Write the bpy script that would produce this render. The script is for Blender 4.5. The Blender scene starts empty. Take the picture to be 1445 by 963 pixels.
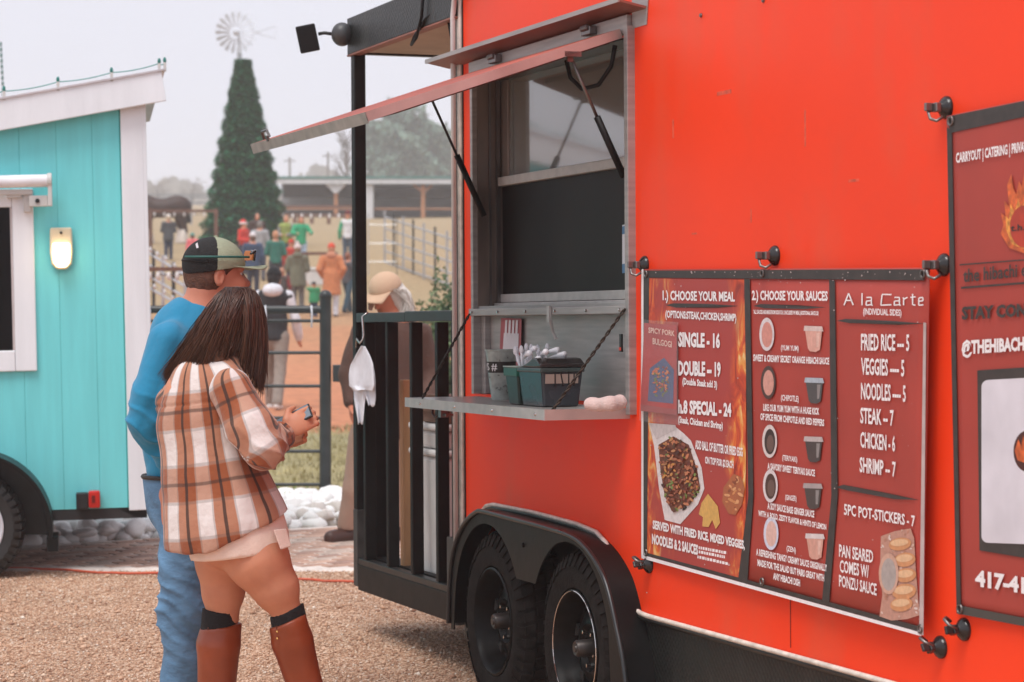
import bpy, bmesh, math, random
import numpy as np
from mathutils import Matrix, Vector
random.seed(7); rng = np.random.default_rng(7)
R = math.radians
scene = bpy.context.scene
COL = scene.collection

# ------------------------------------------------------------------ camera
FPX = 85 / 36 * 1445          # focal length in pixels of the 1445 px wide photograph
CAMH = 1.6
PITCH = math.atan(81.5 / FPX)
cd = bpy.data.cameras.new('camera'); cam = bpy.data.objects.new('camera', cd); COL.objects.link(cam)
cam.location = (0, 0, CAMH); cam.rotation_euler = (R(90) - PITCH, 0, 0)
cd.lens = 85; cd.sensor_width = 36; cd.clip_start = 0.1; cd.clip_end = 3000
cd.dof.use_dof = True; cd.dof.focus_distance = 7.9; cd.dof.aperture_fstop = 6.3
scene.camera = cam
scene.cycles.volume_bounces = 2

# ------------------------------------------------------------------ sky and sun (overcast)
SUN_EL, SUN_AZ = R(64), R(208)     # azimuth clockwise from +Y; sun stands behind the camera, to its left
world = bpy.data.worlds.new('World'); scene.world = world; world.use_nodes = True
nt = world.node_tree; bgn = nt.nodes['Background']
sky = nt.nodes.new('ShaderNodeTexSky'); sky.sky_type = 'NISHITA'; sky.sun_disc = False
sky.sun_elevation = SUN_EL; sky.sun_rotation = SUN_AZ; sky.dust_density = 6; sky.air_density = 1
hsv = nt.nodes.new('ShaderNodeHueSaturation'); hsv.inputs['Saturation'].default_value = 0.1
mixw = nt.nodes.new('ShaderNodeMix'); mixw.data_type = 'RGBA'; mixw.inputs[0].default_value = 0.9
nt.links.new(sky.outputs[0], hsv.inputs['Color']); nt.links.new(hsv.outputs[0], mixw.inputs[6])
mixw.inputs[7].default_value = (7.9, 8.05, 9.1, 1)      # even cloud deck
nt.links.new(mixw.outputs[2], bgn.inputs['Color']); bgn.inputs['Strength'].default_value = 0.1
sl = bpy.data.lights.new('sun', 'SUN'); sl.energy = 2.2; sl.angle = R(30); sl.color = (1, .97, .93)
sun = bpy.data.objects.new('sun', sl); COL.objects.link(sun)
sdir = Vector((math.sin(SUN_AZ) * math.cos(SUN_EL), math.cos(SUN_AZ) * math.cos(SUN_EL), math.sin(SUN_EL)))
sun.rotation_euler = sdir.to_track_quat('Z', 'Y').to_euler(); sun.location = (-4, -6, 12)
scene.view_settings.view_transform = 'Standard'; scene.view_settings.look = 'None'
scene.view_settings.exposure = 0.17; scene.view_settings.gamma = 1

# ------------------------------------------------------------------ frames and projection helpers
def ray(px, py):
    x = (px - 722.5) / FPX; y = -(py - 481.5) / FPX
    return np.array([x, math.cos(PITCH) + y * math.sin(PITCH), -math.sin(PITCH) + y * math.cos(PITCH)])
def at(px, py, Y):
    r = ray(px, py); r = r / r[1] * Y
    return (r[0], r[1], r[2] + CAMH)
TH, TL = R(20.6), R(0.97)
EX = np.array([math.sin(TH) * math.cos(TL), -math.cos(TH) * math.cos(TL), math.sin(TL)])
EY = np.array([math.cos(TH), math.sin(TH), 0]); EZ = np.cross(EX, EY)
_r = ray(893, 481.5); _r = _r / _r[1]
TO = np.array([_r[0] * 8.1, 8.1, 0.0])
def W(px, py, y=0.0):          # a point of the red trailer's side, (s, z), on the plane y metres behind its skin
    d = ray(px, py); c = np.array([0, 0, CAMH]); t = ((TO + EY * y - c) @ EY) / (d @ EY); p = c + d * t - TO
    return float(p @ EX), float(p @ EZ)
def frame(o, x, y, z):
    m = Matrix.Identity(4)
    for i in range(3): m[i][0] = x[i]; m[i][1] = y[i]; m[i][2] = z[i]; m[i][3] = o[i]
    return m
WORLD = Matrix.Identity(4)
FT = frame(TO, EX, EY, EZ)                                    # red trailer frame: x to its front, y into it, z up
FG = Matrix.Translation((-2.0, 13.4, 0)) @ Matrix.Rotation(-0.019, 4, 'Y') @ Matrix.Rotation(R(9.6), 4, 'Z')   # teal trailer frame

def hgt(y):
    return float(np.interp(y, [0, 28, 36, 45, 56, 66, 78, 90, 155, 250, 400, 900], [0, 0, .06, .28, .8, 1.6, 2.35, 3.1, 5.8, 9.2, 14.5, 28]))

# ------------------------------------------------------------------ object helpers
def props(o, label=None, cat=None, group=None, kind=None):
    if label: o['label'] = label
    if cat: o['category'] = cat
    if group: o['group'] = group
    if kind: o['kind'] = kind
    return o
def thing(name, label, cat, loc=(0, 0, 0), F=WORLD, group=None):
    o = bpy.data.objects.new(name, None); COL.objects.link(o); o.empty_display_size = .1
    o.matrix_world = F @ Matrix.Translation(loc)
    o['_m'] = [v for row in o.matrix_world for v in row]
    return props(o, label, cat, group)
ROOTM = {}
class MB:
    def __init__(s): s.v = []; s.f = []
    def add(s, v, f):
        b = len(s.v); s.v += [tuple(map(float, p)) for p in v]; s.f += [tuple(b + i for i in q) for q in f]; return s
    def box(s, x0, x1, y0, y1, z0, z1):
        return s.add([(x0, y0, z0), (x1, y0, z0), (x1, y1, z0), (x0, y1, z0), (x0, y0, z1), (x1, y0, z1), (x1, y1, z1), (x0, y1, z1)],
                     [(0, 3, 2, 1), (4, 5, 6, 7), (0, 1, 5, 4), (1, 2, 6, 5), (2, 3, 7, 6), (3, 0, 4, 7)])
    def tube(s, pts, r, n=8, cap=True, closed=False):
        pts = [Vector(p) for p in pts]; m = len(pts); rr = r if isinstance(r, (list, tuple)) else [r] * m
        up = None; vs = []; fs = []
        for i, p in enumerate(pts):
            t = (pts[min(i + 1, m - 1)] - pts[max(i - 1, 0)])
            if closed: t = pts[(i + 1) % m] - pts[i - 1]
            t.normalize()
            if up is None:
                a = Vector((0, 0, 1)) if abs(t.z) < .9 else Vector((1, 0, 0)); up = t.cross(a).normalized()
            up = (up - t * up.dot(t)).normalized(); w = t.cross(up)
            for k in range(n):
                a = 2 * math.pi * k / n; vs.append(p + (up * math.cos(a) + w * math.sin(a)) * rr[i])
        for i in range(m if closed else m - 1):
            for k in range(n):
                a = i * n + k; b = i * n + (k + 1) % n; j = (i + 1) % m
                fs.append((a, b, j * n + (k + 1) % n, j * n + k))
        if cap and not closed:
            fs.append(tuple(range(n))[::-1]); fs.append(tuple((m - 1) * n + k for k in range(n)))
        return s.add(vs, fs)
    def bar(s, a, b, w, h):       # square bar from a to b
        a = Vector(a); b = Vector(b); t = (b - a).normalized(); up = Vector((0, 0, 1)) if abs(t.z) < .95 else Vector((0, 1, 0))
        x = t.cross(up).normalized() * w / 2; y = x.normalized().cross(t) * h / 2
        vs = [a - x - y, a + x - y, a + x + y, a - x + y, b - x - y, b + x - y, b + x + y, b - x + y]
        return s.add(vs, [(0, 3, 2, 1), (4, 5, 6, 7), (0, 1, 5, 4), (1, 2, 6, 5), (2, 3, 7, 6), (3, 0, 4, 7)])
    def prism(s, poly, y0, y1, ax='y'):   # polygon in (x, z) extruded along y
        n = len(poly)
        if ax == 'y': a = [(p[0], y0, p[1]) for p in poly]; b = [(p[0], y1, p[1]) for p in poly]
        elif ax == 'z': a = [(p[0], p[1], y0) for p in poly]; b = [(p[0], p[1], y1) for p in poly]
        else: a = [(y0, p[0], p[1]) for p in poly]; b = [(y1, p[0], p[1]) for p in poly]
        return s.add(a + b, [tuple(range(n)), tuple(range(2 * n - 1, n - 1, -1))] + [(i, i + n, (i + 1) % n + n, (i + 1) % n) for i in range(n)])
    def lathe(s, c, prof, axis='z', n=24, a0=0, a1=2 * math.pi):   # prof (r, h)
        vs = []; full = abs(a1 - a0 - 2 * math.pi) < 1e-6; m = n if full else n + 1
        for (r, h) in prof:
            for k in range(m):
                a = a0 + (a1 - a0) * k / n; x, y = r * math.cos(a), r * math.sin(a)
                q = (x, y, h) if axis == 'z' else ((x, h, y) if axis == 'y' else (h, x, y))
                vs.append((c[0] + q[0], c[1] + q[1], c[2] + q[2]))
        fs = []
        for i in range(len(prof) - 1):
            for k in range(n):
                fs.append((i * m + k, i * m + (k + 1) % m, (i + 1) * m + (k + 1) % m, (i + 1) * m + k))
        return s.add(vs, fs)
    def ball(s, c, r, n=10, m=6):
        r = r if hasattr(r, '__len__') else (r, r, r)
        vs = [(c[0], c[1], c[2] - r[2])]; fs = []
        for j in range(1, m):
            b = -math.pi / 2 + math.pi * j / m
            for k in range(n):
                a = 2 * math.pi * k / n; vs.append((c[0] + r[0] * math.cos(b) * math.cos(a), c[1] + r[1] * math.cos(b) * math.sin(a), c[2] + r[2] * math.sin(b)))
        vs.append((c[0], c[1], c[2] + r[2]))
        for k in range(n): fs.append((0, 1 + (k + 1) % n, 1 + k))
        for j in range(m - 2):
            for k in range(n):
                a = 1 + j * n + k; b = 1 + j * n + (k + 1) % n; fs.append((a, b, b + n, a + n))
        t = len(vs) - 1; l = 1 + (m - 2) * n
        for k in range(n): fs.append((l + k, l + (k + 1) % n, t))
        return s.add(vs, fs)
def mesh_np(name, V, F4):
    me = bpy.data.meshes.new(name); V = np.asarray(V, np.float32); F4 = np.asarray(F4, np.int32); k = F4.shape[1]
    me.vertices.add(len(V)); me.vertices.foreach_set('co', V.ravel())
    me.loops.add(F4.size); me.loops.foreach_set('vertex_index', F4.ravel())
    me.polygons.add(len(F4)); me.polygons.foreach_set('loop_start', np.arange(0, F4.size, k, dtype=np.int32))
    me.update(calc_edges=True); return me
def rootmat(o):
    while o.parent: o = o.parent
    m = list(o['_m']) if '_m' in o else None
    return Matrix([m[i * 4:i * 4 + 4] for i in range(4)]) if m else Matrix.Identity(4)
def part(name, mb, mat, parent=None, F=WORLD, bevel=0, smooth=False, label=None, segs=2, kind=None):
    T = F
    if parent is not None: T = rootmat(parent).inverted() @ F
    me = mb if isinstance(mb, bpy.types.Mesh) else None
    if me is None:
        me = bpy.data.meshes.new(name); me.from_pydata(mb.v, [], mb.f)
    me.transform(T); me.update()
    if isinstance(mb, MB):
        bm = bmesh.new(); bm.from_mesh(me); bmesh.ops.recalc_face_normals(bm, faces=bm.faces); bm.to_mesh(me); bm.free()
    if mat is not None: me.materials.append(mat)
    o = bpy.data.objects.new(name, me); COL.objects.link(o)
    if parent is not None: o.parent = parent
    if bevel:
        b = o.modifiers.new('bevel', 'BEVEL'); b.width = bevel; b.segments = segs; b.limit_method = 'ANGLE'; b.angle_limit = R(40)
    if smooth:
        me.polygons.foreach_set('use_smooth', [True] * len(me.polygons))
        if smooth == 'auto': me.set_sharp_from_angle(angle=R(38))
    if label: o['label'] = label
    if kind: o['kind'] = kind
    return o
def solo(name, mb, mat, label, cat, group=None, F=WORLD, **kw):
    base = kw.pop('base', None)
    if base is None: v = mb.v; base = [sum(p[i] for p in v) / len(v) for i in range(2)] + [min(p[2] for p in v)]
    me = bpy.data.meshes.new(name); me.from_pydata(mb.v, [], mb.f)
    me.transform(Matrix.Translation([-b for b in base])); me.update()
    o = part(name, me, mat, None, WORLD, **kw); o.matrix_world = F @ Matrix.Translation(base)
    return props(o, label, cat, group)

# ------------------------------------------------------------------ materials
def lin(h):
    c = [int(h[i:i + 2], 16) / 255 for i in (1, 3, 5)]
    return tuple(x / 12.92 if x <= .04045 else ((x + .055) / 1.055) ** 2.4 for x in c) + (1,)
def newmat(name):
    m = bpy.data.materials.new(name); m.use_nodes = True
    return m, m.node_tree, m.node_tree.nodes['Principled BSDF']
def N(nt, t, **kw):
    n = nt.nodes.new(t)
    for k, v in kw.items():
        if k.startswith('i_'):
            kk = k[2:]; kk = int(kk) if kk.isdigit() else kk.replace('_', ' ')
            n.inputs[kk].default_value = v
        else: setattr(n, k, v)
    return n
def ramp(nt, stops, interp='LINEAR'):
    r = nt.nodes.new('ShaderNodeValToRGB'); r.color_ramp.interpolation = interp
    e = r.color_ramp.elements
    while len(e) < len(stops): e.new(0.5)
    for q, (p, c) in zip(e, stops):
        q.position = p; q.color = lin(c) if isinstance(c, str) else (c if hasattr(c, '__len__') else (c, c, c, 1))
    return r
_mc = {}
def M(name, col, rough=.6, metal=0., var=.12, vs=6., bump=0., bs=60., spec=.5, sheen=0., coat=0., stretch=None, detail=5, coord='Object'):
    if name in _mc: return _mc[name]
    m, t, b = newmat(name); c = lin(col) if isinstance(col, str) else tuple(col) + (1,)
    tc = N(t, 'ShaderNodeTexCoord'); src = tc.outputs[coord]
    if stretch:
        mp = N(t, 'ShaderNodeMapping'); mp.inputs['Scale'].default_value = stretch; t.links.new(src, mp.inputs[0]); src = mp.outputs[0]
    nz = N(t, 'ShaderNodeTexNoise', i_Scale=vs, i_Detail=float(detail)); t.links.new(src, nz.inputs['Vector'])
    lo = tuple(x * (1 - var) for x in c[:3]) + (1,); hi = tuple(min(x * (1 + var), 1) for x in c[:3]) + (1,)
    rp = ramp(t, [(.3, lo), (.7, hi)]); t.links.new(nz.outputs[0], rp.inputs[0]); t.links.new(rp.outputs[0], b.inputs['Base Color'])
    rr = N(t, 'ShaderNodeMapRange'); rr.inputs[3].default_value = max(rough - .1, .02); rr.inputs[4].default_value = min(rough + .1, 1)
    t.links.new(nz.outputs[0], rr.inputs[0]); t.links.new(rr.outputs[0], b.inputs['Roughness'])
    b.inputs['Metallic'].default_value = metal; b.inputs['Specular IOR Level'].default_value = spec
    b.inputs['Sheen Weight'].default_value = sheen; b.inputs['Coat Weight'].default_value = coat
    if bump:
        n2 = N(t, 'ShaderNodeTexNoise', i_Scale=bs, i_Detail=3.0); t.links.new(src, n2.inputs['Vector'])
        bp = N(t, 'ShaderNodeBump', i_Strength=bump, i_Distance=.01); t.links.new(n2.outputs[0], bp.inputs['Height']); t.links.new(bp.outputs[0], b.inputs['Normal'])
    _mc[name] = m; return m
def emit(name, col, st, base=None):
    m, t, b = newmat(name); b.inputs['Emission Color'].default_value = lin(col); b.inputs['Emission Strength'].default_value = st
    b.inputs['Base Color'].default_value = lin(base or col); return m

# ------------------------------------------------------------------ signed distance modelling for bodies and cloth
class SDF:
    def __init__(s, lo, hi, h):
        s.lo = np.array(lo, float); s.h = h; s.n = (np.ceil((np.array(hi) - s.lo) / h) + 1).astype(int)
        s.V = np.full(s.n, .3, np.float32)
    def _blk(s, a, b):
        i0 = np.clip(np.floor((a - s.lo) / s.h).astype(int), 0, s.n); i1 = np.clip(np.ceil((b - s.lo) / s.h).astype(int) + 1, 0, s.n)
        if (i1 <= i0).any(): return None, None
        g = np.meshgrid(*[s.lo[k] + s.h * np.arange(i0[k], i1[k]) for k in range(3)], indexing='ij')
        return tuple(slice(i0[k], i1[k]) for k in range(3)), g
    def _put(s, sl, d, k, op):
        v = s.V[sl]; d = d.astype(np.float32)
        if op == 'sub':
            s.V[sl] = np.maximum(v, -d); return
        if k <= 0: s.V[sl] = np.minimum(v, d); return
        hh = np.clip(.5 + .5 * (v - d) / k, 0, 1); s.V[sl] = v * (1 - hh) + d * hh - k * hh * (1 - hh)
    def cone(s, a, b, ra, rb, k=.03, sq=None, op='add'):      # sq = (unit direction, factor < 1 squashes that direction)
        a = np.array(a, float); b = np.array(b, float); m = max(ra, rb) + .07
        sl, g = s._blk(np.minimum(a, b) - m, np.maximum(a, b) + m)
        if sl is None: return s
        p = [g[i] - a[i] for i in range(3)]; ba = b - a; f = 1
        if sq:
            d, f = np.array(sq[0], float), sq[1]; d /= np.linalg.norm(d); q = sum(p[i] * d[i] for i in range(3)) * (1 / f - 1)
            p = [p[i] + q * d[i] for i in range(3)]; ba = ba + d * (ba @ d) * (1 / f - 1)
        L = max(ba @ ba, 1e-9); t = np.clip(sum(p[i] * ba[i] for i in range(3)) / L, 0, 1)
        d = np.sqrt(sum((p[i] - t * ba[i]) ** 2 for i in range(3))) - (ra + (rb - ra) * t)
        if sq: d = d * (f + 1) / 2
        s._put(sl, d, k, op); return s
    def ell(s, c, r, k=.03, rot=None, op='add'):
        c = np.array(c, float); r = np.array(r, float); m = r.max() + .06
        sl, g = s._blk(c - m, c + m)
        if sl is None: return s
        p = [g[i] - c[i] for i in range(3)]
        if rot is not None: p = [sum(rot[j][i] * p[j] for j in range(3)) for i in range(3)]     # columns of rot are the axes
        k0 = np.sqrt(sum((p[i] / r[i]) ** 2 for i in range(3))) + 1e-6; k1 = np.sqrt(sum((p[i] / r[i] ** 2) ** 2 for i in range(3))) + 1e-6
        s._put(sl, k0 * (k0 - 1) / k1, k, op); return s
    def plane(s, p, n):          # keep the side the normal points away from
        n = np.array(n, float); n /= np.linalg.norm(n)
        g = np.meshgrid(*[s.lo[k] + s.h * np.arange(s.n[k]) for k in range(3)], indexing='ij')
        s.V = np.maximum(s.V, sum((g[i] - p[i]) * n[i] for i in range(3)).astype(np.float32)); return s
    def shell(s, th):            # hollow
        s.V = np.maximum(s.V, -(s.V + th)); return s
    def mesh(s, name='body', disp=None):
        V = s.V; n = V.shape; sg = V < 0
        cnt = np.zeros((n[0] - 1, n[1] - 1, n[2] - 1), np.float32); acc = np.zeros(cnt.shape + (3,), np.float32)
        for ax in range(3):
            a = np.take(V, range(0, n[ax] - 1), ax); b = np.take(V, range(1, n[ax]), ax); cr = (a < 0) != (b < 0)
            t = np.where(cr, a / np.where(a == b, 1, a - b), 0); o = [i for i in range(3) if i != ax]
            for d0 in (0, 1):
                for d1 in (0, 1):
                    sl = [slice(None)] * 3
                    sl[o[0]] = slice(d0, d0 + n[o[0]] - 1); sl[o[1]] = slice(d1, d1 + n[o[1]] - 1)
                    c = cr[tuple(sl)]; cnt += c; acc[..., ax] += np.where(c, t[tuple(sl)], 0); acc[..., o[0]] += c * d0; acc[..., o[1]] += c * d1
        cell = cnt > 0; idx = -np.ones(cell.shape, np.int64); ii = np.argwhere(cell); idx[cell] = np.arange(len(ii))
        P = (ii + acc[cell] / cnt[cell][:, None]) * s.h + s.lo; Q = []
        for ax in range(3):
            o = [i for i in range(3) if i != ax]
            a = np.take(sg, range(0, n[ax] - 1), ax); b = np.take(sg, range(1, n[ax]), ax)
            e = np.argwhere(a != b); e = e[(e[:, o[0]] > 0) & (e[:, o[1]] > 0) & (e[:, o[0]] < n[o[0]] - 1) & (e[:, o[1]] < n[o[1]] - 1)]
            q = []
            for d in ((1, 1), (0, 1), (0, 0), (1, 0)):
                c = e.copy(); c[:, o[0]] -= d[0]; c[:, o[1]] -= d[1]; q.append(idx[c[:, 0], c[:, 1], c[:, 2]])
            q = np.stack(q, 1); fl = a[tuple(e.T)]
            if ax == 1: fl = ~fl
            q[~fl] = q[~fl][:, ::-1]; Q.append(q)
        Q = np.concatenate(Q); Q = Q[(Q >= 0).all(1)]
        me = mesh_np(name, P, Q)
        if disp is not None:
            nn = np.zeros(len(P) * 3, np.float32); me.vertices.foreach_get('normal', nn); nn = nn.reshape(-1, 3)
            P = P + nn * disp(P)[:, None]; me.vertices.foreach_set('co', P.astype(np.float32).ravel()); me.update()
        me.polygons.foreach_set('use_smooth', [True] * len(me.polygons)); return me
def folds(amp, f=9, seed=0, stretch=(1, 1, 1)):
    r = np.random.default_rng(seed); ks = r.normal(size=(7, 3)) * f * np.array(stretch); ph = r.uniform(0, 6.3, 7); w = r.uniform(.4, 1, 7)
    def g(P):
        s = 0
        warp = .25 * np.sin(P[:, ::-1] @ ks[0] * .4)
        for i in range(7): s = s + w[i] * np.sin(P @ ks[i] + ph[i] + 2 * warp)
        return amp * (s / 3 + .5 * np.abs(np.sin(P @ ks[1] * 1.3 + warp * 3)) - .25)
    return g

# ------------------------------------------------------------------ print on surfaces
_txt = {}
def glyphs(text, bold=0.):
    k = (text, bold)
    if k in _txt: return _txt[k]
    c = bpy.data.curves.new('t', 'FONT'); c.body = text; c.resolution_u = 2; c.offset = bold; c.fill_mode = 'FRONT'
    o = bpy.data.objects.new('t', c); COL.objects.link(o); dg = bpy.context.evaluated_depsgraph_get(); dg.update()
    me = bpy.data.meshes.new_from_object(o.evaluated_get(dg)); V = np.array([v.co[:2] for v in me.vertices]); Fc = [tuple(p.vertices) for p in me.polygons]
    bpy.data.objects.remove(o); bpy.data.curves.remove(c)
    x0, x1 = V[:, 0].min(), V[:, 0].max(); desc = any(ch in 'gjpqy,;()[]|@$Q' for ch in text)
    y0, y1 = V[:, 1].min(), V[:, 1].max()
    _txt[k] = (np.stack([(V[:, 0] - x0) / (x1 - x0), (y1 - V[:, 1]) / (y1 - y0)], 1), Fc); return _txt[k]
class Surf:          # a sheet hung on the trailer's side: depth behind the skin as a function of s
    def __init__(s, a, b=0., amp=0.): s.a, s.b, s.amp = a, b, amp
    def y(s, x, z=0): return s.a + s.b * x + s.amp * math.sin(x * 5 + z * 3)
    def at(s, px, py, lift=0.):
        y = s.a
        for _ in range(4): q = W(px, py, y - lift); y = s.y(*q)
        return (q[0], y - lift, q[1])
def px_poly(surf, poly, lift=.001):
    n = len(poly); return MB().add([surf.at(x, y, lift) for x, y in poly], [tuple(range(n))])
def px_grid(surf, TL, TR, BR, BL, nx, ny, lift=0.):
    V = []; Fc = []
    for j in range(ny + 1):
        for i in range(nx + 1):
            u, v = i / nx, j / ny
            x = (TL[0] * (1 - u) + TR[0] * u) * (1 - v) + (BL[0] * (1 - u) + BR[0] * u) * v
            y = (TL[1] * (1 - u) + TR[1] * u) * (1 - v) + (BL[1] * (1 - u) + BR[1] * u) * v
            V.append(surf.at(x, y, lift))
    for j in range(ny):
        for i in range(nx):
            a = j * (nx + 1) + i; Fc.append((a, a + nx + 1, a + nx + 2, a + 1))
    return MB().add(V, Fc)
def px_text(surf, text, x0, y0, x1, y1, h0, h1=None, bold=.0, lift=.0048):
    uv, Fc = glyphs(text, bold); h1 = h1 or h0
    V = [surf.at(x0 + (x1 - x0) * u, y0 + (y1 - y0) * u + (h0 + (h1 - h0) * u) * v, lift) for u, v in uv]
    return MB().add(V, Fc)
def ellipse(cx, cy, rx, ry, n=24, rot=0.):
    return [(cx + rx * math.cos(a) * math.cos(rot) - ry * math.sin(a) * math.sin(rot), cy + rx * math.cos(a) * math.sin(rot) + ry * math.sin(a) * math.cos(rot)) for a in [2 * math.pi * k / n for k in range(n)]]

# ================================================================== MATERIALS
red = M('red_paint', '#f5411a', .46, var=.07, vs=.9, bump=.10, bs=3, spec=.22)
def dusty(m, dust, amt, sc, lo=.52, hi=.78, st=(1, 1, .45)):      # patches of dust and wear over a paint
    t = m.node_tree; b = t.nodes['Principled BSDF']; old = b.inputs['Base Color'].links[0].from_socket
    tc = N(t, 'ShaderNodeTexCoord'); mp = N(t, 'ShaderNodeMapping'); mp.inputs['Scale'].default_value = st; t.links.new(tc.outputs['Object'], mp.inputs[0])
    n = N(t, 'ShaderNodeTexNoise', i_Scale=sc, i_Detail=9., i_Roughness=.62); t.links.new(mp.outputs[0], n.inputs['Vector']); r = ramp(t, [(lo, 0.), (hi, amt)]); t.links.new(n.outputs[0], r.inputs[0])
    x = N(t, 'ShaderNodeMix', data_type='RGBA'); t.links.new(r.outputs[0], x.inputs[0]); t.links.new(old, x.inputs[6]); x.inputs[7].default_value = lin(dust); t.links.new(x.outputs[2], b.inputs['Base Color'])
dusty(red, '#c96a4e', .38, 2.4)
# fine scuffs on the red paint
steel = M('brushed_steel', '#a8a3a0', .5, .55, var=.18, vs=4, stretch=(1, 1, 14), bump=.03, bs=120)
steel_d = M('dull_steel', '#7b7674', .4, .9, var=.3, vs=5, bump=.05, bs=60)
alu = M('aluminium', '#bcb7b3', .45, .35, var=.12, vs=20)
bronze = M('bronze_jamb', '#80736b', .4, .55, var=.35, vs=7, stretch=(1, 1, .3))
blackp = M('black_paint', (.008, .007, .007), .5, var=.25, vs=12, bump=.08, bs=90, spec=.2)
blackm = M('black_metal', (.02, .02, .02), .38, .3, var=.3, vs=10)
rubber = M('tyre_rubber', (.016, .014, .013), .8, var=.5, vs=25, bump=.25, bs=120, spec=.1)
rimm = M('black_rim', (.006, .006, .006), .4, .0, var=.5, vs=30, spec=.16)
fenm = M('fender_plastic', (.008, .008, .008), .4, var=.4, vs=8, bump=.1, bs=20, spec=.16)
whitet = M('pale_trim', '#d6ccc0', .5, var=.2, vs=30)
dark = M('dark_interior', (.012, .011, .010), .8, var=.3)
chrome = M('chrome', '#d0ccc8', .12, 1., var=.1)
wood = M('plain_wood', '#a87c58', .7, var=.3, vs=10, stretch=(1, 1, .15), bump=.2, bs=40)
ply = M('plywood_ceiling', '#a89a88', .8, var=.12, vs=5)
whitep = M('white_plastic', '#c9c7c4', .5, var=.08, vs=9)
whitec = M('white_cloth', '#dcdce2', .9, var=.06, vs=30, bump=.4, bs=220)
tealp = M('teal_boards', '#74d8dc', .62, var=.06, vs=3, stretch=(6, 6, .5), bump=.12, bs=60)
whitew = M('white_painted_wood', '#e6e9ee', .6, var=.06, vs=4, stretch=(3, 3, .4), bump=.1, bs=50)
def dia(name='diamond_plate'):
    m, t, b = newmat(name); tc = N(t, 'ShaderNodeTexCoord'); mp = N(t, 'ShaderNodeMapping'); mp.inputs['Rotation'].default_value = (0, R(45), 0)
    mp.inputs['Scale'].default_value = (1, 1, 1)
    ck = N(t, 'ShaderNodeTexVoronoi', i_Scale=55.0); ck.feature = 'F1'; ck.inputs['Randomness'].default_value = .25
    t.links.new(tc.outputs['Object'], mp.inputs[0]); t.links.new(mp.outputs[0], ck.inputs['Vector'])
    bp = N(t, 'ShaderNodeBump', i_Strength=.6, i_Distance=.004); bp.invert = True; t.links.new(ck.outputs['Distance'], bp.inputs['Height']); t.links.new(bp.outputs[0], b.inputs['Normal'])
    rgb = N(t, 'ShaderNodeRGB'); rgb.outputs[0].default_value = (.014, .016, .015, 1); t.links.new(rgb.outputs[0], b.inputs['Base Color']); b.inputs['Roughness'].default_value = .42; b.inputs['Metallic'].default_value = .1; b.inputs['Specular IOR Level'].default_value = .35; return m
diam = dia(); dusty(diam, '#4a4a46', .5, 5)
def glassm(name, col=(.85, .9, .9), ior=1.75, rough=.015):
    m, t, b = newmat(name); b.inputs['Base Color'].default_value = col + (1,); b.inputs['Transmission Weight'].default_value = 1
    b.inputs['IOR'].default_value = ior; b.inputs['Roughness'].default_value = rough; return m
glass = glassm('window_glass', (.62, .66, .65), 2.6, .06); glass.node_tree.nodes['Principled BSDF'].inputs['Transmission Weight'].default_value = .72; glass2 = glassm('dull_pane', (.3, .28, .27), 1.2)

# ================================================================== GROUND
def groundmat():
    m, t, b = newmat('ground'); g = N(t, 'ShaderNodeNewGeometry'); sx = N(t, 'ShaderNodeSeparateXYZ'); t.links.new(g.outputs['Position'], sx.inputs[0])
    n1 = N(t, 'ShaderNodeTexNoise', i_Scale=.25, i_Detail=6.0); t.links.new(g.outputs['Position'], n1.inputs['Vector'])
    # noisy distance
    ma = N(t, 'ShaderNodeMath', operation='MULTIPLY_ADD'); t.links.new(n1.outputs[0], ma.inputs[0]); ma.inputs[1].default_value = 16.; t.links.new(sx.outputs[1], ma.inputs[2])
    mr = N(t, 'ShaderNodeMapRange'); mr.inputs[1].default_value = 8.; mr.inputs[2].default_value = 108.; t.links.new(ma.outputs[0], mr.inputs[0])
    f = lambda y: (y + 0) / 100.
    rp = ramp(t, [(0, '#b08563'), (f(11), '#b3926e'), (f(13.), '#a9916c'), (f(17), '#a08a63'), (f(20), '#9c9066'), (f(25), '#998f68'),
                  (f(28), '#c07c58'), (f(40), '#c2825c'), (f(52), '#b5805a'), (f(60), '#a58e6a'), (f(68), '#a98f6a'), (.98, '#a68f6c')])
    t.links.new(mr.outputs[0], rp.inputs[0])
    n2 = N(t, 'ShaderNodeTexNoise', i_Scale=6., i_Detail=8.0); t.links.new(g.outputs['Position'], n2.inputs['Vector'])
    v = ramp(t, [(.3, .72), (.7, 1.12)]); t.links.new(n2.outputs[0], v.inputs[0])
    mx = N(t, 'ShaderNodeMix', data_type='RGBA', blend_type='MULTIPLY'); mx.inputs[0].default_value = 1; t.links.new(rp.outputs[0], mx.inputs[6]); t.links.new(v.outputs[0], mx.inputs[7])
    t.links.new(mx.outputs[2], b.inputs['Base Color']); b.inputs['Roughness'].default_value = .95
    n3 = N(t, 'ShaderNodeTexNoise', i_Scale=45., i_Detail=5.0); t.links.new(g.outputs['Position'], n3.inputs['Vector'])
    bp = N(t, 'ShaderNodeBump', i_Strength=.6, i_Distance=.02); t.links.new(n3.outputs[0], bp.inputs['Height']); t.links.new(bp.outputs[0], b.inputs['Normal'])
    return m
ys = list(np.arange(-20, 120, 2.)) + list(np.arange(120, 900, 20.)); xs = list(np.arange(-60, 61, 3.)); xs = [-500, -300, -200, -120] + xs + [120, 200, 300, 500]
V = []; Fc = []
for y in ys:
    for x in xs: V.append((x, y, hgt(y) + (0.0 if y < 26 else .05 * math.sin(x * .7 + y * .3))))
n = len(xs)
for j in range(len(ys) - 1):
    for i in range(n - 1): a = j * n + i; Fc.append((a, a + 1, a + n + 1, a + n))
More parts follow.
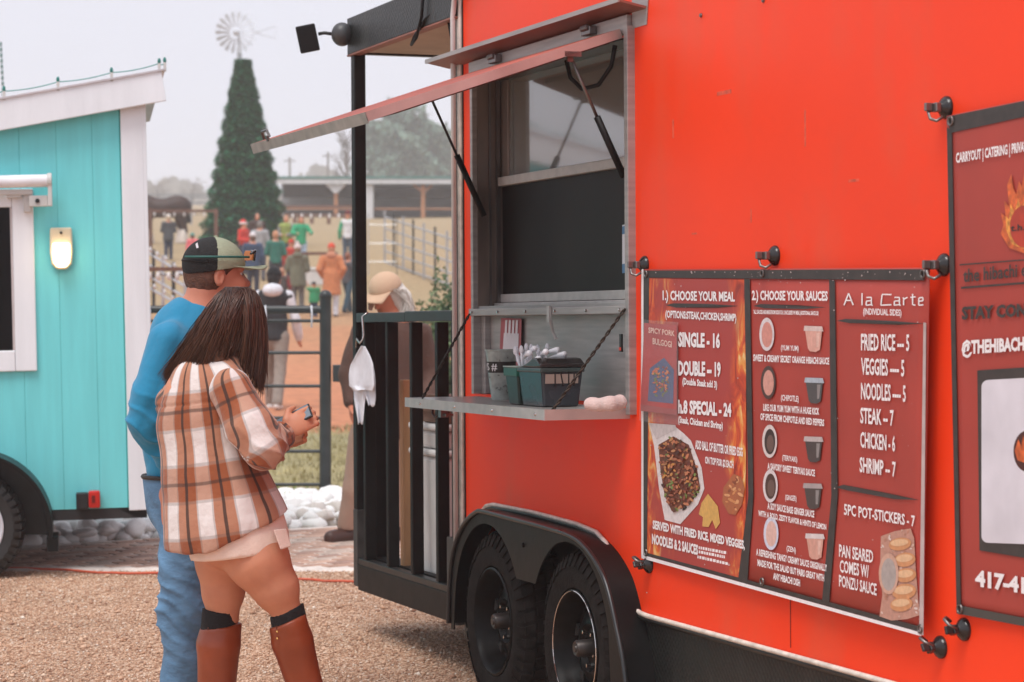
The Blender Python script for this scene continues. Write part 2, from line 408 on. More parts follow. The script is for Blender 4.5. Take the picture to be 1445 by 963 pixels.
o = part('ground', MB().add(V, Fc), groundmat(), smooth=True); o['kind'] = 'structure'

# gravel yard, a thin sheet with loose pebbles on it
def gravmat():
    m, t, b = newmat('gravel'); g = N(t, 'ShaderNodeNewGeometry')
    vo = N(t, 'ShaderNodeTexVoronoi', i_Scale=95.); t.links.new(g.outputs['Position'], vo.inputs['Vector'])
    hs = N(t, 'ShaderNodeSeparateColor'); t.links.new(vo.outputs['Color'], hs.inputs[0])
    rp = ramp(t, [(0, '#8f664e'), (.25, '#bb8e70'), (.5, '#cda283'), (.8, '#deba9d'), (1, '#ead2bd')]); t.links.new(hs.outputs[0], rp.inputs[0])
    n1 = N(t, 'ShaderNodeTexNoise', i_Scale=1.3, i_Detail=4.); t.links.new(g.outputs['Position'], n1.inputs['Vector']); r2 = ramp(t, [(.3, .68), (.7, 1.06)]); t.links.new(n1.outputs[0], r2.inputs[0])
    mx = N(t, 'ShaderNodeMix', data_type='RGBA', blend_type='MULTIPLY'); mx.inputs[0].default_value = 1; t.links.new(rp.outputs[0], mx.inputs[6]); t.links.new(r2.outputs[0], mx.inputs[7])
    t.links.new(mx.outputs[2], b.inputs['Base Color']); b.inputs['Roughness'].default_value = .85
    bp = N(t, 'ShaderNodeBump', i_Strength=.9, i_Distance=.006); bp.invert = True; t.links.new(vo.outputs['Distance'], bp.inputs['Height']); t.links.new(bp.outputs[0], b.inputs['Normal'])
    return m
gm = gravmat()
mb = MB(); mb.add([(-9, -12, .004), (9, -12, .004), (9, 13.35, .004), (-.9, 13.38, .004), (-9, 13.3, .004)], [(0, 1, 2, 3, 4)])
o = part('gravel_yard', mb, gm); o['kind'] = 'structure'
def pebbles(nn, x0, x1, y0, y1, r0, r1, mat, name, seed, ok=None):
    r = np.random.default_rng(seed); x = r.uniform(x0, x1, nn); y = r.uniform(y0, y1, nn)
    if ok is not None: kk = ok(x, y); x, y = x[kk], y[kk]; nn = len(x)
    s = r.uniform(r0, r1, nn); base = np.array([(1, 0, 0), (0, 1, 0), (-1, 0, 0), (0, -1, 0), (0, 0, .7), (0, 0, -.4)])
    tri = np.array([(0, 1, 4), (1, 2, 4), (2, 3, 4), (3, 0, 4), (1, 0, 5), (2, 1, 5), (3, 2, 5), (0, 3, 5)])
    a = r.uniform(0, 6.28, nn); ca, sa = np.cos(a), np.sin(a); sc = r.uniform(.6, 1.2, (nn, 6)); st = r.uniform(.6, 1.3, nn)
    B = base[None] * sc[..., None] * s[:, None, None]; B[..., 0] *= st[:, None]
    X = B[..., 0] * ca[:, None] - B[..., 1] * sa[:, None] + x[:, None]; Y = B[..., 0] * sa[:, None] + B[..., 1] * ca[:, None] + y[:, None]; Z = B[..., 2] + .004 + s[:, None] * .3
    me = mesh_np(name, np.stack([X, Y, Z], -1).reshape(-1, 3), (tri[None] + 6 * np.arange(nn)[:, None, None]).reshape(-1, 3))
    o = part(name, me, mat); return o
def pebmat():
    m, t, b = newmat('pebbles'); g = N(t, 'ShaderNodeNewGeometry'); rp = ramp(t, [(0, '#98705a'), (.3, '#be9376'), (.6, '#d2a98c'), (.9, '#e2c2a6'), (1, '#efe2d3')])
    t.links.new(g.outputs['Random Per Island'], rp.inputs[0]); t.links.new(rp.outputs[0], b.inputs['Base Color']); b.inputs['Roughness'].default_value = .8; return m
o = pebbles(90000, -3.4, 1.5, 9.0, 13.4, .003, .0085, pebmat(), 'loose_gravel', 3); props(o, 'loose tan pea gravel covering the yard', 'gravel', kind='stuff')

o = pebbles(900, -3.4, 1.5, 9.0, 13.3, .009, .02, pebmat(), 'larger_pebbles', 9); props(o, 'scattered larger pebbles and crumbs lying on the gravel', 'gravel', kind='stuff')
# brick path
path = thing('brick_path', 'weathered brick walk', None, (-1, 14.5, 0)); path['kind'] = 'structure'; del path['label']
def inpath(x, y):
    top = 14.6 + (x + 2.78) * (1.24 / 1.76) if x < -1.0 else 15.85 + (x + 1) * .35
    return 13.42 <= y <= top
bed = MB().add([(-7, 13.40, .0165), (4, 13.40, .0165), (4, 17.6, .0165), (-1, 15.87, .0165), (-2.78, 14.62, .0165), (-7, 13.9, .0165)], [(0, 1, 2, 3, 4, 5)]).add([(-7, 13.40, .0165), (4, 13.40, .0165), (4, 13.34, .0), (-7, 13.34, .0)], [(0, 3, 2, 1)])
part('mortar_bed', bed, M('mortar', '#d9cbc2', .95, var=.15, vs=30, bump=.3), path)
brickm = []
for i, c in enumerate(('#b08b79', '#c09c8a', '#a38274', '#bba497')): brickm.append(M('brick_%d' % i, c, .85, var=.25, vs=14, bump=.4, bs=70))
bmesh_ = [None] * 4; rest = MB(); nb = 0; ang = R(38); cells = []
for j in range(-60, 60):
    for i in range(-35, 35):
        u = (i + (.5 if j % 2 else 0)) * .212; v = j * .108
        x = -1 + u * math.cos(ang) - v * math.sin(ang); y = 14.6 + u * math.sin(ang) + v * math.cos(ang)
        if -4.5 < x < 3.5 and inpath(x, y - .03) and inpath(x, y + .05): cells.append((abs((x / y * FPX + 722.5) - 330) > 330, x, y))
cells.sort()
for k, (out, x, y) in enumerate(cells):
    dz = random.uniform(-.001, .003); da = ang + random.uniform(-.015, .015)
    Mx = Matrix.Translation((x, y, .012 + dz)) @ Matrix.Rotation(da, 4, 'Z') @ Matrix.Rotation(random.uniform(-.01, .01), 4, 'X')
    if k < 290:
        q = random.randrange(4)
        if bmesh_[q] is None:
            o = part('brick', MB().box(-.095, .095, -.042, .042, -.03, .008), brickm[q], path, path.matrix_world, bevel=.004, segs=1); bmesh_[q] = o.data
        else:
            o = bpy.data.objects.new('brick', bmesh_[q]); COL.objects.link(o); o.parent = path
            bv = o.modifiers.new('bevel', 'BEVEL'); bv.width = .004; bv.segments = 1
        o.matrix_local = path.matrix_world.inverted() @ Mx
    else:
        b = MB().box(-.099, .099, -.047, .047, -.03, .012); rest.add([Mx @ Vector(p) for p in b.v], b.f)
if rest.v: part('brick', rest, brickm[0], path, kind='stuff')

# white river stones
rocks = thing('rock_border', 'bed of rounded white river stones edging the brick walk under the gate', 'rock bed', (-2, 16.4, 0))
stonem = [M('river_stone_%d' % i, c, .8, var=.12, vs=9, bump=.2, bs=30) for i, c in enumerate(('#e6e2df', '#dad4d0', '#eeebe9', '#c9beb6', '#dccfc6'))]
def stone_mesh(seed):
    bm = bmesh.new(); bmesh.ops.create_icosphere(bm, subdivisions=2, radius=1)
    r = np.random.default_rng(seed); ks = r.normal(size=(4, 3)) * 1.6; ph = r.uniform(0, 6, 4)
    for v in bm.verts:
        p = np.array(v.co); s = 1 + .22 * sum(math.sin(p @ (ks[i] * 1.3) + ph[i]) for i in range(4)) / 1.5; v.co = v.co * s
    me = bpy.data.meshes.new('stone'); bm.to_mesh(me); bm.free(); me.polygons.foreach_set('use_smooth', [True] * len(me.polygons)); return me
smeshes = []
for i in range(10):
    me = stone_mesh(i); me.materials.append(stonem[i % 5]); smeshes.append(me)
pts = []
for lay in range(2):
    for k in range(2600):
        x = random.uniform(-4.6, .6); top = 14.72 + (x + 2.78) * .705 if x < -1 else 15.98 + (x + 1) * .35
        y = random.uniform(top, max(top + .9, 17.6)); s = random.uniform(.034, .072)
        if all((x - a) ** 2 + (y - b) ** 2 > (.66 * (s + c)) ** 2 for a, b, c, l in pts if l == lay): pts.append((x, y, s, lay))
pts.sort(key=lambda p: (not (-3.2 < p[0] < -.7), -p[3], p[1])); reststone = MB()
for k, (x, y, s, lay) in enumerate(pts):
    sc = Matrix.Diagonal((s * random.uniform(1, 1.5), s * random.uniform(.9, 1.2), s * random.uniform(.65, .9), 1))
    Mx = Matrix.Translation((x, y, s * .35 + lay * .05)) @ Matrix.Rotation(random.uniform(0, 6), 4, 'Z') @ Matrix.Rotation(random.uniform(-.3, .3), 4, 'X') @ sc
    me = smeshes[random.randrange(10)]
    if k < 295:
        o = bpy.data.objects.new('stone', me); COL.objects.link(o); o.parent = rocks; o.matrix_local = rocks.matrix_world.inverted() @ Mx
    else: reststone.add([Mx @ v.co for v in me.vertices], [tuple(p.vertices) for p in me.polygons])
if reststone.v: part('stone', reststone, stonem[0], rocks, smooth=True, kind='stuff')
# grass tufts between the stones and beyond the gate
def tufts(nn, x0, x1, y0, y1, h, mat, name, label, seed):
    r = np.random.default_rng(seed); x = r.uniform(x0, x1, nn); y = r.uniform(y0, y1, nn); a = r.uniform(0, 3.14, nn); w = r.uniform(.004, .01, nn) * (y / 15); hh = h * r.uniform(.4, 1.2, nn)
    z = np.array([hgt(q) for q in y]); dx = np.cos(a) * w; dy = np.sin(a) * w; lx = r.normal(0, .3, nn) * hh; ly = r.normal(0, .3, nn) * hh
    V = np.stack([np.stack([x - dx, y - dy, z], -1), np.stack([x + dx, y + dy, z], -1), np.stack([x + lx, y + ly, z + hh], -1)], 1).reshape(-1, 3)
    o = part(name, mesh_np(name, V, np.arange(nn * 3).reshape(-1, 3)), mat); props(o, label, 'grass', kind='stuff'); return o
tufts(15000, -6, 3, 17.6, 27, .06, M('grass_blades', '#a59a72', .9, var=.35, vs=1.2), 'grass', 'short yellow green winter grass beyond the gate', 5)
tufts(1500, -4.2, -1.5, 16.2, 18.2, .12, M('weeds', '#7c9a4c', .9, var=.3, vs=3), 'weeds', 'green weeds growing through the white stones', 6)
# orange cord
cord = MB(); P = [(-6, 13.0), (-3.2, 13.45), (-2.6, 13.38), (-2.2, 13.2), (-1.85, 13.18), (-1.4, 13.05), (-1.0, 12.85), (-.7, 12.75), (-.4, 12.9), (.3, 13.3)]
cp = []
for i in range(len(P) - 1):
    for k in range(6): t = k / 6; cp.append((P[i][0] * (1 - t) + P[i + 1][0] * t, P[i][1] * (1 - t) + P[i + 1][1] * t + .02 * math.sin(i * 3 + t * 6), .016))
cord.tube(cp, .007, 6); solo('extension_cord', cord, M('orange_cord', '#c9583a', .6), 'thin orange extension cord lying on the gravel along the brick walk', 'cord', smooth=True)

# ================================================================== RED FOOD TRAILER
tr = thing('food_trailer', 'bright orange red food trailer with open serving window, tandem black wheels and black rear porch', 'food trailer', (0, 0, 0), FT)
def T(name, mb, mat, par=None, **kw): return part(name, mb, mat, par or tr, FT, **kw)
wl = W(672, 300)[0]; wr = .035                     # opening
ST, SB = 2.43, 1.19                                # opening top and foot of the steel panel
BL, BR, BT, BB = -1.70, 5.2, 2.86, .50
w = MB()
w.box(BL, wl, 0, .03, SB, BT); w.box(wr, BR, 0, .03, SB, BT); w.box(wl, wr, 0, .03, ST, BT)
foot = [(-1.60, .5), (-1.56, .62), (-1.459, .723), (-1.39, .756), (-1.313, .767), (-.9, .768), (-.716, .764), (-.45, .757), (-.275, .742), (-.19, .712), (-.12, .663), (-.03, .582), (.041, .516), (.10, .503)]
fl_ = [(BL, .5)] + foot + [(BR, .5)]
for (xa, za), (xb, zb_) in zip(fl_[:-1], fl_[1:]):
    w.add([(xa, 0, za), (xb, 0, zb_), (xb, 0, SB), (xa, 0, SB), (xa, .03, za), (xb, .03, zb_), (xb, .03, SB), (xa, .03, SB)], [(0, 1, 2, 3), (7, 6, 5, 4), (0, 4, 5, 1)])
T('side_wall', w, red)
w = MB().box(BL, BR, .03, 2.2, BT - .04, BT + .01); T('roof', w, whitep)
T('end_wall', MB().box(BL, BL + .03, .032, 2.2, BB, BT - .04), red); T('end_wall', MB().box(BR - .03, BR, .032, 2.2, BB, BT - .04), red)
T('far_wall', MB().box(BL, BR, 2.2, 2.23, BB, BT), red)
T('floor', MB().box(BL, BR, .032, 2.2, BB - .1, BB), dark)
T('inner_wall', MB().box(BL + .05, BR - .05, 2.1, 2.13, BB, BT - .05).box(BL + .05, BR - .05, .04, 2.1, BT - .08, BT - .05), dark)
T('skirt', MB().box(.10, BR, .004, .03, .16, BB - .004).box(BL, -1.61, .004, .03, .2, BB - .004), diam)
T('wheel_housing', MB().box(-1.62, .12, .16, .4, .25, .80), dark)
# corner trim and conduit
T('corner_trim', MB().box(BL - .012, BL + .028, -.012, .035, .28, BT), whitet, bevel=.004)
c = [(BL + .0, -.03, .3), (BL + .0, -.03, 2.70)] + [(BL + .16 - .16 * math.cos(a), -.03, 2.70 + .13 * math.sin(a)) for a in (.5, .9, 1.3, 1.57)] + [(-1.2, -.03, 2.835)]
T('conduit', MB().tube(c, .011, 8), whitep, smooth=True)
T('corner_seam', MB().box(BL + .03, BL + .04, -.004, .02, .5, BT), blackm)
# pale piping round the fender, then along the foot of the wall
tp = [(a, -.012, b) for a, b in foot] + [(.16, -.012, .5), (1, -.012, .5), (3, -.012, .5), (BR, -.012, .5)]
T('piping', MB().tube(tp, .0085, 6), whitet, smooth=True)
T('piping_backing', MB().tube([(a, b + .004, z - .012) for a, b, z in tp], .011, 6), blackm, smooth=True)
# steel window frame with depth
D = .10
f = MB(); f.box(wl - .014, wl + .012, -.02, .03, SB, ST + .02); T('frame_stile', f, steel, bevel=.002)
f = MB(); f.box(wr - .012, wr + .018, -.028, .03, SB - .03, ST + .03); T('frame_stile', f, steel, bevel=.002)
T('window_jamb', MB().box(wl + .0125, wl + .02, .0, D + .02, 1.53, ST), bronze)
T('window_jamb', MB().box(wr - .02, wr - .0125, .0, D + .02, 1.53, ST), bronze)
T('jamb_rib', MB().box(wl + .0205, wl + .03, .045, .053, 1.53, ST - .004).box(wl + .0205, wl + .035, .075, .09, 1.53, ST - .004), steel_d)
T('window_head', MB().box(wl + .0125, wr - .0125, .002, D + .03, ST - .006, ST), steel_d)
T('hinge_rail', MB().box(wl - .014, wr - .0135, -.03, .0, 1.497, 1.525), steel, bevel=.003)
for s_ in np.linspace(wl + .03, wr - .05, 6): T('bolt', MB().lathe((s_, -.034, 1.511), [(.0, -.003), (.005, -.002), (.006, .004)], 'y', 8), chrome)
T('backsplash', MB().box(wl + .06, wr - .0125, .035, .045, SB, 1.497), steel)
T('backsplash_stile', MB().box(wl + .0125, wl + .058, .012, .045, SB, 1.4965), steel, bevel=.002)
T('window_sill', MB().box(wl + .021, wr - .021, .0, D + .0, 1.5255, 1.535), steel)
# sash, at depth D
g0 = W(702, 300, D)[0]; g1 = wr - .021
zt = W(795, 244, D)[1]; zb0 = W(795, 414, D)[1]
T('sill_rail', MB().box(g0, g1, D - .012, D + .02, zb0 - .03, zb0 + .004), alu, bevel=.003)
T('sill_lip', MB().box(g0 - .03, g1, D - .035, D - .013, zb0 - .055, zb0 - .031), alu, bevel=.003)
T('meeting_rail', MB().box(g0 - .01, g1, D - .02, D + .02, zt - .016, zt + .02), alu, bevel=.003)
T('sash_stile', MB().box(g0 - .004, g0 + .022, D - .0, D + .02, zb0 + .005, zt - .0165), blackm, bevel=.002)
T('sash_stile', MB().box(g0 - .01, g0 + .14, D - .006, D + .02, zt + .0205, ST - .007), bronze, bevel=.003)
T('window_pane', MB().box(g0 + .14, g1, D + .002, D + .007, zt + .0205, ST - .007), glass)
scr = M('insect_screen', (.012, .009, .008), .45, var=.9, vs=2.2, spec=.12, stretch=(1, 1, .4), bump=.02, bs=400)  # broad tone streaks paint faint reflections into the screen colour
T('screen', MB().box(g0 + .022, g1, D + .004, D + .008, zb0 + .0045, zt - .0165), scr)
T('screen_bar', MB().box(g0 + .06, g1, D + .03, D + .05, zt - .11, zt - .085), alu)
# drip ledge over the window
aw = MB(); ax0, ax1 = -1.83, .16
aw.add([(ax0, 0, 2.51), (ax1, 0, 2.51), (ax1, -.10, 2.53), (ax0, -.10, 2.53), (ax0, 0, 2.502), (ax1, 0, 2.502), (ax1, -.10, 2.522), (ax0, -.10, 2.522)],
       [(0, 1, 2, 3), (4, 7, 6, 5), (3, 2, 6, 7), (0, 3, 7, 4), (1, 5, 6, 2)])
T('ledge_lip', MB().box(ax0, ax1, -.106, -.1, 2.520, 2.536), steel)
T('drip_ledge', aw, M('ledge_steel_dark', '#8a5c50', .5, .3, var=.25, vs=5))
T('ledge_bracket', MB().add([(ax1 - .12, -.001, 2.45), (ax1, -.001, 2.45), (ax1 + .02, -.001, 2.58), (ax1 - .12, -.001, 2.58), (ax1 - .12, -.004, 2.45), (ax1, -.004, 2.45), (ax1 + .02, -.004, 2.58), (ax1 - .12, -.004, 2.58)], [(0, 1, 2, 3), (7, 6, 5, 4), (0, 4, 5, 1), (1, 5, 6, 2)]), steel)
T('hinge_plate', MB().box(wl - .02, wr + .0, -.022, -.001, ST + .005, ST + .068), steel, bevel=.003)
# lid
La, Lb = Vector((0, -.03, 2.452)), Vector((0, -.925, 2.15)); lt = (Lb - La).normalized(); ln = Vector((0, lt.z, -lt.y)) * -1
if ln.z < 0: ln = -ln
ls0, ls1 = -1.475, .0
def lidbox(s0, s1, t0, t1, n0, n1):
    m = MB(); vs = []
    for nn in (n0, n1):
        for (s_, t_) in ((s0, t0), (s1, t0), (s1, t1), (s0, t1)):
            p = La + lt * t_ + ln * nn; vs.append((s_, p.y, p.z))
    return m.add(vs, [(0, 3, 2, 1), (4, 5, 6, 7), (0, 1, 5, 4), (1, 2, 6, 5), (2, 3, 7, 6), (3, 0, 4, 7)])
LL = (Lb - La).length
lid = T('serving_lid', lidbox(ls0 + .004, ls1 - .004, .004, LL - .004, -.008, .002), M('lid_top_weathered', '#a04632', .6, var=.25, vs=4))
edge_s = M('lid_edge_steel', '#b9a09a', .45, .35, var=.15, vs=6)
T('lid_edge', lidbox(ls1 - .003, ls1, 0, LL, -.030, .002), edge_s, lid); T('lid_edge', lidbox(ls0, ls0 + .003, 0, LL, -.03, .002), edge_s, lid)
T('lid_edge', lidbox(ls0, ls1, LL - .003, LL, -.036, .002), M('lid_edge_grey', '#a39d97', .5, .35, var=.2, vs=14), lid)
T('lid_lining', lidbox(ls0 + .05, ls1 - .05, .03, LL - .12, -.035, -.012), M('lid_lining', '#5d4038', .6, var=.2), lid)
T('lid_latch', lidbox(ls0 + .25, ls0 + .27, LL - .005, LL + .004, -.005, .016).tube([(ls0 + .30, (La + lt * (LL + .002) + ln * .008).y, (La + lt * LL + ln * .01).z), (ls0 + .29, (La + lt * LL + ln * .04).y, (La + lt * LL + ln * .035).z), (ls0 + .22, (La + lt * LL + ln * .04).y, (La + lt * LL + ln * .035).z), (ls0 + .20, (La + lt * LL).y, (La + lt * LL + ln * .008).z)], .005, 6), steel_d, lid)
for s_ in (-1.2, -.26):
    T('hinge', MB().box(s_ - .04, s_ + .04, -.05, -.023, ST + .03, ST + .06).tube([(s_ - .03, -.05, ST + .055), (s_ + .03, -.05, ST + .055)], .011, 10), steel_d, bevel=.003)
for s_, pa in ((-1.44, (690, 305)), (-.03, (888, 250))):
    q = W(*pa, .02); a = Vector((s_, -.22 if s_ < -1 else -.2, 2.36)); b = Vector((q[0], .0, q[1])); mid = a.lerp(b, .5)
    g = T('gas_strut', MB().tube([mid, b], .0125, 8), blackp, smooth=True)
    T('strut_rod', MB().tube([a, mid], .0055, 6), steel_d if s_ > -1 else blackm, g, smooth=True); T('strut_bracket', MB().box(a.x - .03, a.x + .03, a.y - .03, a.y + .03, a.z - .005, a.z + .012).box(a.x - .006, a.x + .006, a.y - .01, a.y + .01, a.z - .02, a.z), steel_d, g)
lp = [(-.16, -.16, 2.36), (-.15, -.15, 2.30), (-.12, -.12, 2.26), (-.07, -.08, 2.27), (-.03, -.05, 2.33), (-.02, -.04, 2.40)]
T('lid_cable', MB().tube(lp, .008, 8), blackp, smooth=True)
# fold-down shelf
sx0, sx1 = -1.49, .0
sh = T('serving_shelf', MB().box(sx0 + .003, sx1 - .003, -.308, .0, 1.172, 1.18), M('shelf_steel', '#b3afab', .32, .55, var=.1, vs=8, bump=.02, bs=30))
T('shelf_edge', MB().box(sx0, sx1, -.311, -.308, 1.145, 1.181), alu, sh); T('shelf_edge', MB().box(sx1 - .003, sx1, -.308, -.001, 1.145, 1.181), edge_s, sh); T('shelf_edge', MB().box(sx0, sx0 + .003, -.308, -.001, 1.145, 1.181), alu, sh)
T('shelf_underside', MB().box(sx0 + .003, sx1 - .003, -.307, -.002, 1.150, 1.171), red, sh)
for s_ in (-1.3, -.9, -.5, -.08): T('bolt', MB().lathe((s_, -.315, 1.163), [(.0, -.002), (.005, -.001), (.006, .004)], 'y', 8), chrome, sh)
T('shelf_hook', MB().tube([(-1.27, -.27, 1.15), (-1.275, -.27, 1.125), (-1.24, -.27, 1.11), (-1.2, -.27, 1.125), (-1.2, -.27, 1.15)], .005, 6), blackm, sh, smooth=True)
T('shelf_latch', MB().box(-1.15, -1.12, -.29, -.26, 1.115, 1.15).box(-1.13, -1.09, -.28, -.25, 1.12, 1.13), steel_d, sh)
def chain(a, b):
    a = Vector(a); b = Vector(b); m = MB(); n = 46; d = (b - a).normalized(); x = d.cross(Vector((0, 0, 1))).normalized(); y = d.cross(x)
    for ph in (0, math.pi): m.tube([a.lerp(b, i / n) + x * .0035 * math.cos(i * 1.05 + ph) + y * .0035 * math.sin(i * 1.05 + ph) for i in range(n + 1)], .0032, 5)
    return m
chm = M('chain', '#3a3028', .5, .6, var=.5, vs=120)
q = W(596, 557, -.30); T('shelf_chain', chain((wl, -.03, 1.505), (q[0], -.30, 1.182)), chm, smooth=True)
q = W(790, 583, -.30); T('shelf_chain', chain((wr - .005, -.03, 1.515), (-.015, -.285, 1.165)), chm, smooth=True)
T('panel_latch', MB().box(-.665, -.64, -.04, -.031, 1.47, 1.53).tube([(-.653, -.03, 1.48), (-.657, -.02, 1.44), (-.648, -.01, 1.41)], .006, 6), alu)
T('lock_tag', MB().box(wr - .045, wr - .028, -.035, -.0285, 1.37, 1.43), blackm); T('lock_tag', MB().box(wr - .044, wr - .029, -.037, -.0355, 1.375, 1.385), M('tag_red', '#d8402a', .4), label='small red stripe on the lock tag')
# fender
HUB = (-1.155, -.325); HZ = .335; TR_ = .340
out = [(-1.59, .28), (-1.578, .41), (-1.54, .547), (-1.464, .64), (-1.369, .702), (-1.264, .742), (-1.185, .752), (-.902, .748), (-.555, .742), (-.288, .731), (-.142, .698), (-.019, .635), (.049, .567), (.115, .455), (.164, .361), (.20, .24)]
def arch(cx, a0, a1, r=.40, n=12): return [(cx + r * math.cos(a), HZ + r * math.sin(a)) for a in [a0 + (a1 - a0) * i / n for i in range(n + 1)]]
def strip(line, y0, y1, th):
    m = MB(); n = len(line); vs = []
    for i, (x, z) in enumerate(line):
        a = line[max(i - 1, 0)]; b = line[min(i + 1, n - 1)]; d = Vector((b[0] - a[0], b[1] - a[1])).normalized(); nx, nz = -d.y, d.x
        vs += [(x, y0, z), (x, y1, z), (x - nx * th, y1, z - nz * th), (x - nx * th, y0, z - nz * th)]
    fs = [(0, 1, 2, 3)]
    for i in range(n - 1):
        for k in range(4): a = i * 4 + k; b = i * 4 + (k + 1) % 4; fs.append((a, b, b + 4, a + 4))
    fs.append(tuple((n - 1) * 4 + k for k in (3, 2, 1, 0))); return m.add(vs, fs)
def smooth_line(L, k=5):
    L = [Vector((a, b)) for a, b in L]; o = []
    for i in range(len(L) - 1):
        p0, p1, p2, p3 = L[max(i - 1, 0)], L[i], L[i + 1], L[min(i + 2, len(L) - 1)]
        for j in range(k):
            t = j / k; o.append(tuple(.5 * ((2 * p1) + (p2 - p0) * t + (2 * p0 - 5 * p1 + 4 * p2 - p3) * t * t + (3 * p1 - p0 - 3 * p2 + p3) * t ** 3)))
    return o + [tuple(L[-1])]
so = smooth_line(out)
fd = T('fender', strip(so, -.10, .02, .006), fenm, smooth='auto')
T('fender_rim', MB().tube([(x, -.103, z) for x, z in so], .009, 8), M('fender_edge', (.02, .022, .023), .3, var=.2), fd, smooth=True)
mbp = MB(); n_ = 60   # outer cheek: strips between outline and the wheel arches
def zout(x):
    c = [p for p in so]; return float(np.interp(x, [p[0] for p in c], [p[1] for p in c]))
def zin(x):
    v = 0
    for h_ in HUB:
        d = .372 ** 2 - (x - h_) ** 2
        if d > 0: v = max(v, HZ + math.sqrt(d))
    return v
X = list(np.linspace(-1.57, .18, 120)); vs = []; fs = []
for i, x in enumerate(X):
    zo = zout(x) - .004; zi = max(min(zin(x), zo - .012), .26)
    if -1.10 < x < -.38 and abs(x + .74) < .12: zi = max(zi, .53)
    vs += [(x, -.098, zo), (x, -.098, zi), (x, -.092, zi), (x, -.092, zo)]
for i in range(len(X) - 1):
    for k in range(4): a = i * 4 + k; b = i * 4 + (k + 1) % 4; fs.append((a, b, b + 4, a + 4))
T('fender_cheek', MB().add(vs, fs), fenm, fd)
T('fender_bolt', MB().lathe((-.76, -.102, .66), [(0, -.004), (.008, -.003), (.009, .006)], 'y', 10), fenm, fd)
# wheels
def wheel(par, c, F_, w_=.2, r=TR_, rimr=.2, rmat=rimm, faceneg=True, treads=44, rub=rubber, edge=False):
    # axis along y, outer face at -y
    y0, y1 = c[1], c[1] + w_
    prof = [(rimr, y0 + .02), (rimr + .012, y0 + .004), (rimr + .06, y0 - .004), (r - .05, y0 + .002), (r - .022, y0 + .018), (r - .006, y0 + .04), (r, y0 + w_ * .35), (r, y0 + w_ * .65), (r - .006, y1 - .04), (r - .022, y1 - .018), (r - .05, y1), (rimr, y1 - .02)]
    ww = part('wheel', MB().tube([(c[0], c[1] + .09, c[2]), (c[0], c[1] + w_ + .02, c[2])], .05, 12), rmat, par, F_)
    part('tyre', MB().lathe((c[0], 0, c[2]), prof, 'y', 64), rub, ww, F_, smooth='auto')
    tb = MB()
    for k in range(treads):
        a = 2 * math.pi * k / treads
        for row, (ya, yb, off) in enumerate(((.012, .045, 0), (.055, .10, .5), (.105, .15, 0), (.155, w_ - .012, .5))):
            aa = a + off * 2 * math.pi / treads; da = 2 * math.pi / treads * .34; vs = []
            for yy, rr in ((ya, r - (.022 if row == 0 else .004)), (yb, r - (.022 if row == 3 else .004) + .0)):
                for s_ in (-1, 1):
                    for h_ in (0, .011): vs.append((c[0] + (rr + h_) * math.cos(aa + s_ * da + (.03 if yy == yb else 0)), y0 + yy, c[2] + (rr + h_) * math.sin(aa + s_ * da + (.03 if yy == yb else 0))))
            tb.add(vs, [(0, 1, 3, 2), (4, 6, 7, 5), (1, 5, 7, 3), (0, 4, 5, 1), (2, 3, 7, 6)])
        # shoulder lug
        vs = []
        for rr, yy in ((r - .055, y0 + .0), (r - .018, y0 + .016)):
            for s_ in (-1, 1):
                for h_ in (0, .007): aa = a + s_ * da * .9; vs.append((c[0] + rr * math.cos(aa), y0 * 0 + yy - h_ * .8, c[2] + rr * math.sin(aa)))
        tb.add(vs, [(0, 1, 3, 2), (4, 6, 7, 5), (1, 5, 7, 3), (0, 4, 5, 1), (2, 3, 7, 6)])
    part('tread', tb, rub, ww, F_)
    rp_ = [(rimr + .005, y0 + .004), (rimr - .002, y0 + .0), (rimr - .008, y0 + .008), (rimr - .012, y0 + .03), (rimr - .02, y0 + .05), (rimr - .03, y0 + .085), (rimr - .045, y0 + .09), (.11, y0 + .06), (.085, y0 + .055), (.07, y0 + .075), (.0, y0 + .075)]
    rm = part('rim', MB().lathe((c[0], 0, c[2]), rp_, 'y', 48), rmat, ww, F_, smooth='auto')
    if edge: part('rim_edge', MB().tube([(c[0] + (rimr) * math.cos(a), y0 + .0, c[2] + (rimr) * math.sin(a)) for a in np.linspace(0, 2 * math.pi, 49)[:-1]], .0018, 4, closed=True), chrome, ww, F_)
    for k in range(5):
        a = 2 * math.pi * k / 5 + .3
        tri = [(c[0] + rr * math.cos(a + da), c[2] + rr * math.sin(a + da)) for rr, da in ((.10, 0), (.148, .16), (.148, -.16))]
        part('rim_slot', MB().prism(tri, y0 + .062, y0 + .1), dark, ww, F_)
        b_ = a + .63
        part('lug_nut', MB().lathe((c[0] + .062 * math.cos(b_), 0, c[2] + .062 * math.sin(b_)), [(0, y0 + .045), (.007, y0 + .046), (.009, y0 + .06), (.009, y0 + .078)], 'y', 6), chrome, ww, F_)
    part('hub_cap', MB().lathe((c[0], 0, c[2]), [(.0, y0 - .0), (.012, y0 - .0), (.014, y0 + .006), (.024, y0 + .004), (.03, y0 + .012), (.032, y0 + .075)], 'y', 20), M('hub_dark', '#4a4543', .4, .6) if rmat is rimm else chrome, ww, F_, smooth='auto')
    return ww
for i, hx in enumerate(HUB): wheel(tr, (hx, -.078, HZ), FT, edge=(i == 1))
T('axle', MB().tube([(HUB[0], 0, HZ), (HUB[0], 2.3, HZ)], .04, 8).tube([(HUB[1], 0, HZ), (HUB[1], 2.3, HZ)], .04, 8), blackm)
for hx in HUB: wheel(tr, (hx, 2.25, HZ), FT)
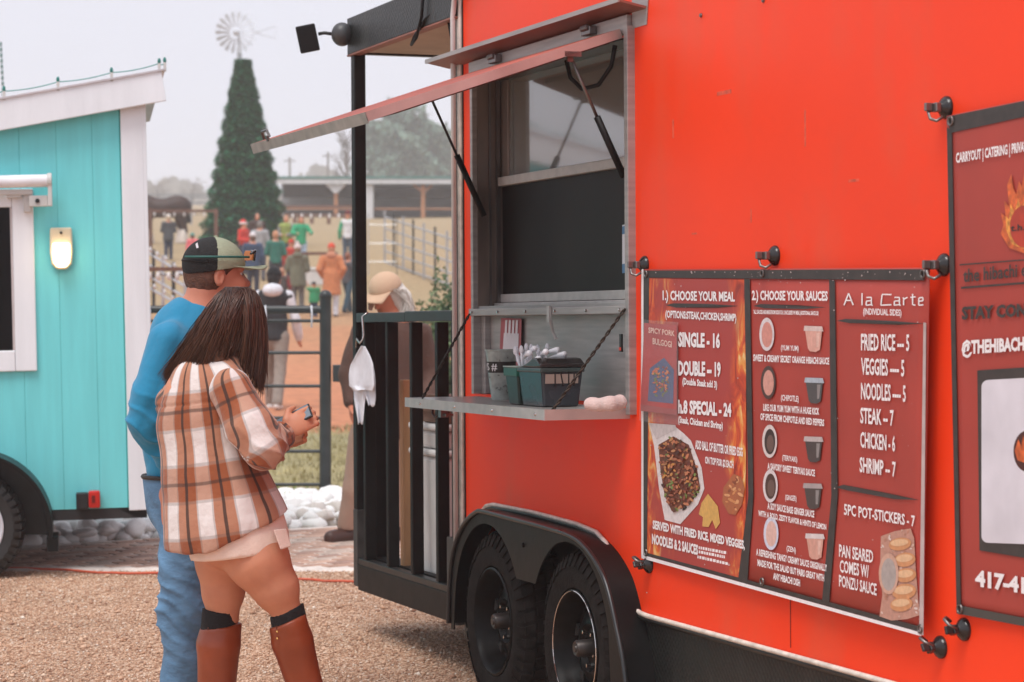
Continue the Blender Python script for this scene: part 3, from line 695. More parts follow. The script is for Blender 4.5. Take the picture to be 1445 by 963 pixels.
# chassis and porch
PL = -3.15
T('chassis_beam', MB().box(PL, 4.9, .05, .15, .26, .40).box(PL, 4.9, 2.0, 2.1, .26, .40), blackp)
T('porch_floor', MB().box(PL, BL - .015, .01, 2.2, .36, .385), M('porch_deck', (.03, .028, .027), .7, var=.3))
T('porch_side_beam', MB().box(PL + .06, BL - .14, -.02, .008, .255, .372), blackp, bevel=.004)
T('porch_corner_plate', MB().box(PL, PL + .06, -.022, .02, .27, .62), M('worn_black', (.04, .037, .035), .5, var=.3, vs=20), bevel=.003)
T('porch_corner_plate', MB().box(BL - .14, BL - .03, -.022, .02, .25, .60), M('worn_black', (.04, .037, .035), .5), bevel=.003)
T('porch_rear_beam', MB().box(PL, PL + .06, .022, 2.2, .27, .38), blackp)
edgem = M('post_edge', '#4b5a56', .4, .3, var=.3, vs=12)
def porch_post(s_, y_, z0, z1, wd=.055): 
    o = T('porch_post', MB().box(s_, s_ + wd, y_, y_ + wd, z0, z1), blackp, bevel=.005); return o
porch_post(PL, -.02, .62, 2.70); porch_post(PL, 2.12, .38, 2.70)
T('porch_post', MB().box(BL - .06, BL - .016, -.005, .03, .38, 2.70), blackp, bevel=.003)
T('porch_rail', MB().box(PL + .056, W(577, 440)[0], -.02, .028, 1.475, 1.517), blackm, bevel=.004)
T('porch_rail', MB().box(W(577, 440)[0] + .004, BL - .062, -.022, .026, 1.477, 1.521), blackm, bevel=.004)
T('porch_rail', MB().box(PL + .056, BL - .062, -.018, .026, .372, .40), blackm, bevel=.003)
for p_ in (517, 549, 583, 619, 642):
    s_ = W(p_, 600)[0]; T('baluster', MB().box(s_, s_ + .032, -.016, .024 + .012, .401, 1.474), blackp, bevel=.004)
T('rear_panel', MB().box(PL + .03, PL + .05, .056, .15, .39, 1.50), blackp); T('rear_rail', MB().box(PL + .01, PL + .05, .05, .16, 1.472, 1.512), blackm, bevel=.003)
# porch roof
T('porch_ceiling', MB().box(PL + .05, BL, .0, 2.2, 2.705, 2.715), ply)
T('porch_roof', MB().box(PL, BL, .0, 2.23, 2.82, 2.86), blackm)
T('roof_fascia', MB().box(PL - .02, BL + .01, -.03, -.001, 2.70, 2.865), diam, bevel=.003); T('roof_fascia', MB().box(PL - .02, PL + .02, .0, 2.23, 2.70, 2.865), diam, bevel=.003)
T('fascia_edge', MB().box(PL - .021, BL + .01, -.032, .012, 2.690, 2.699), M('rust_edge', '#8a5546', .6, var=.3), bevel=.002)
fl = T('floodlight_mount', MB().ball((PL - .0, -.06, 2.79), (.05, .05, .055), 16, 10), M('grey_globe', (.05, .05, .052), .45), smooth=True)
T('floodlight_arm', MB().tube([(PL - .03, -.06, 2.79), (PL - .05, -.13, 2.80), (PL - .06, -.155, 2.795)], .008, 8), blackm, fl, smooth=True)
fb = MB().box(-.02, .02, -.045, .045, -.062, .062); Rm = Matrix.Translation((PL - .08, -.20, 2.775)) @ Matrix.Rotation(R(12), 4, 'X') @ Matrix.Rotation(R(-18), 4, 'Z')
T('floodlight', MB().add([Rm @ Vector(p) for p in fb.v], fb.f), blackp, fl, bevel=.006)
fb = MB().box(-.024, -.021, -.038, .038, -.053, .053); T('floodlight_lens', MB().add([Rm @ Vector(p) for p in fb.v], fb.f), M('lens_dark', '#55605c', .15), fl)
T('hanging_cable', MB().tube([(-2.02, -.045, 2.86), (-2.05, -.045, 2.74), (-2.12, -.045, 2.66), (-2.2, -.04, 2.64), (-2.16, -.04, 2.67), (-2.04, -.03, 2.73), (-1.95, -.02, 2.75), (-1.85, .0, 2.72), (-1.8, .0, 2.62)], .007, 7), blackp, smooth=True)
T('hanging_cable', MB().tube([(-1.83, .02, 2.70), (-1.85, .02, 2.6), (-1.83, .02, 2.53), (-1.79, .02, 2.56), (-1.80, .02, 2.7)], .009, 7), blackp, smooth=True)
for px_, py_ in ((990, 22), (1078, 1)):
    q = W(px_, py_); T('wall_screw', MB().lathe((q[0], -.004, q[1]), [(0, -.003), (.006, -.002), (.007, .003)], 'y', 8), steel_d)
T('wall_seam', MB().box(1.165, 1.168, -.002, .001, .52, .66), M('seam_dark', '#8a2416', .5))
for (u_, v_, w_, h_) in ((1022, 131, .05, .006), (950, 182, .006, .03), (1205, 255, .03, .004), (1060, 305, .004, .02), (980, 330, .02, .003)):
    q = W(u_, v_); T('wall_scuff', MB().box(q[0] - w_, q[0] + w_, -.0006, .0001, q[1] - h_, q[1] + h_), M('scuff', '#d9573c', .6, var=.3, vs=60))
q = W(1136, 180); T('wall_scuff', MB().box(q[0] - .003, q[0] + .006, -.0006, .0001, q[1] - .055, q[1] + .05), M('scuff', '#d9573c', .6, var=.3, vs=60))

# ================================================================== BANNERS
bred = M('banner_red', '#a84036', .5, var=.10, vs=3, spec=.4)
bdark = M('banner_black', '#3a3533', .55, var=.3, vs=30)
bwhite = M('print_white', '#ece8e8', .55, var=.06, vs=60)
bgrey = M('banner_hem', '#b9a9a6', .55, var=.15, vs=20)
def flamemat():
    m, t, b = newmat('flame_print'); tc = N(t, 'ShaderNodeTexCoord'); at_ = N(t, 'ShaderNodeAttribute', attribute_name='uvp'); sp = N(t, 'ShaderNodeSeparateXYZ'); t.links.new(at_.outputs['Vector'], sp.inputs[0])
    mp = N(t, 'ShaderNodeMapping'); mp.inputs['Scale'].default_value = (1, 1, .55); t.links.new(tc.outputs['Object'], mp.inputs[0])
    n1 = N(t, 'ShaderNodeTexNoise', i_Scale=16., i_Detail=5., i_Distortion=1.6); t.links.new(mp.outputs[0], n1.inputs['Vector'])
    n2 = N(t, 'ShaderNodeTexNoise', i_Scale=6., i_Detail=3.); t.links.new(mp.outputs[0], n2.inputs['Vector'])
    # distance from the panel's middle: 0 centre, 1 side edges
    a = N(t, 'ShaderNodeMath', operation='SUBTRACT', i_1=.5); t.links.new(sp.outputs[0], a.inputs[0]); a2 = N(t, 'ShaderNodeMath', operation='ABSOLUTE'); t.links.new(a.outputs[0], a2.inputs[0])
    e = N(t, 'ShaderNodeMapRange'); e.inputs[1].default_value = .15; e.inputs[2].default_value = .5; e.inputs[3].default_value = -.22; e.inputs[4].default_value = .34; t.links.new(a2.outputs[0], e.inputs[0])
    s = N(t, 'ShaderNodeMath', operation='ADD'); t.links.new(e.outputs[0], s.inputs[0]); t.links.new(n2.outputs[0], s.inputs[1])
    mk = ramp(t, [(.5, 0.), (.72, 1.)]); t.links.new(s.outputs[0], mk.inputs[0])
    fr = ramp(t, [(.32, '#8e2f22'), (.45, '#c4482a'), (.55, '#d9682f'), (.62, '#e39a4a'), (.70, '#e8c98e')]); t.links.new(n1.outputs[0], fr.inputs[0])
    mx = N(t, 'ShaderNodeMix', data_type='RGBA'); t.links.new(mk.outputs[0], mx.inputs[0]); mx.inputs[6].default_value = lin('#a83f38'); t.links.new(fr.outputs[0], mx.inputs[7])
    t.links.new(mx.outputs[2], b.inputs['Base Color']); b.inputs['Roughness'].default_value = .5; return m
flame = flamemat()
def banner(name, label, cat, surf, s0, z0, group=None): return thing(name, label, cat, (s0, surf.y(s0), z0), FT, group)
S1 = Surf(-.010, -.016, .0025)
b1 = banner('menu_banner', 'wide red vinyl menu banner with meal prices, sauces and side dishes, beside the serving window', 'banner', S1, 1.0, .66)
def B1(name, mb, mat, **kw): return part(name, mb, mat, b1, FT, **kw)
TL, TR2, BR2, BL2 = (905, 380), (1312, 378), (1303, 897), (905, 787)
o = B1('banner_sheet', px_grid(S1, TL, TR2, BR2, BL2, 24, 10, -.0015), bred, smooth=True)
o.modifiers.new('thickness', 'SOLIDIFY').thickness = .0015; o.modifiers[-1].offset = 0
L1 = .003
def q4(S, par, name, a, b, c, d, mat, lift=L1, nx=8, ny=2): return part(name, px_grid(S, a, b, c, d, nx, ny, lift), mat, par, FT)
o = q4(S1, b1, 'flame_panel', (915, 393), (1053, 395), (1052, 818), (913, 783), flame, .002, 10, 20)
at_ = o.data.attributes.new('uvp', 'FLOAT_VECTOR', 'POINT'); at_.data.foreach_set('vector', [c for j in range(21) for i in range(11) for c in (i / 10, j / 20, 0)])
q4(S1, b1, 'banner_border', (908, 382), (1308, 380), (1304, 396), (908, 392), bdark); q4(S1, b1, 'banner_border', (908, 392), (916, 392), (913, 780), (908, 779), bdark)
q4(S1, b1, 'banner_hem', (905, 380), (908, 380), (908, 787), (905, 787), bwhite, .004); q4(S1, b1, 'banner_hem', (905, 783), (1300, 893), (1300, 898), (905, 788), bwhite, .004); q4(S1, b1, 'banner_hem', (1303, 455), (1307, 456), (1303, 897), (1297, 895), bgrey, .004)
q4(S1, b1, 'banner_border', (908, 779), (1296, 884), (1297, 892), (908, 783), bdark, .003)
q4(S1, b1, 'panel_divider', (1050, 394), (1058, 394), (1063, 700), (1056, 700), bdark, .0035, 1, 12); q4(S1, b1, 'panel_divider', (1056, 700), (1063, 700), (1054, 828), (1041, 822), bdark, .0035, 1, 8)
q4(S1, b1, 'panel_divider', (1170, 395), (1178, 396), (1182, 700), (1173, 700), bdark, .0035, 1, 12); q4(S1, b1, 'panel_divider', (1173, 700), (1182, 700), (1170, 851), (1160, 847), bdark, .0035, 1, 8)
def brush(x0, y0, x1, y1, h): B1('underline', px_poly(S1, [(x0, y0), (x0 + (x1 - x0) * .1, y0 - h * .45), (x0 + (x1 - x0) * .6, y0 + (y1 - y0) * .6 - h * .4), (x1, y1), (x0 + (x1 - x0) * .7, y0 + (y1 - y0) * .7 + h * .5), (x0 + (x1 - x0) * .15, y0 + h * .55)], .0035), bdark)
brush(939, 431, 1043, 432, 6); brush(1063, 432, 1166, 434, 6); brush(1180, 453, 1306, 457, 6); brush(1178, 688, 1298, 706, 8)
def tx(S, par, rows, mat=bwhite):
    for r_ in rows: part('lettering', px_text(S, *r_[:1], *r_[1:6], **(r_[6] if len(r_) > 6 else {})), mat, par, FT)
bd = dict(bold=.036); bl = dict(bold=.022); bb = dict(bold=.046)
tx(S1, b1, [
 ('1.) CHOOSE YOUR MEAL', 935, 410, 1037, 412, 18, bd), ('(OPTIONS:STEAK,CHICKEN,SHRIMP)', 939, 438, 1039, 443, 14, bd), ('SINGLE - 16', 957, 468, 1016, 470, 22, bb), ('DOUBLE -- 19', 957, 509, 1017, 511, 22, bb),
 ('(Double Steak add 3)', 963, 533, 1012, 538, 13, bd), ('h.8 SPECIAL - 24', 957, 564, 1032, 569, 20, bb), ('(Steak, Chicken and Shrimp)', 957, 587, 1020, 596, 13, bd),
 ('ADD BALL OF BUTTER OR FRIED EGG', 981, 621, 1048, 632, 13, bd), ('ON TOP FOR $2 EACH', 995, 644, 1035, 651, 12, bd),
 ('SERVED WITH FRIED RICE, MIXED VEGGIES,', 921, 734, 1051, 763, 15, bb), ('NOODLES & 2 SAUCES', 920, 753, 985, 769, 15, bb),
 ('2.) CHOOSE YOUR SAUCES', 1061, 410, 1168, 411, 18, bd), ('*ALL SAUCES ARE MADE FROM SCRATCH, 2 INCLUDED W/ MEAL (ADDITIONAL SAUCE .50)', 1063, 437, 1155, 439, 8, bd),
 ('(YUM YUM)', 1102, 487, 1127, 488, 10, bl), ('SWEET & CREAMY SECRET ORANGE HIBACHI SAUCE', 1063, 500, 1170, 505, 10, bd),
 ('(CHIPOTLE)', 1102, 557, 1127, 559, 11, bl), ('LIKE OUR YUM YUM WITH A HUGE KICK', 1077, 570, 1156, 576, 10, bd), ('OF SPICE FROM CHIPOTLE AND RED PEPPERS', 1073, 583, 1163, 592, 10, bd),
 ('(TERIYAKI)', 1104, 642, 1125, 645, 10, bl), ('A SAVORY SWEET TERIYAKI SAUCE', 1083, 653, 1150, 663, 10, bd),
 ('(GINGER)', 1108, 698, 1124, 700, 10, bl), ('A SOY SAUCE BASE GINGER SAUCE', 1083, 709, 1149, 721, 10, bd), ('WITH A BOLD, ZESTY FLAVOR & HINTS OF LEMON', 1070, 720, 1166, 740, 10, bd),
 ('(ZEN)', 1110, 770, 1123, 773, 10, bl), ('A REFRESHING TANGY CREAMY SAUCE ORIGINALLY', 1067, 774, 1167, 797, 10, bd), ('MADE FOR THE SALAD BUT PAIRS GREAT WITH', 1069, 789, 1163, 811, 10, bd), ('ANY HIBACHI DISH', 1091, 808, 1129, 818, 10, bd),
 ('(INDIVIDUAL SIDES)', 1218, 435, 1272, 437, 12, bl),
 ('FRIED RICE --- 5', 1215, 471, 1283, 472, 24, bl), ('VEGGIES ---- 5', 1215, 505, 1276, 508, 24, bl), ('NOODLES ---- 5', 1215, 540, 1278, 544, 24, bl), ('STEAK -- 7', 1214, 575, 1261, 579, 23, bl), ('CHICKEN - 6', 1214, 609, 1263, 615, 23, bl), ('SHRIMP -- 7', 1213, 645, 1264, 652, 22, bl),
 ('5PC POT-STICKERS - 7', 1191, 711, 1291, 728, 16, bl), ('PAN SEARED', 1184, 768, 1232, 777, 18, bl), ('COMES W/', 1185, 790, 1226, 798, 18, bl), ('PONZU SAUCE', 1184, 811, 1237, 824, 17, bl)])
# hand-drawn angular title
ttl = {'A': ([(0, 1), (.5, 0), (1, 1)], [(.15, .6), (.9, .6)]), 'l': ([(.1, 0), (0, .1), (0, 1)],), 'a': ([(.1, .35), (.8, .35), (.8, 1), (1, 1)], [(.8, .62), (.1, .66), (.05, 1), (.8, .95)]), 'C': ([(1, .12), (.12, .1), (.0, 1), (1, .96)],),
       'r': ([(0, .35), (.1, .45), (.1, 1)], [(.1, .5), (.9, .35)]), 't': ([(.4, .05), (.4, .95), (.9, 1)], [(0, .35), (.95, .3)]), 'e': ([(.05, .68), (.85, .62), (.8, .35), (.1, .4), (.08, 1), (.9, .97)],)}
x = 1191; m = MB()
for ch, wd in (('A', 15), (' ', 8), ('l', 4), ('a', 12), (' ', 7), ('C', 17), ('a', 12), ('r', 9), ('t', 10), ('e', 10)):
    if ch != ' ':
        for st in ttl[ch]:
            for (a, b), (c_, d) in zip(st[:-1], st[1:]):
                p0 = (x + a * (wd - 2), 414 + b * 17); p1 = (x + c_ * (wd - 2), 414 + d * 17); L_ = math.hypot(p1[0] - p0[0], p1[1] - p0[1]) or 1; nx, ny = -(p1[1] - p0[1]) / L_ * .9, (p1[0] - p0[0]) / L_ * .9
                m.add([S1.at(p0[0] + nx, p0[1] + ny, .002), S1.at(p1[0] + nx, p1[1] + ny, .002), S1.at(p1[0] - nx, p1[1] - ny, .002), S1.at(p0[0] - nx, p0[1] - ny, .002)], [(0, 1, 2, 3)])
    x += wd + 1.2
B1('lettering', m, bwhite)
m = MB()   # unreadably small print
for (x0, y0, x1, y1) in ((986, 771, 1053, 784), (986, 777, 1021, 784), (984, 784, 1031, 795)):
    k = x0
    while k < x1:
        w_ = random.uniform(1.5, 4); yy = y0 + (y1 - y0) * (k - x0) / (x1 - x0); m.add([S1.at(k, yy, .002), S1.at(k, yy + 4, .002), S1.at(k + w_, yy + 4.4, .002), S1.at(k + w_, yy + .4, .002)], [(0, 1, 2, 3)]); k += w_ + 1
B1('lettering', m, bwhite, kind='stuff')
# printed pictures
def flat(nm, col, r=.5): return M(nm, col, r, var=.12, vs=70)
def blobs(S, par, name, poly, n, cols, r0, r1, lift, seed):
    rr = random.Random(seed); xs_ = [p[0] for p in poly]; ys_ = [p[1] for p in poly]; mm = {c: MB() for c in cols}
    def ins(x, y):
        c = False; j = len(poly) - 1
        for i in range(len(poly)):
            if (poly[i][1] > y) != (poly[j][1] > y) and x < (poly[j][0] - poly[i][0]) * (y - poly[i][1]) / (poly[j][1] - poly[i][1]) + poly[i][0]: c = not c
            j = i
        return c
    k = 0
    while k < n:
        x, y = rr.uniform(min(xs_), max(xs_)), rr.uniform(min(ys_), max(ys_))
        if not ins(x, y): continue
        c = rr.choice(cols); r = rr.uniform(r0, r1); a0 = rr.uniform(0, 6); st = rr.uniform(1.2, 2.4); li = lift + k * .00002
        pts_ = ellipse(x, y, r * .7, r * st * .7, 7, a0); mm[c].add([S.at(a, b, li) for a, b in pts_], [tuple(range(7))]); k += 1
    for c in cols:
        if mm[c].v: part(name, mm[c], flat('print_' + c[1:], c), par, FT, kind='stuff')
B1('meal_box_print', px_poly(S1, [(916, 598), (950, 600), (965, 612), (975, 622), (990, 660), (994, 690), (985, 712), (960, 740), (938, 734), (930, 690), (923, 630)], .0035), flat('box_white', '#d8d0cf'))
B1('meal_box_print', px_poly(S1, [(915, 597), (953, 600), (955, 606), (926, 620)], .004), flat('box_white2', '#c3b9b8'))
tray = [(929, 628), (950, 616), (972, 628), (984, 664), (988, 690), (974, 712), (948, 722), (938, 700), (932, 665)]
B1('meal_print', px_poly(S1, tray, .0038), flat('food_base', '#6e3a28'))
blobs(S1, b1, 'meal_print', tray, 280, ['#8a4d38', '#6b3126', '#a8674a', '#b98258', '#5d3f2a', '#7b8a4a', '#c27a58', '#4e2a24', '#c98a4a', '#9a5a44'], 1.1, 3.0, .004, 4)
for cx_, cy_ in ((981, 700), (966, 718)): B1('meal_box_print', px_poly(S1, ellipse(cx_, cy_, 1.6, 4, 12, .9), .0042), bdark)
B1('chips_print', px_poly(S1, [(999, 697), (1006, 706), (1013, 715), (1016, 738), (1010, 747), (1005, 734), (1000, 744), (991, 743), (992, 730), (986, 726), (990, 710)], .004), flat('chips', '#d0a45a'))
B1('dumpling_print', px_poly(S1, [(1035, 669), (1046, 673), (1051, 690), (1047, 712), (1038, 727), (1028, 725), (1019, 708), (1021, 688)], .004), flat('dumpling', '#a8623e'))
blobs(S1, b1, 'dumpling_print', [(1035, 671), (1046, 675), (1049, 700), (1038, 724), (1022, 706)], 26, ['#c98a58', '#8d4a30', '#d9a070'], 1.5, 3.5, .0042, 8)
for (cx_, cy_, ring, fill) in ((1082, 472, '#d9cfd0', '#cf8d80'), (1084, 540, '#4d3833', '#d0988a'), (1086, 623, '#d5c9c6', '#3a2a26'), (1087, 686, '#d9cfd0', '#4a3028'), (1088, 753, '#cfd2e2', '#d9b3a8')):
    B1('sauce_print', px_poly(S1, ellipse(cx_, cy_, 10.5, 23.5), .0035), flat('ring' + ring[1:], ring)); B1('sauce_print', px_poly(S1, ellipse(cx_ + .3, cy_ + .5, 7.6, 18.), .0038), flat('fill' + fill[1:], fill)); B1('sauce_print', px_poly(S1, ellipse(cx_ + 1, cy_ + 3, 5.0, 12.), .004), flat('fillb' + fill[1:], fill if fill[1] in 'cd' else '#6a524a'))
for (cx_, cy_, fill, lidc) in ((1148, 478, '#d4a091', '#d3bdb6'), (1149, 551, '#4f4c4c', '#a9b3bd'), (1148, 634, '#4a3f3d', '#b9adab'), (1147, 700, '#4d4340', '#a89d9c'), (1150, 771, '#cf9c8c', '#d6cccb')):
    B1('cup_print', px_poly(S1, [(cx_ - 12, cy_ - 12), (cx_ + 12, cy_ - 11), (cx_ + 9, cy_ + 16), (cx_ + 3, cy_ + 19), (cx_ - 5, cy_ + 18), (cx_ - 8, cy_ + 14)], .0036), flat('cup' + fill[1:], fill)); B1('cup_print', px_poly(S1, [(cx_ + 4, cy_ - 8), (cx_ + 9, cy_ - 8), (cx_ + 7, cy_ + 12), (cx_ + 4, cy_ + 12)], .0038), flat('cups' + fill[1:], '#8b8583' if fill[1] == '4' else '#dcb4a6'))
    B1('cup_print', px_poly(S1, [(cx_ - 13, cy_ - 18), (cx_ + 12, cy_ - 17), (cx_ + 14, cy_ - 10), (cx_ - 14, cy_ - 11)], .0038), flat('cl' + lidc[1:], lidc))
wrap_ = [(1243, 757), (1262, 750), (1285, 746), (1290, 760), (1292, 800), (1296, 850), (1299, 868), (1280, 874), (1258, 876), (1241, 870), (1245, 840), (1242, 800)]
B1('pot_sticker_print', px_poly(S1, wrap_, .0036), flat('wrap', '#b98b7a'))
blobs(S1, b1, 'pot_sticker_print', wrap_, 60, ['#c9a897', '#b07c66', '#d9c8bf'], 1.2, 2.8, .0037, 12)
for (cx_, cy_, a, b_) in ((1270, 768, 9, 16), (1277, 790, 10, 15), (1278, 812, 10, 15), (1276, 835, 11, 17), (1272, 853, 10, 16)):
    B1('pot_sticker_print', px_poly(S1, ellipse(cx_, cy_, b_, a, 20, -.15), .0052), flat('ps1', '#c98e62')); B1('pot_sticker_print', px_poly(S1, ellipse(cx_ - 1, cy_ - 2, b_ * .8, a * .55, 16, -.1), .0055), flat('ps2', '#dcb48c'))
B1('sauce_print', px_poly(S1, ellipse(1254, 810, 14, 29), .0058), flat('pc1', '#c9a08c')); B1('sauce_print', px_poly(S1, ellipse(1254, 811, 10.5, 23), .006), flat('pc2', '#a89e99'))
for gx, gy in ((911, 387), (1075, 386), (1302, 387), (911, 780), (1075, 821), (1298, 888)):
    p = S1.at(gx, gy, .006); B1('grommet', MB().tube([(p[0] + .010 * math.cos(a), p[1], p[2] + .010 * math.sin(a)) for a in np.linspace(0, 6.283, 13)[:-1]], .003, 5, closed=True), steel_d)
# creases and specks on the vinyl
m = MB()
for k in range(90):
    x = random.uniform(912, 1298); y = 384 + random.random() ** 2.2 * 20 if k < 50 else random.uniform(384, 860); r = random.uniform(.4, 1.1); m.add([S1.at(a, b, .0065) for a, b in ellipse(x, y, r, r * random.uniform(.5, 1.6), 5)], [(0, 1, 2, 3, 4)])
B1('scratches', m, bgrey, kind='stuff')
# small flyer in a plastic sleeve
S1b = Surf(S1.a - .010, S1.b, S1.amp)
fly = thing('flyer', 'small red spicy pork flyer in a clear sleeve taped over the menu banner', 'flyer', (S1b.at(928, 600)[0], S1b.at(928, 600)[1], S1b.at(928, 600)[2]), FT)
q4(S1b, fly, 'paper', (909, 456), (955, 459), (955, 578), (904, 571), M('flyer_red', '#b5302c', .35, var=.15, vs=9), 0)
q4(S1b, fly, 'paper_foot', (904, 571), (955, 578), (955, 586), (904, 580), M('flyer_foot', '#a24a4a', .4), .0003)
tx(S1b, fly, [('SPICY PORK', 915, 462, 952, 467, 8, bl), ('BULGOGI', 921, 477, 948, 482, 9, bl)], M('flyer_print', '#e0c5b8', .5))
part('bowl_print', px_poly(S1b, [(937, 505), (951, 522), (950, 570), (914, 566), (917, 520)], .0008), flat('bowlb', '#4a5a80'), fly, FT); blobs(S1b, fly, 'bowl_print', [(937, 512), (947, 524), (940, 560), (925, 560), (920, 522)], 70, ['#c9663a', '#d98a50', '#8d3a2a', '#6d7a3c'], 1, 2.6, .001, 3)
sleeve = M('clear_sleeve', '#cfc4c4', .12, var=.02); t = sleeve.node_tree; t.nodes['Principled BSDF'].inputs['Alpha'].default_value = .16
q4(S1b, fly, 'sleeve', (905, 451), (957, 455), (957, 600), (902, 594), sleeve, .003)
# second banner
S2 = Surf(-.012, -.002, .004)
b2 = banner('tall_banner', 'tall dark red vinyl banner with flame logo, cut by the right edge of the photo', 'banner', S2, 2.35, .72)
XR = 1560; up_ = lambda x: 164 - (x - 1336) * .205; dn_ = lambda x: 866 + (x - 1350) * .19
o = part('banner_sheet', px_grid(S2, (1336, 164), (XR, up_(XR)), (XR, dn_(XR)), (1350, 866), 14, 30, -.0015), bred, b2, FT, smooth=True); o.modifiers.new('thickness', 'SOLIDIFY').thickness = .0015; o.modifiers[-1].offset = 0
q4(S2, b2, 'banner_border', (1336, 165), (XR, up_(XR) + 1), (XR, up_(XR) + 22), (1341, 188), bdark, .002, 10, 2); q4(S2, b2, 'banner_border', (1336, 180), (1343, 184), (1356, 862), (1350, 864), bdark, .002, 2, 20)
q4(S2, b2, 'banner_border', (1350, 854), (XR, dn_(XR) - 12), (XR, dn_(XR)), (1350, 866), M('hem_dark', '#45433f', .5), .0025, 8, 2)
tx(S2, b2, [('CARRYOUT | CATERING | PRIVAT', 1349, 216, 1449, 199, 19, bd), ('@THEHIBACHI', 1357, 480, 1449, 474, 26, bb), ('417-41', 1376, 804, 1446, 815, 24, bb)])
tx(S2, b2, [('the hibachi e', 1359, 380, 1449, 371, 19, bl), ('STAY CON', 1357, 433, 1448, 428, 19, bb)], bdark)
q4(S2, b2, 'underline', (1354, 373), (1500, 362), (1500, 364), (1354, 375), bdark, .003); q4(S2, b2, 'underline', (1356, 405), (1500, 394), (1500, 397), (1356, 408), bdark, .003)
fm = M('flame_ring', '#c9602e', .5, var=.5, vs=40)
fp = [(1412, 330), (1416, 318), (1412, 300), (1419, 306), (1417, 283), (1424, 292), (1421, 262), (1427, 246), (1430, 266), (1434, 275), (1438, 256), (1442, 264), (1446, 240), (1450, 262), (1456, 275), (1462, 255), (1466, 280), (1474, 290), (1472, 310), (1478, 330), (1470, 348), (1446, 358), (1424, 350)]
part('flame_logo', px_poly(S2, fp, .003), fm, b2, FT); part('flame_logo', px_poly(S2, [(1420, 325), (1419, 305), (1424, 310), (1426, 288), (1432, 300), (1437, 280), (1441, 296), (1448, 278), (1456, 296), (1462, 286), (1466, 305), (1472, 326), (1464, 346), (1446, 352), (1428, 345)], .0033), M('flame_yellow', '#d9903f', .5, var=.5, vs=60), b2, FT)
part('flame_logo', px_poly(S2, ellipse(1446, 320, 21, 30), .0036), M('logo_red', '#b03a26', .5, var=.2, vs=20), b2, FT)
tx(S2, b2, [('t.h.', 1426, 318, 1446, 316, 9, bl)], bdark)
q4(S2, b2, 'code_panel', (1379, 523), (1520, 514), (1520, 800), (1382, 777), bdark, .003, 4, 4)
def rr_(x0, y0, x1, y1, r):
    o_ = []
    for cx_, cy_, a in ((x0 + r, y0 + r, 180), (x1 - r, y0 + r, 270), (x1 - r, y1 - r, 0), (x0 + r, y1 - r, 90)): o_ += [(cx_ + r * math.cos(R(a + k * 18)), cy_ + r * math.sin(R(a + k * 18))) for k in range(6)]
    return o_
part('code_panel', px_poly(S2, [(x, y + (x - 1385) * (.03 if y > 650 else -.05) * (y - 650) / (100 if y > 650 else -100) * (1 if y > 650 else 1)) for x, y in rr_(1385, 537, 1500, 766, 9)], .004), M('panel_white', '#d6d4dc', .45), b2, FT)
part('code_panel', px_poly(S2, ellipse(1449, 637, 19, 29), .005), M('dot_dark', '#47201c', .5), b2, FT); part('code_panel', px_poly(S2, [(1436, 650), (1432, 636), (1437, 620), (1441, 630), (1444, 615), (1449, 632), (1453, 640), (1451, 655)], .0055), fm, b2, FT)
for gx, gy in ((1341, 171), (1354, 860)):
    p = S2.at(gx, gy, .006); part('grommet', MB().tube([(p[0] + .011 * math.cos(a), p[1], p[2] + .011 * math.sin(a)) for a in np.linspace(0, 6.283, 13)[:-1]], .003, 5, closed=True), steel_d, b2, FT)
# magnetic hooks that hold the banners
gloss = M('glossy_black', (.02, .018, .018), .22, var=.1)
def hook(px, py, label, tilt=0.):
    s_, z_ = W(px, py, -.02); root = thing('magnetic_hook', label, 'hook', (s_, 0, z_), FT, 'magnetic hooks holding the banners')
    c_ = (s_, 0, z_); Rt = Matrix.Translation(c_) @ Matrix.Rotation(tilt, 4, 'Y') @ Matrix.Translation([-v for v in c_]); fr = FT @ Rt
    part('magnet_base', MB().lathe(c_, [(0, -.026), (.012, -.026), (.016, -.02), (.026, -.012), (.03, -.006), (.03, -.0005)], 'y', 20), gloss, root, fr, smooth='auto')
    part('hook_arm', MB().box(s_ - .014, s_ + .014, -.04, -.024, z_ - .012, z_ + .012).box(s_ - .012, s_ - .002, -.062, -.04, z_ - .01, z_ + .012), gloss if tilt else steel_d, root, fr, bevel=.003)
    part('hook_ring', MB().tube([(s_ - .012, -.03, z_), (s_ - .01, -.05, z_ - .012), (s_ + .004, -.052, z_ - .03), (s_ + .014, -.04, z_ - .036), (s_ + .02, -.025, z_ - .026)], .0045, 6), steel_d, root, fr, smooth=True)
hook(903, 374, 'black magnetic hook at the upper left corner of the menu banner')
hook(1086, 361, 'black magnetic hook above the middle of the menu banner top edge')
hook(1324, 374, 'black magnetic hook at the upper right corner of the menu banner')
hook(1327, 152, 'grey black magnetic hook at the top left corner of the tall banner')
hook(909, 797, 'small black magnetic hook under the lower left corner of the menu banner', 2.6)
hook(1319, 914, 'bulbous black magnetic hook below the lower right corner of the menu banner', 2.6)
hook(1352, 889, 'round black magnetic hook under the lower left corner of the tall banner', 2.8)
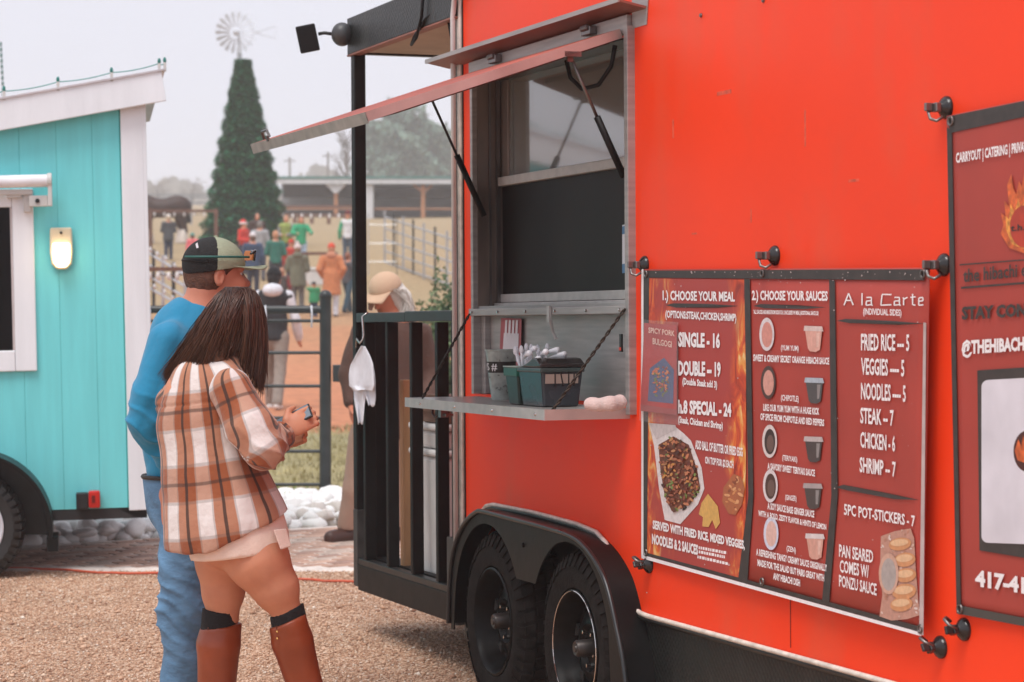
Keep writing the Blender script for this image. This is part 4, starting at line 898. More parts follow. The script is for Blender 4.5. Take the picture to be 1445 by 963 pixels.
# number card on the screen
s_, z_ = W(886, 350, .05); nc = thing('number_card', 'white and blue number card standing inside the window at its right edge', 'card', (s_, .06, z_ - .09), FT)
S3 = Surf(.055); q4(S3, nc, 'card', (878, 318), (892, 314), (892, 383), (878, 386), M('card_white', '#c9ccd2', .4), 0); q4(S3, nc, 'card_band', (878, 320), (892, 316), (892, 328), (878, 331), M('card_blue', '#3d6f9a', .4), .001); q4(S3, nc, 'card_band', (878, 373), (892, 370), (892, 383), (878, 386), M('card_blue', '#3d6f9a', .4), .001)
tx(S3, nc, [('0', 882, 333, 890, 332, 33, dict(bold=.03))], M('ink', '#26282c', .5))

# ================================================================== THINGS ON THE SHELF
ZS = 1.1815
def shp(px, py, y): return W(px, py, y)[0]
# tip cup
cs, cy_ = W(708, 560, -.12)[0], -.12
cup = thing('tip_cup', 'scratched clear plastic tip cup with a lettered black band', 'cup', (cs, cy_, ZS), FT)
cupm = M('cloudy_plastic', '#b5bcb6', .3, var=.35, vs=30, spec=.6); cupm.node_tree.nodes['Principled BSDF'].inputs['Transmission Weight'].default_value = .35
part('cup_wall', MB().lathe((cs, cy_, ZS), [(.0, .002), (.036, .002), (.039, .01), (.046, .07), (.049, .10), (.053, .14), (.059, .183), (.062, .185), (.062, .190), (.057, .19), (.051, .14), (.044, .07), (.036, .008)], 'z', 32), cupm, cup, FT, smooth='auto')
part('cup_band', MB().lathe((cs, cy_, ZS), [(.0496, .104), (.0540, .145)], 'z', 32), M('chalk_black', '#26221f', .6, var=.3), cup, FT, smooth=True)
uv, Fc = glyphs('TIPS #', .01); vs = []
for u, v in uv:
    a = math.radians(-158 + u * 120); rr0 = .0552 - .003 * v; vs.append((cs + rr0 * math.cos(a), cy_ + rr0 * math.sin(a), ZS + .140 - .03 * v))
part('cup_lettering', MB().add(vs, Fc), bwhite, cup, FT)
# flyer card behind it
rc = thing('red_leaflet', 'red and white leaflet leaning against the steel panel behind the tip cup', 'leaflet', (W(720, 470, .0)[0], -.02, ZS), FT)
S4 = Surf(.022); q4(S4, rc, 'paper', (707, 449), (736, 450), (735, 500), (705, 500), M('leaf_red', '#a84a50', .5), 0); q4(S4, rc, 'paper', (711, 470), (732, 471), (731, 500), (709, 500), M('leaf_white', '#dcd2d6', .5), .001)
for i in range(4): part('print_streak', px_poly(S4, [(713 + i * 5, 452), (716 + i * 5, 452), (715 + i * 5, 474), (712 + i * 5, 474)], .002), M('leaf_white', '#dcd2d6'), rc, FT)
part('paper', MB().box(*sorted((W(706, 500, .0)[0], W(735, 500, 0)[0])), .022, .03, ZS, ZS + .17), M('leaf_red', '#a84a50'), rc, FT)
# black green bin and dark caddy with lid
x0, x1 = W(733, 560, -.16)[0], W(815, 560, -.16)[0]
def taper(x0, x1, y0, y1, z0, z1, k):
    return MB().add([(x0 + k, y0 + k, z0), (x1 - k, y0 + k, z0), (x1 - k, y1 - k, z0), (x0 + k, y1 - k, z0), (x0, y0, z1), (x1, y0, z1), (x1, y1, z1), (x0, y1, z1)], [(0, 3, 2, 1), (0, 1, 5, 4), (1, 2, 6, 5), (2, 3, 7, 6), (3, 0, 4, 7), (4, 5, 6, 7)])
gx0 = W(731, 562, -.235)[0] - .135
bin_ = thing('utensil_bin', 'black bin with green rim full of white plastic utensils beside the dark caddy', 'bin', (gx0 + .06, -.16, ZS), FT)
part('bin_body', taper(gx0, gx0 + .125, -.235, -.09, ZS, ZS + .125, .012), M('bin_black', '#20302c', .35), bin_, FT, bevel=.006)
part('bin_rim', MB().box(gx0 - .005, gx0 + .130, -.240, -.085, ZS + .131, ZS + .136), M('bin_rim', '#9fb0a5', .4), bin_, FT, bevel=.002)
part('bin_rim', MB().box(gx0 - .003, gx0 + .128, -.238, -.087, ZS + .10, ZS + .1305), M('bin_green', '#1f5a4a', .4), bin_, FT, bevel=.003)
for k in range(22):
    a = (gx0 + random.uniform(.01, .12), random.uniform(-.22, -.10), ZS + .12); tl_ = (a[0] + random.uniform(-.04, .03), a[1] + random.uniform(-.02, .02), a[2] + random.uniform(.02, .085))
    m = MB().tube([a, [(a[i] + tl_[i]) / 2 for i in range(3)], tl_], [.004, .005, .004], 6); m.ball(tl_, (.010, .008, .016), 8, 6)
    part('utensil', m, whitec if k % 3 else M('utensil_white', '#e2e2e6', .35), bin_, FT, smooth=True)
cd_ = thing('napkin_caddy', 'dark smoky plastic caddy with an arched black lid on the shelf', 'caddy', ((-.79 + -.45) / 2, -.13, ZS), FT)
kx0, kx1 = W(733, 562, -.235)[0], W(766, 567, -.235)[0]
body = taper(kx0, kx1, -.24, -.085, ZS, ZS + .125, .012); smoky = M('smoky_plastic', '#2c3238', .25, var=.2, vs=8)
part('caddy_body', body, smoky, cd_, FT, bevel=.008)
part('caddy_body', MB().box(kx1 - .008, kx1 + .0015, -.225, -.105, ZS + .080, ZS + .112), M('napkin_tan', '#8d7a70', .7), cd_, FT, label='tan napkins showing through the caddy end')
lidp = [(kx0 + .02, ZS + .134), (kx1 + .004, ZS + .134), (kx1 + .004, ZS + .148), (kx1 - .03, ZS + .165), (kx0 + .16, ZS + .168), (kx0 + .08, ZS + .145)]
part('caddy_lid', MB().prism(lidp, -.246, -.08), gloss, cd_, FT, bevel=.012, segs=3)
part('caddy_rim', MB().box(kx0 - .004, kx1 + .004, -.244, -.081, ZS + .118, ZS + .1335), M('caddy_rim', '#33403f', .3), cd_, FT, bevel=.004)
part('caddy_grille', MB().tube([(kx1 + .001, -.19, ZS + .07), (kx1 + .001, -.19, ZS + .115), (kx1 + .001, -.17, ZS + .12), (kx1 + .001, -.16, ZS + .07)], .003, 6).tube([(kx1 + .001, -.14, ZS + .07), (kx1 + .001, -.14, ZS + .12), (kx1 + .001, -.12, ZS + .115), (kx1 + .001, -.12, ZS + .07)], .003, 6), gloss, cd_, FT)
# forks sitting on the lid
fk = thing('plastic_forks', 'heap of white plastic forks lying on the left of the caddy lid', 'forks', (kx0 + .06, -.15, ZS + .136), FT)
for k in range(9):
    x = kx0 + random.uniform(.01, .13); y = random.uniform(-.22, -.11); a = random.uniform(-.6, .6); z = ZS + .14 + k * .005
    part('fork', MB().tube([(x - .05, y, z), (x, y + a * .02, z + .012), (x + .05, y + a * .04, z + .018)], [.006, .007, .012], 6), M('utensil_white', '#e2e2e6', .35), fk, FT, smooth=True)
# pinkish rolled cloth / glove
s_ = SDF((-.25, -.32, ZS - .01), (.02, -.04, ZS + .07), .004)
gxa, gxb = W(826, 562, -.2)[0], W(880, 560, -.1)[0]
s_ = SDF((gxa - .05, -.28, ZS - .01), (gxb + .08, -.02, ZS + .08), .004)
s_.cone((gxa + .02, -.19, ZS + .018), (gxa + .09, -.15, ZS + .02), .022, .02, .02).cone((gxa + .09, -.15, ZS + .02), (gxb - .01, -.11, ZS + .024), .02, .026, .02)
s_.plane((0, 0, ZS), (0, 0, -1)); me = s_.mesh('cloth', folds(.005, 45, 3))
ck = thing('pink_cloth', 'crumpled pale pink cloth roll at the right end of the shelf', 'cloth', (gxa, -.15, ZS), FT); part('cloth_roll', me, M('pink_terry', '#d9bdb6', .95, var=.05, bump=.6, bs=260, sheen=.4), ck, FT, smooth=True)
# white rag on a hook on the porch post
hs, hz = W(511, 490, -.05); rg = thing('white_rag', 'limp white rag hanging from a wire hook on the porch railing', 'rag', (hs, -.05, hz), FT)
part('wire_hook', MB().tube([(hs + .03, -.03, 1.52), (hs + .02, -.055, 1.50), (hs + .02, -.05, 1.42), (hs + .03, -.055, 1.40), (hs - .0, -.06, 1.38), (hs - .05, -.06, 1.40), (hs - .06, -.06, 1.36)], .004, 6), chrome, rg, FT, smooth=True)
def P3(px, py, y): a, b = W(px, py, y); return (a, y, b)
def drape(rows, seed, y0, ph):
    V = []; Fc = []; nu = 26; L = []
    for (pa, pb) in zip(rows[:-1], rows[1:]):
        for k in range(7): t = k / 7; L.append([pa[i] * (1 - t) + pb[i] * t for i in range(3)])
    L.append(rows[-1])
    for j, (py, xa, xb) in enumerate(L):
        for i in range(nu + 1):
            u = i / nu; g = (j / len(L)); yy = y0 - (.004 + .003 * g) * math.sin(u * (6 + 2 * math.sin(ph)) + ph + 1.3 * math.sin(g * 3 + ph)) - .0012 * math.sin(u * 15 + g * 5 + seed)
            px = xa + (xb - xa) * (u + .03 * math.sin(g * 9 + u * 6)); a_, b_ = W(px, py + 1.5 * math.sin(u * 8 + ph) * (j == len(L) - 1), yy); V.append((a_, yy, b_))
    for j in range(len(L) - 1):
        for i in range(nu): a = j * (nu + 1) + i; Fc.append((a, a + 1, a + nu + 2, a + nu + 1))
    return MB().add(V, Fc)
for rows, sd_, y0_, ph_ in (([(489, 509, 515), (500, 502, 520), (515, 495, 526), (530, 493, 528), (545, 492, 527), (551, 498, 525)], 1, -.07, .4), ([(528, 497, 517), (556, 499, 516), (578, 502, 514), (598, 505, 512)], 2, -.05, 1.7), ([(515, 510, 526), (540, 511, 529), (558, 515, 530), (573, 520, 529)], 3, -.045, 2.9)):
    o = part('rag_fold', drape(rows, sd_, y0_, ph_), whitec, rg, FT, smooth=True); o.modifiers.new('t', 'SOLIDIFY').thickness = .003
def P3(px, py, y): a, b = W(px, py, y); return (a, y, b)
# lumber, cardboard and tubs on the porch
q0 = W(566, 700, .07)
pk = thing('wood_plank', 'upright raw wooden plank behind the porch balusters', 'plank', (q0[0], .08, .386), FT); part('board', MB().box(q0[0], q0[0] + .05, .065, .105, .386, 1.22), wood, pk, FT, bevel=.003)
cb = thing('cardboard_box', 'brown cardboard box on top of the white tubs on the porch', 'box', (-2.35, .3, 1.04), FT); part('carton', MB().box(-2.54, -2.2, .10, .42, 1.042, 1.16), M('cardboard', '#6d5142', .85), cb, FT, bevel=.004)
part('flap', MB().box(-2.53, -2.21, .086, .098, 1.09, 1.163), M('cardboard', '#6d5142'), cb, FT)
for k, (z0, z1, lab) in enumerate(((.386, .93, 'tall white plastic tub standing on the porch floor behind the railing'), (.931, 1.04, 'shallow white plastic tub stacked on the tall tub under the cardboard box'))):
    tb = thing('plastic_tub', lab, 'tub', (-2.4, .25, z0), FT, 'white plastic tubs on the porch')
    part('tub_body', taper(-2.58, -2.2, .07, .45, z0, z1 - .03, .012), whitep, tb, FT, bevel=.02, segs=3); part('tub_lid', MB().box(-2.59, -2.19, .06, .46, z1 - .029, z1 - .001), whitep, tb, FT, bevel=.01)

# ================================================================== TEAL TRAILER (frame FG: x right, y away, z up; the near right corner is the origin)
tg = thing('teal_trailer', 'bright teal wooden trailer with white trim, wall lamp and a black fender over its wheel', 'food trailer', (-2, 0, 0), FG)
def K(name, mb, mat, par=None, **kw): return part(name, mb, mat, par or tg, FG, **kw)
def ztop(x): return 2.585 + x * .17
wx0, wx1, wz0, wz1 = -2.4, -.715, 1.245, 2.03
edges = [-5.2]; x = -.125
seam = [-.125, -.275, -.47, -.67]
while seam[-1] > -5: seam.append(seam[-1] - .205)
for i in range(len(seam) - 1):
    a, b = seam[i + 1] + .0006, seam[i] - .0006
    def board(z0, z1a, z1b):
        return MB().add([(a, -.003, z0), (b, -.003, z0), (b, -.003, z1b), (a, -.003, z1a), (a, .0, z0), (b, .0, z0), (b, .0, z1b), (a, .0, z1a)], [(0, 1, 2, 3), (7, 6, 5, 4), (0, 4, 5, 1), (3, 2, 6, 7), (0, 3, 7, 4), (1, 5, 6, 2)])
    if b < wx1 and a > wx0: K('siding_board', board(.36, wz0, wz0), tealp, bevel=.001, segs=1); K('siding_board', board(wz1, ztop(a), ztop(b)), tealp, bevel=.001, segs=1)
    else: K('siding_board', board(.36, ztop(a), ztop(b)), tealp, bevel=.001, segs=1)
K('wall_frame', MB().add([(-5.2, .001, .36), (0, .001, .36), (0, .001, 2.58), (-5.2, .001, 1.7), (-5.2, .03, .36), (0, .03, .36), (0, .03, 2.58), (-5.2, .03, 1.7)], [(0, 1, 2, 3), (7, 6, 5, 4), (0, 4, 5, 1), (3, 2, 6, 7), (0, 3, 7, 4), (1, 5, 6, 2)]), M('teal_back', '#3aa6a2', .7))
K('end_wall', MB().box(-.03, 0, .031, 1.7, .36, 2.58), tealp); K('far_wall', MB().box(-5.2, 0, 1.7, 1.73, .36, 1.9), tealp); K('end_wall', MB().box(-5.2, -5.17, .031, 1.7, .36, 1.7), tealp)
K('floor', MB().box(-5.2, -.02, .0, 1.7, .30, .359), M('chassis_dark', '#2c2a2b', .7))
K('corner_trim', MB().box(-.118, .003, -.028, -.001, .345, 2.60), whitew, bevel=.004); K('corner_trim', MB().box(-.005, .022, -.026, .1, .345, 2.60), whitew, bevel=.004)
rf = [(-5.5, ztop(-5.5) - .03), (.135, ztop(.1) - .0), (.11, ztop(.1) + .165), (-5.5, ztop(-5.5) + .14)]
K('roof', MB().prism([(-5.4, ztop(-5.4) + .02), (.08, ztop(.08) + .02), (.08, ztop(.08) + .15), (-5.4, ztop(-5.4) + .15)], .0, 1.8), M('roof_grey', '#b9b3b5', .6))
K('roof_fascia', MB().prism(rf, -.10, -.07), whitew, bevel=.004)
K('roof_cap', MB().prism([(-5.5, ztop(-5.5) + .141), (.13, ztop(.1) + .166), (.13, ztop(.1) + .176), (-5.5, ztop(-5.5) + .151)], -.11, 1.82), M('drip_edge', '#c9c3c6', .4, .3))
K('soffit', MB().prism([(-5.4, ztop(-5.4) - .01), (.08, ztop(.08) - .0), (.08, ztop(.08) + .015), (-5.4, ztop(-5.4) + .01)], -.07, -.0), M('soffit_grey', '#8c8484', .7))
wf = K('window', MB().box(wx0, wx1, -.004, .0, wz0, wz1), M('window_dark', '#3a2a26', .5, var=.5, vs=2, spec=.1))
fx = .115
K('window_frame', MB().box(wx1, wx1 + fx, -.03, .0, wz0 - fx + .0, wz1 + .10), whitew, wf, bevel=.006); K('window_frame', MB().box(wx0, wx1 - .001, -.032, .0, wz0 - fx, wz0), whitew, wf, bevel=.006); K('window_frame', MB().box(wx0 - fx, wx0, -.03, .0, wz0 - fx, wz1 + .1), whitew, wf, bevel=.006)
K('window_frame', MB().box(wx0, wx1 - .001, -.03, .0, wz1, wz1 + .1), whitew, wf, bevel=.006)
K('window_pane', MB().box(wx0, wx1, -.012, -.008, wz0, wz1), glass2, wf)
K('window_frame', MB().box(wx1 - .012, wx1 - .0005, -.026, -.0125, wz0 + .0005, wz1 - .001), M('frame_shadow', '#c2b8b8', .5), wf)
aw_ = K('rolled_awning', MB().tube([(-2.7, -.10, 2.14), (-.52, -.10, 2.17)], .035, 18), M('awning_white', '#e6e4e8', .5), smooth='auto')
K('awning_end_cap', MB().tube([(-.52, -.10, 2.17), (-.495, -.10, 2.17)], .042, 18).prism([(-.515, 2.17), (-.495, 2.17), (-.495, 2.03), (-.52, 2.03)], -.13, -.07), whitep, aw_, bevel=.004)
K('awning_arm', MB().box(-2.7, -.6, -.09, -.05, 2.095, 2.125).box(-.62, -.52, -.10, -.04, 2.03, 2.09).box(-.74, -.66, -.08, -.03, 2.08, 2.115), whitep, aw_, bevel=.004)
K('awning_bracket', MB().box(-.65, -.61, -.07, -.031, 2.0, 2.10), alu, aw_, bevel=.003); K('awning_knob', MB().lathe((-.575, -.105, 2.06), [(0, -.004), (.012, -.003), (.014, .01)], 'y', 10), blackm, aw_)
# wall lamp (lit)
lx = -.455; lz = 1.80
lm = K('wall_lamp', MB().prism([(lx - .058, lz + .115), (lx + .06, lz + .115), (lx + .064, lz - .02), (lx + .056, lz - .085), (lx + .03, lz - .115), (lx - .028, lz - .115), (lx - .054, lz - .085), (lx - .062, lz - .02)], -.05, -.012), M('lamp_housing', '#d9cdb0', .5), bevel=.012, segs=3)
K('lamp_lens', MB().prism([(lx - .045, lz + .03), (lx + .048, lz + .03), (lx + .05, lz - .03), (lx + .044, lz - .078), (lx + .026, lz - .103), (lx - .022, lz - .103), (lx - .042, lz - .078), (lx - .048, lz - .03)], -.075, -.045), emit('lamp_glow', '#ffdcaa', 6), lm, bevel=.012, segs=3)
K('lamp_sensor', MB().ball((lx + .002, -.053, lz + .085), .008), blackm, lm)
pl = bpy.data.lights.new('lamp_bulb', 'POINT'); pl.energy = .28; pl.color = (1, .75, .45); pl.shadow_soft_size = .04
# tail lamps
K('tail_lamp', MB().box(-.405, -.34, -.09, -.013, .365, .455), blackm, bevel=.006); K('tail_lamp', MB().box(-.338, -.275, -.10, -.013, .37, .465), M('red_lens', '#c02018', .15), bevel=.01, label='red tail lamp'); K('tail_lamp', MB().box(-.32, -.302, -.104, -.1005, .40, .44), M('red_lens_dark', '#6a1010', .2))
K('under_frame', MB().bar((-.52, .02, .335), (-.33, .02, .37), .03, .03).bar((-.33, .05, .36), (-.3, .02, .30), .02, .02), blackm); K('under_frame', MB().prism([(-.19, .359), (-.02, .359), (-.03, .30), (-.07, .30)], .0, .08), blackm)
# fender and wheel
fc = (-.99, .28); fo = [(fc[0] + r * math.cos(a), fc[1] + r * math.sin(a)) for r, a in [(.43 + .03 * max(0, math.cos(a)) , a) for a in np.linspace(math.pi * 1.02, -.12, 40)]]
K('fender', strip(fo, -.32, .0, .022), fenm, smooth='auto'); K('wheel_well', MB().prism([(x, z) for x, z in fo], -.012 - .003, -.0121), blackm)
K('mud_flap', MB().box(fo[-1][0] - .03, fo[-1][0] + .03, -.30, -.02, .16, .24), fenm)
wheel(tg, (-.99, -.27, .30), FG, w_=.17, r=.305, rimr=.195, rmat=M('white_rim', '#d5d5dc', .4), treads=40, rub=M('tyre_plain', (.02, .019, .019), .6, var=.3))
K('axle', MB().tube([(-.99, -.05, .30), (-.99, 2.2, .3)], .03, 8), blackm)
# string lights on the roof
def bulb_string(name, label, cat, pts_, F_, bulbcol, wirecol, sag=.01, bulbr=.012, clips=True, glow=0, group=None):
    r_ = thing(name, label, cat, pts_[0], F_, group); wr_ = MB(); P_ = []
    for a, b in zip(pts_[:-1], pts_[1:]):
        for k in range(8): t = k / 8; P_.append(tuple(a[i] * (1 - t) + b[i] * t - (4 * sag * t * (1 - t) if i == 2 else 0) for i in range(3)))
    wr_.tube(P_ + [pts_[-1]], max(.003, bulbr * .25), 5); part('wire', wr_, M('wire' + wirecol[1:], wirecol, .6), r_, F_)
    bm_ = emit('bulb' + bulbcol[1:], bulbcol, glow) if glow else M('bulbm' + bulbcol[1:], bulbcol, .3)
    for p in pts_:
        part('bulb', MB().ball((p[0], p[1], p[2] + (bulbr if clips else -bulbr)), (bulbr * .8, bulbr * .8, bulbr * 1.5), 8, 6), bm_, r_, F_, smooth=True)
        if clips: part('clip', MB().box(p[0] - .008, p[0] + .008, p[1] - .01, p[1] + .01, p[2] - .05, p[2]), whitep, r_, F_)
    return r_
sp_ = [(-1.9 + .29 * i, -.09, ztop(-1.9 + .29 * i) + .20) for i in range(7)] + [(.10, -.09, ztop(.1) + .205), (.13, -.09, ztop(.1) + .21)]
bulb_string('string_lights', 'teal string of bulbs clipped along the slanted teal trailer roof edge', 'string lights', sp_, FG, '#2f7a72', '#3f8d86')

# ================================================================== GATE, FENCES, FIELD
gtm = M('gate_black', (.03, .034, .034), .4, var=.3, vs=9, bump=.08, bs=40)
def wpt(px, py, Y): return Vector(at(px, py, Y))
def zpx(py, Y): return at(722, py, Y)[2]
YG = 17.75; X0 = at(461, 500, YG)[0]
gt = thing('pipe_gate', 'black pipe gate with five thin rails ending at a capped round post', 'gate', (X0, YG, 0))
part('post', MB().tube([(X0 - .012, YG, -.1), (X0 + .012 - .02, YG, zpx(418, YG))], .043, 16).ball((X0 - .008, YG, zpx(418, YG)), (.047, .047, .045), 16, 8), gtm, gt, smooth='auto')
xl = at(-60, 500, YG)[0]
for i, (py, r_) in enumerate(((437, .030), (453, .013), (498, .013), (545, .013), (590, .013), (637, .013), (684, .013))):
    z_ = zpx(py, YG); part('rail', MB().tube([(xl, YG, z_ - .012 * 0), (X0 - .02, YG, z_)], r_, 10), gtm, gt, smooth='auto', label='thick top rail' if i == 0 else None)
part('latch', MB().box(X0 + .045, X0 + .10, YG - .03, YG + .03, zpx(539, YG), zpx(515, YG)), gtm, gt, bevel=.004)
for xx in (at(212, 437, YG)[0], at(375, 437, YG)[0], at(440, 437, YG)[0]): part('white_tie', MB().tube([(xx, YG - .035, zpx(431, YG)), (xx + .005, YG - .04, zpx(445, YG)), (xx, YG - .03, zpx(462, YG))], .007, 6), whitec, gt, smooth=True)
for xx in (-3.3, -4.4): part('post', MB().tube([(xx, YG, -.1), (xx, YG, zpx(418, YG))], .043, 12), gtm, gt)

silver = M('galvanised_pipe', '#b4b6b8', .35, .8, var=.15, vs=4)
def corral(label, A, B, h0, h1, nr, npost, lab2=None, rad=.03, bow=0.):
    A = Vector(A); B = Vector(B); r_ = thing('corral_fence', label, 'fence', tuple(A))
    for k in range(nr):
        f = (k + .4) / nr; P_ = []
        for i in range(9): t = i / 8; p = A.lerp(B, t); P_.append((p.x, p.y + bow * 4 * t * (1 - t), p.z + (h0 * (1 - t) + h1 * t) * f))
        part('rail', MB().tube(P_, rad, 6), silver, r_)
    for i in range(npost): t = i / (npost - 1); p = A.lerp(B, t); hh = h0 * (1 - t) + h1 * t; part('post', MB().tube([(p.x, p.y + bow * 4 * t * (1 - t), p.z - .2), (p.x, p.y + bow * 4 * t * (1 - t), p.z + hh)], rad * 1.3, 6), gtm if i % 2 else silver, r_)
    return r_
A = at(543, 377, 76); B = at(668, 420, 60); corral('silver tube corral panels running through the field behind the porch', A, B, at(543, 297, 76)[2] - A[2], at(668, 338, 60)[2] - B[2], 5, 9, rad=.028)
A = at(520, 380, 70); B = at(560, 380, 70); corral('short run of silver rails further back, left of the long corral panels', A, B, 1.6, 1.6, 3, 2, rad=.011)
A = at(205, 410, 46); B = at(262, 442, 36); corral('silver pipe rails sloping down beside the teal trailer trim', A, B, at(205, 345, 46)[2] - A[2], at(262, 380, 36)[2] - B[2], 4, 5, rad=.025)
brownf = M('brown_fence', '#6b4a3c', .8, var=.2)
def board_fence(label, A, B, hs, npost, w_=.07, hp=None, mat=brownf):
    A = Vector(A); B = Vector(B); r_ = thing('board_fence', label, 'fence', tuple(A))
    for h in hs: part('rail', MB().bar(A + Vector((0, 0, h)), B + Vector((0, 0, h)), .04, w_ * 1.6), mat, r_)
    for i in range(npost): p = A.lerp(B, i / (npost - 1)); part('post', MB().box(p.x - w_, p.x + w_, p.y - w_, p.y + w_, p.z - .2, p.z + (hp or hs[-1] + .08)), mat, r_)
    return r_
Yh = 84
board_fence('dark brown rail fence crossing in front of the horse', at(120, 352, Yh), at(305, 352, Yh), [at(200, 298, Yh)[2] - at(200, 352, Yh)[2]], 3, .06)
board_fence('reddish brown rail fence beside the teal trailer trim, behind the silver rails', at(207, 436, 34), at(300, 436, 34), [at(207, 380, 34)[2] - at(207, 436, 34)[2]], 2, .035)
bulb_string('garland', 'row of white bulbs strung along the rail fence in front of the horse', 'string lights', [at(x, 301, Yh - .3) for x in range(190, 300, 14)], WORLD, '#c9c5c3', '#5a4840', .05, .05, False)
bulb_string('garland', 'row of big white bulbs hung under the reddish fence rail beside the teal trailer', 'string lights', [at(x, 386, 33.5) for x in (211, 223, 238, 250, 262, 276)], WORLD, '#cfcbc9', '#5a4840', .02, .04, False)
bulb_string('garland', 'silvery garland of white bulbs swooping down from the teal trailer trim', 'string lights', [at(*p, 38) for p in ((205, 342), (212, 350), (222, 356), (234, 362), (246, 372), (258, 381))], WORLD, '#cfd0d2', '#a0a0a0', .03, .03, False)
bulb_string('garland', 'lower silvery garland sagging over the silver pipe rails', 'string lights', [at(*p, 38) for p in ((206, 395), (218, 402), (232, 410), (244, 418), (258, 424))], WORLD, '#cfd0d2', '#a0a0a0', .03, .028, False)
bulb_string('garland', 'white bulbs strung along the brown rail below the barn roof', 'string lights', [at(x, 303, 130) for x in range(400, 500, 13)], WORLD, '#e0dcdc', '#5a4840', .08, .09, False)
board_fence('long brown paddock fence in front of the barn', at(392, 318, 132), at(512, 318, 132), [at(392, 292, 132)[2] - at(392, 318, 132)[2], at(392, 304, 132)[2] - at(392, 318, 132)[2]], 6, .1)
board_fence('pale wire paddock fence between the teal trailer and the green tree', at(150, 312, 120), at(330, 312, 120), [.5, .9, 1.3, at(200, 279, 120)[2] - at(200, 312, 120)[2]], 7, .04, mat=M('grey_wire', '#8a8f94', .7))
# wooden bench / white box in the crowd
bn = thing('wooden_bench', 'low brown wooden bench standing in the field behind the crowd', 'bench', at(450, 386, 66)); c_ = Vector(at(450, 386, 66))
part('seat', MB().box(c_.x - .45, c_.x + .5, c_.y - .2, c_.y + .2, c_.z + .50, c_.z + .58), brownf, bn)
for s_ in (-.35, .4): part('leg', MB().box(c_.x + s_ - .05, c_.x + s_ + .05, c_.y - .15, c_.y + .15, c_.z - .1, c_.z + .5), brownf, bn)
c_ = Vector(at(446, 403, 61)); wb = thing('white_cooler', 'white cooler on the ground behind the orange coat', 'cooler', tuple(c_)); part('cooler_body', MB().box(c_.x - .28, c_.x + .3, c_.y - .2, c_.y + .2, c_.z, c_.z + .36), whitep, wb, bevel=.03); part('cooler_lid', MB().box(c_.x - .3, c_.x + .32, c_.y - .22, c_.y + .22, c_.z + .361, c_.z + .45), whitep, wb, bevel=.03)

# barn
YB = 155; zb = hgt(YB); bx = lambda px: at(px, 300, YB)[0]; bz = lambda py: at(500, py, YB)[2]
bn = thing('open_barn', 'long low open-sided barn with green trimmed roof and timber posts', 'barn', (bx(560), YB + 6, zb))
barnw = M('barn_metal', '#a9aeb4', .5, .3, var=.08, vs=2); x_0, x_1 = bx(372), bx(820)
part('roof', MB().add([(x_0, YB - .5, bz(253)), (x_1, YB - .5, bz(253)), (x_1, YB + 13, bz(253) + .5), (x_0, YB + 13, bz(253) + .5), (x_0, YB - .5, bz(249.5)), (x_1, YB - .5, bz(249.5)), (x_1, YB + 13, bz(249.5) + .5), (x_0, YB + 13, bz(249.5) + .5)], [(0, 3, 2, 1), (4, 5, 6, 7), (0, 1, 5, 4), (1, 2, 6, 5), (2, 3, 7, 6), (3, 0, 4, 7)]), M('barn_roof', '#4e7d78', .5), bn)
part('fascia', MB().box(x_0, x_1, YB - .45, YB - .3, bz(260), bz(253.5)), M('barn_white', '#c9cacd', .5), bn)
part('back_wall', MB().box(x_0, x_1, YB + 12, YB + 12.2, zb - 1, bz(249)), barnw, bn)
for k in range(9): zz = zb + .25 + k * .27; part('wall_board', MB().box(x_0, x_1, YB + 11.85, YB + 11.95, zz, zz + .2), M('barn_board', '#9a9da1', .7), bn)
part('side_wall', MB().box(x_1 - .2, x_1, YB, YB + 12, zb - 1, bz(252)), barnw, bn)
part('dark_bay', MB().box(bx(392), bx(520), YB + 3.8, YB + 4, bz(276), bz(256)), M('painted_bay_shade', '#4a4442', .9), bn)  # dark sheets: the shade inside the open barn, put into their colour
part('dark_bay', MB().box(bx(525), bx(640), YB + 3.8, YB + 4, bz(277), bz(262)), M('painted_bay_shade', '#4a4442'), bn)
part('dark_bay', MB().box(bx(392), bx(515), YB + 2.8, YB + 3, zb - .3, bz(296)), M('painted_bay_shade', '#4a4442'), bn)
tim = M('barn_timber', '#b07a55', .7)
for px in (474, 597, 700):
    x = bx(px); part('timber_post', MB().box(x - .13, x + .13, YB, YB + .26, zb - .5, bz(261)), tim, bn); part('knee_brace', MB().bar((x - .1, YB + .1, bz(270)), (x - .6, YB + .1, bz(261)), .12, .12).bar((x + .1, YB + .1, bz(270)), (x + .6, YB + .1, bz(261)), .12, .12), tim, bn)
x = bx(474); part('gusset', MB().prism([(x - .65, bz(260.5)), (x + .65, bz(260.5)), (x + .1, bz(273)), (x - .1, bz(273))], YB - .25, YB - .1), M('barn_white', '#c9cacd'), bn)
x = bx(521); part('white_pier', MB().box(x - .27, x + .27, YB - .2, YB + .4, zb - .5, bz(260.5)), M('barn_white', '#c9cacd'), bn)
part('cross_rail', MB().box(x_0, x_1, YB + .3, YB + .4, bz(296), bz(293.5)), tim, bn)

# utility poles
for px, y0, y1, lab in ((409, 222, 252, 'thin utility pole with crossarm left of the porch post, above the barn'), (463, 215, 252, 'second thin utility pole just left of the black porch post')):
    p = Vector(at(px, 285, 330)); h_ = at(px, y0, 330)[2]; pr = thing('utility_pole', lab, 'pole', tuple(p), group='utility poles'); part('pole', MB().tube([(p.x, p.y, p.z - 3), (p.x, p.y, h_)], .16, 6), M('pole_grey', '#6b625e', .9), pr); part('crossarm', MB().box(p.x - .8, p.x + .8, p.y - .1, p.y + .1, h_ - .6, h_ - .45), M('pole_grey', '#6b625e'), pr)

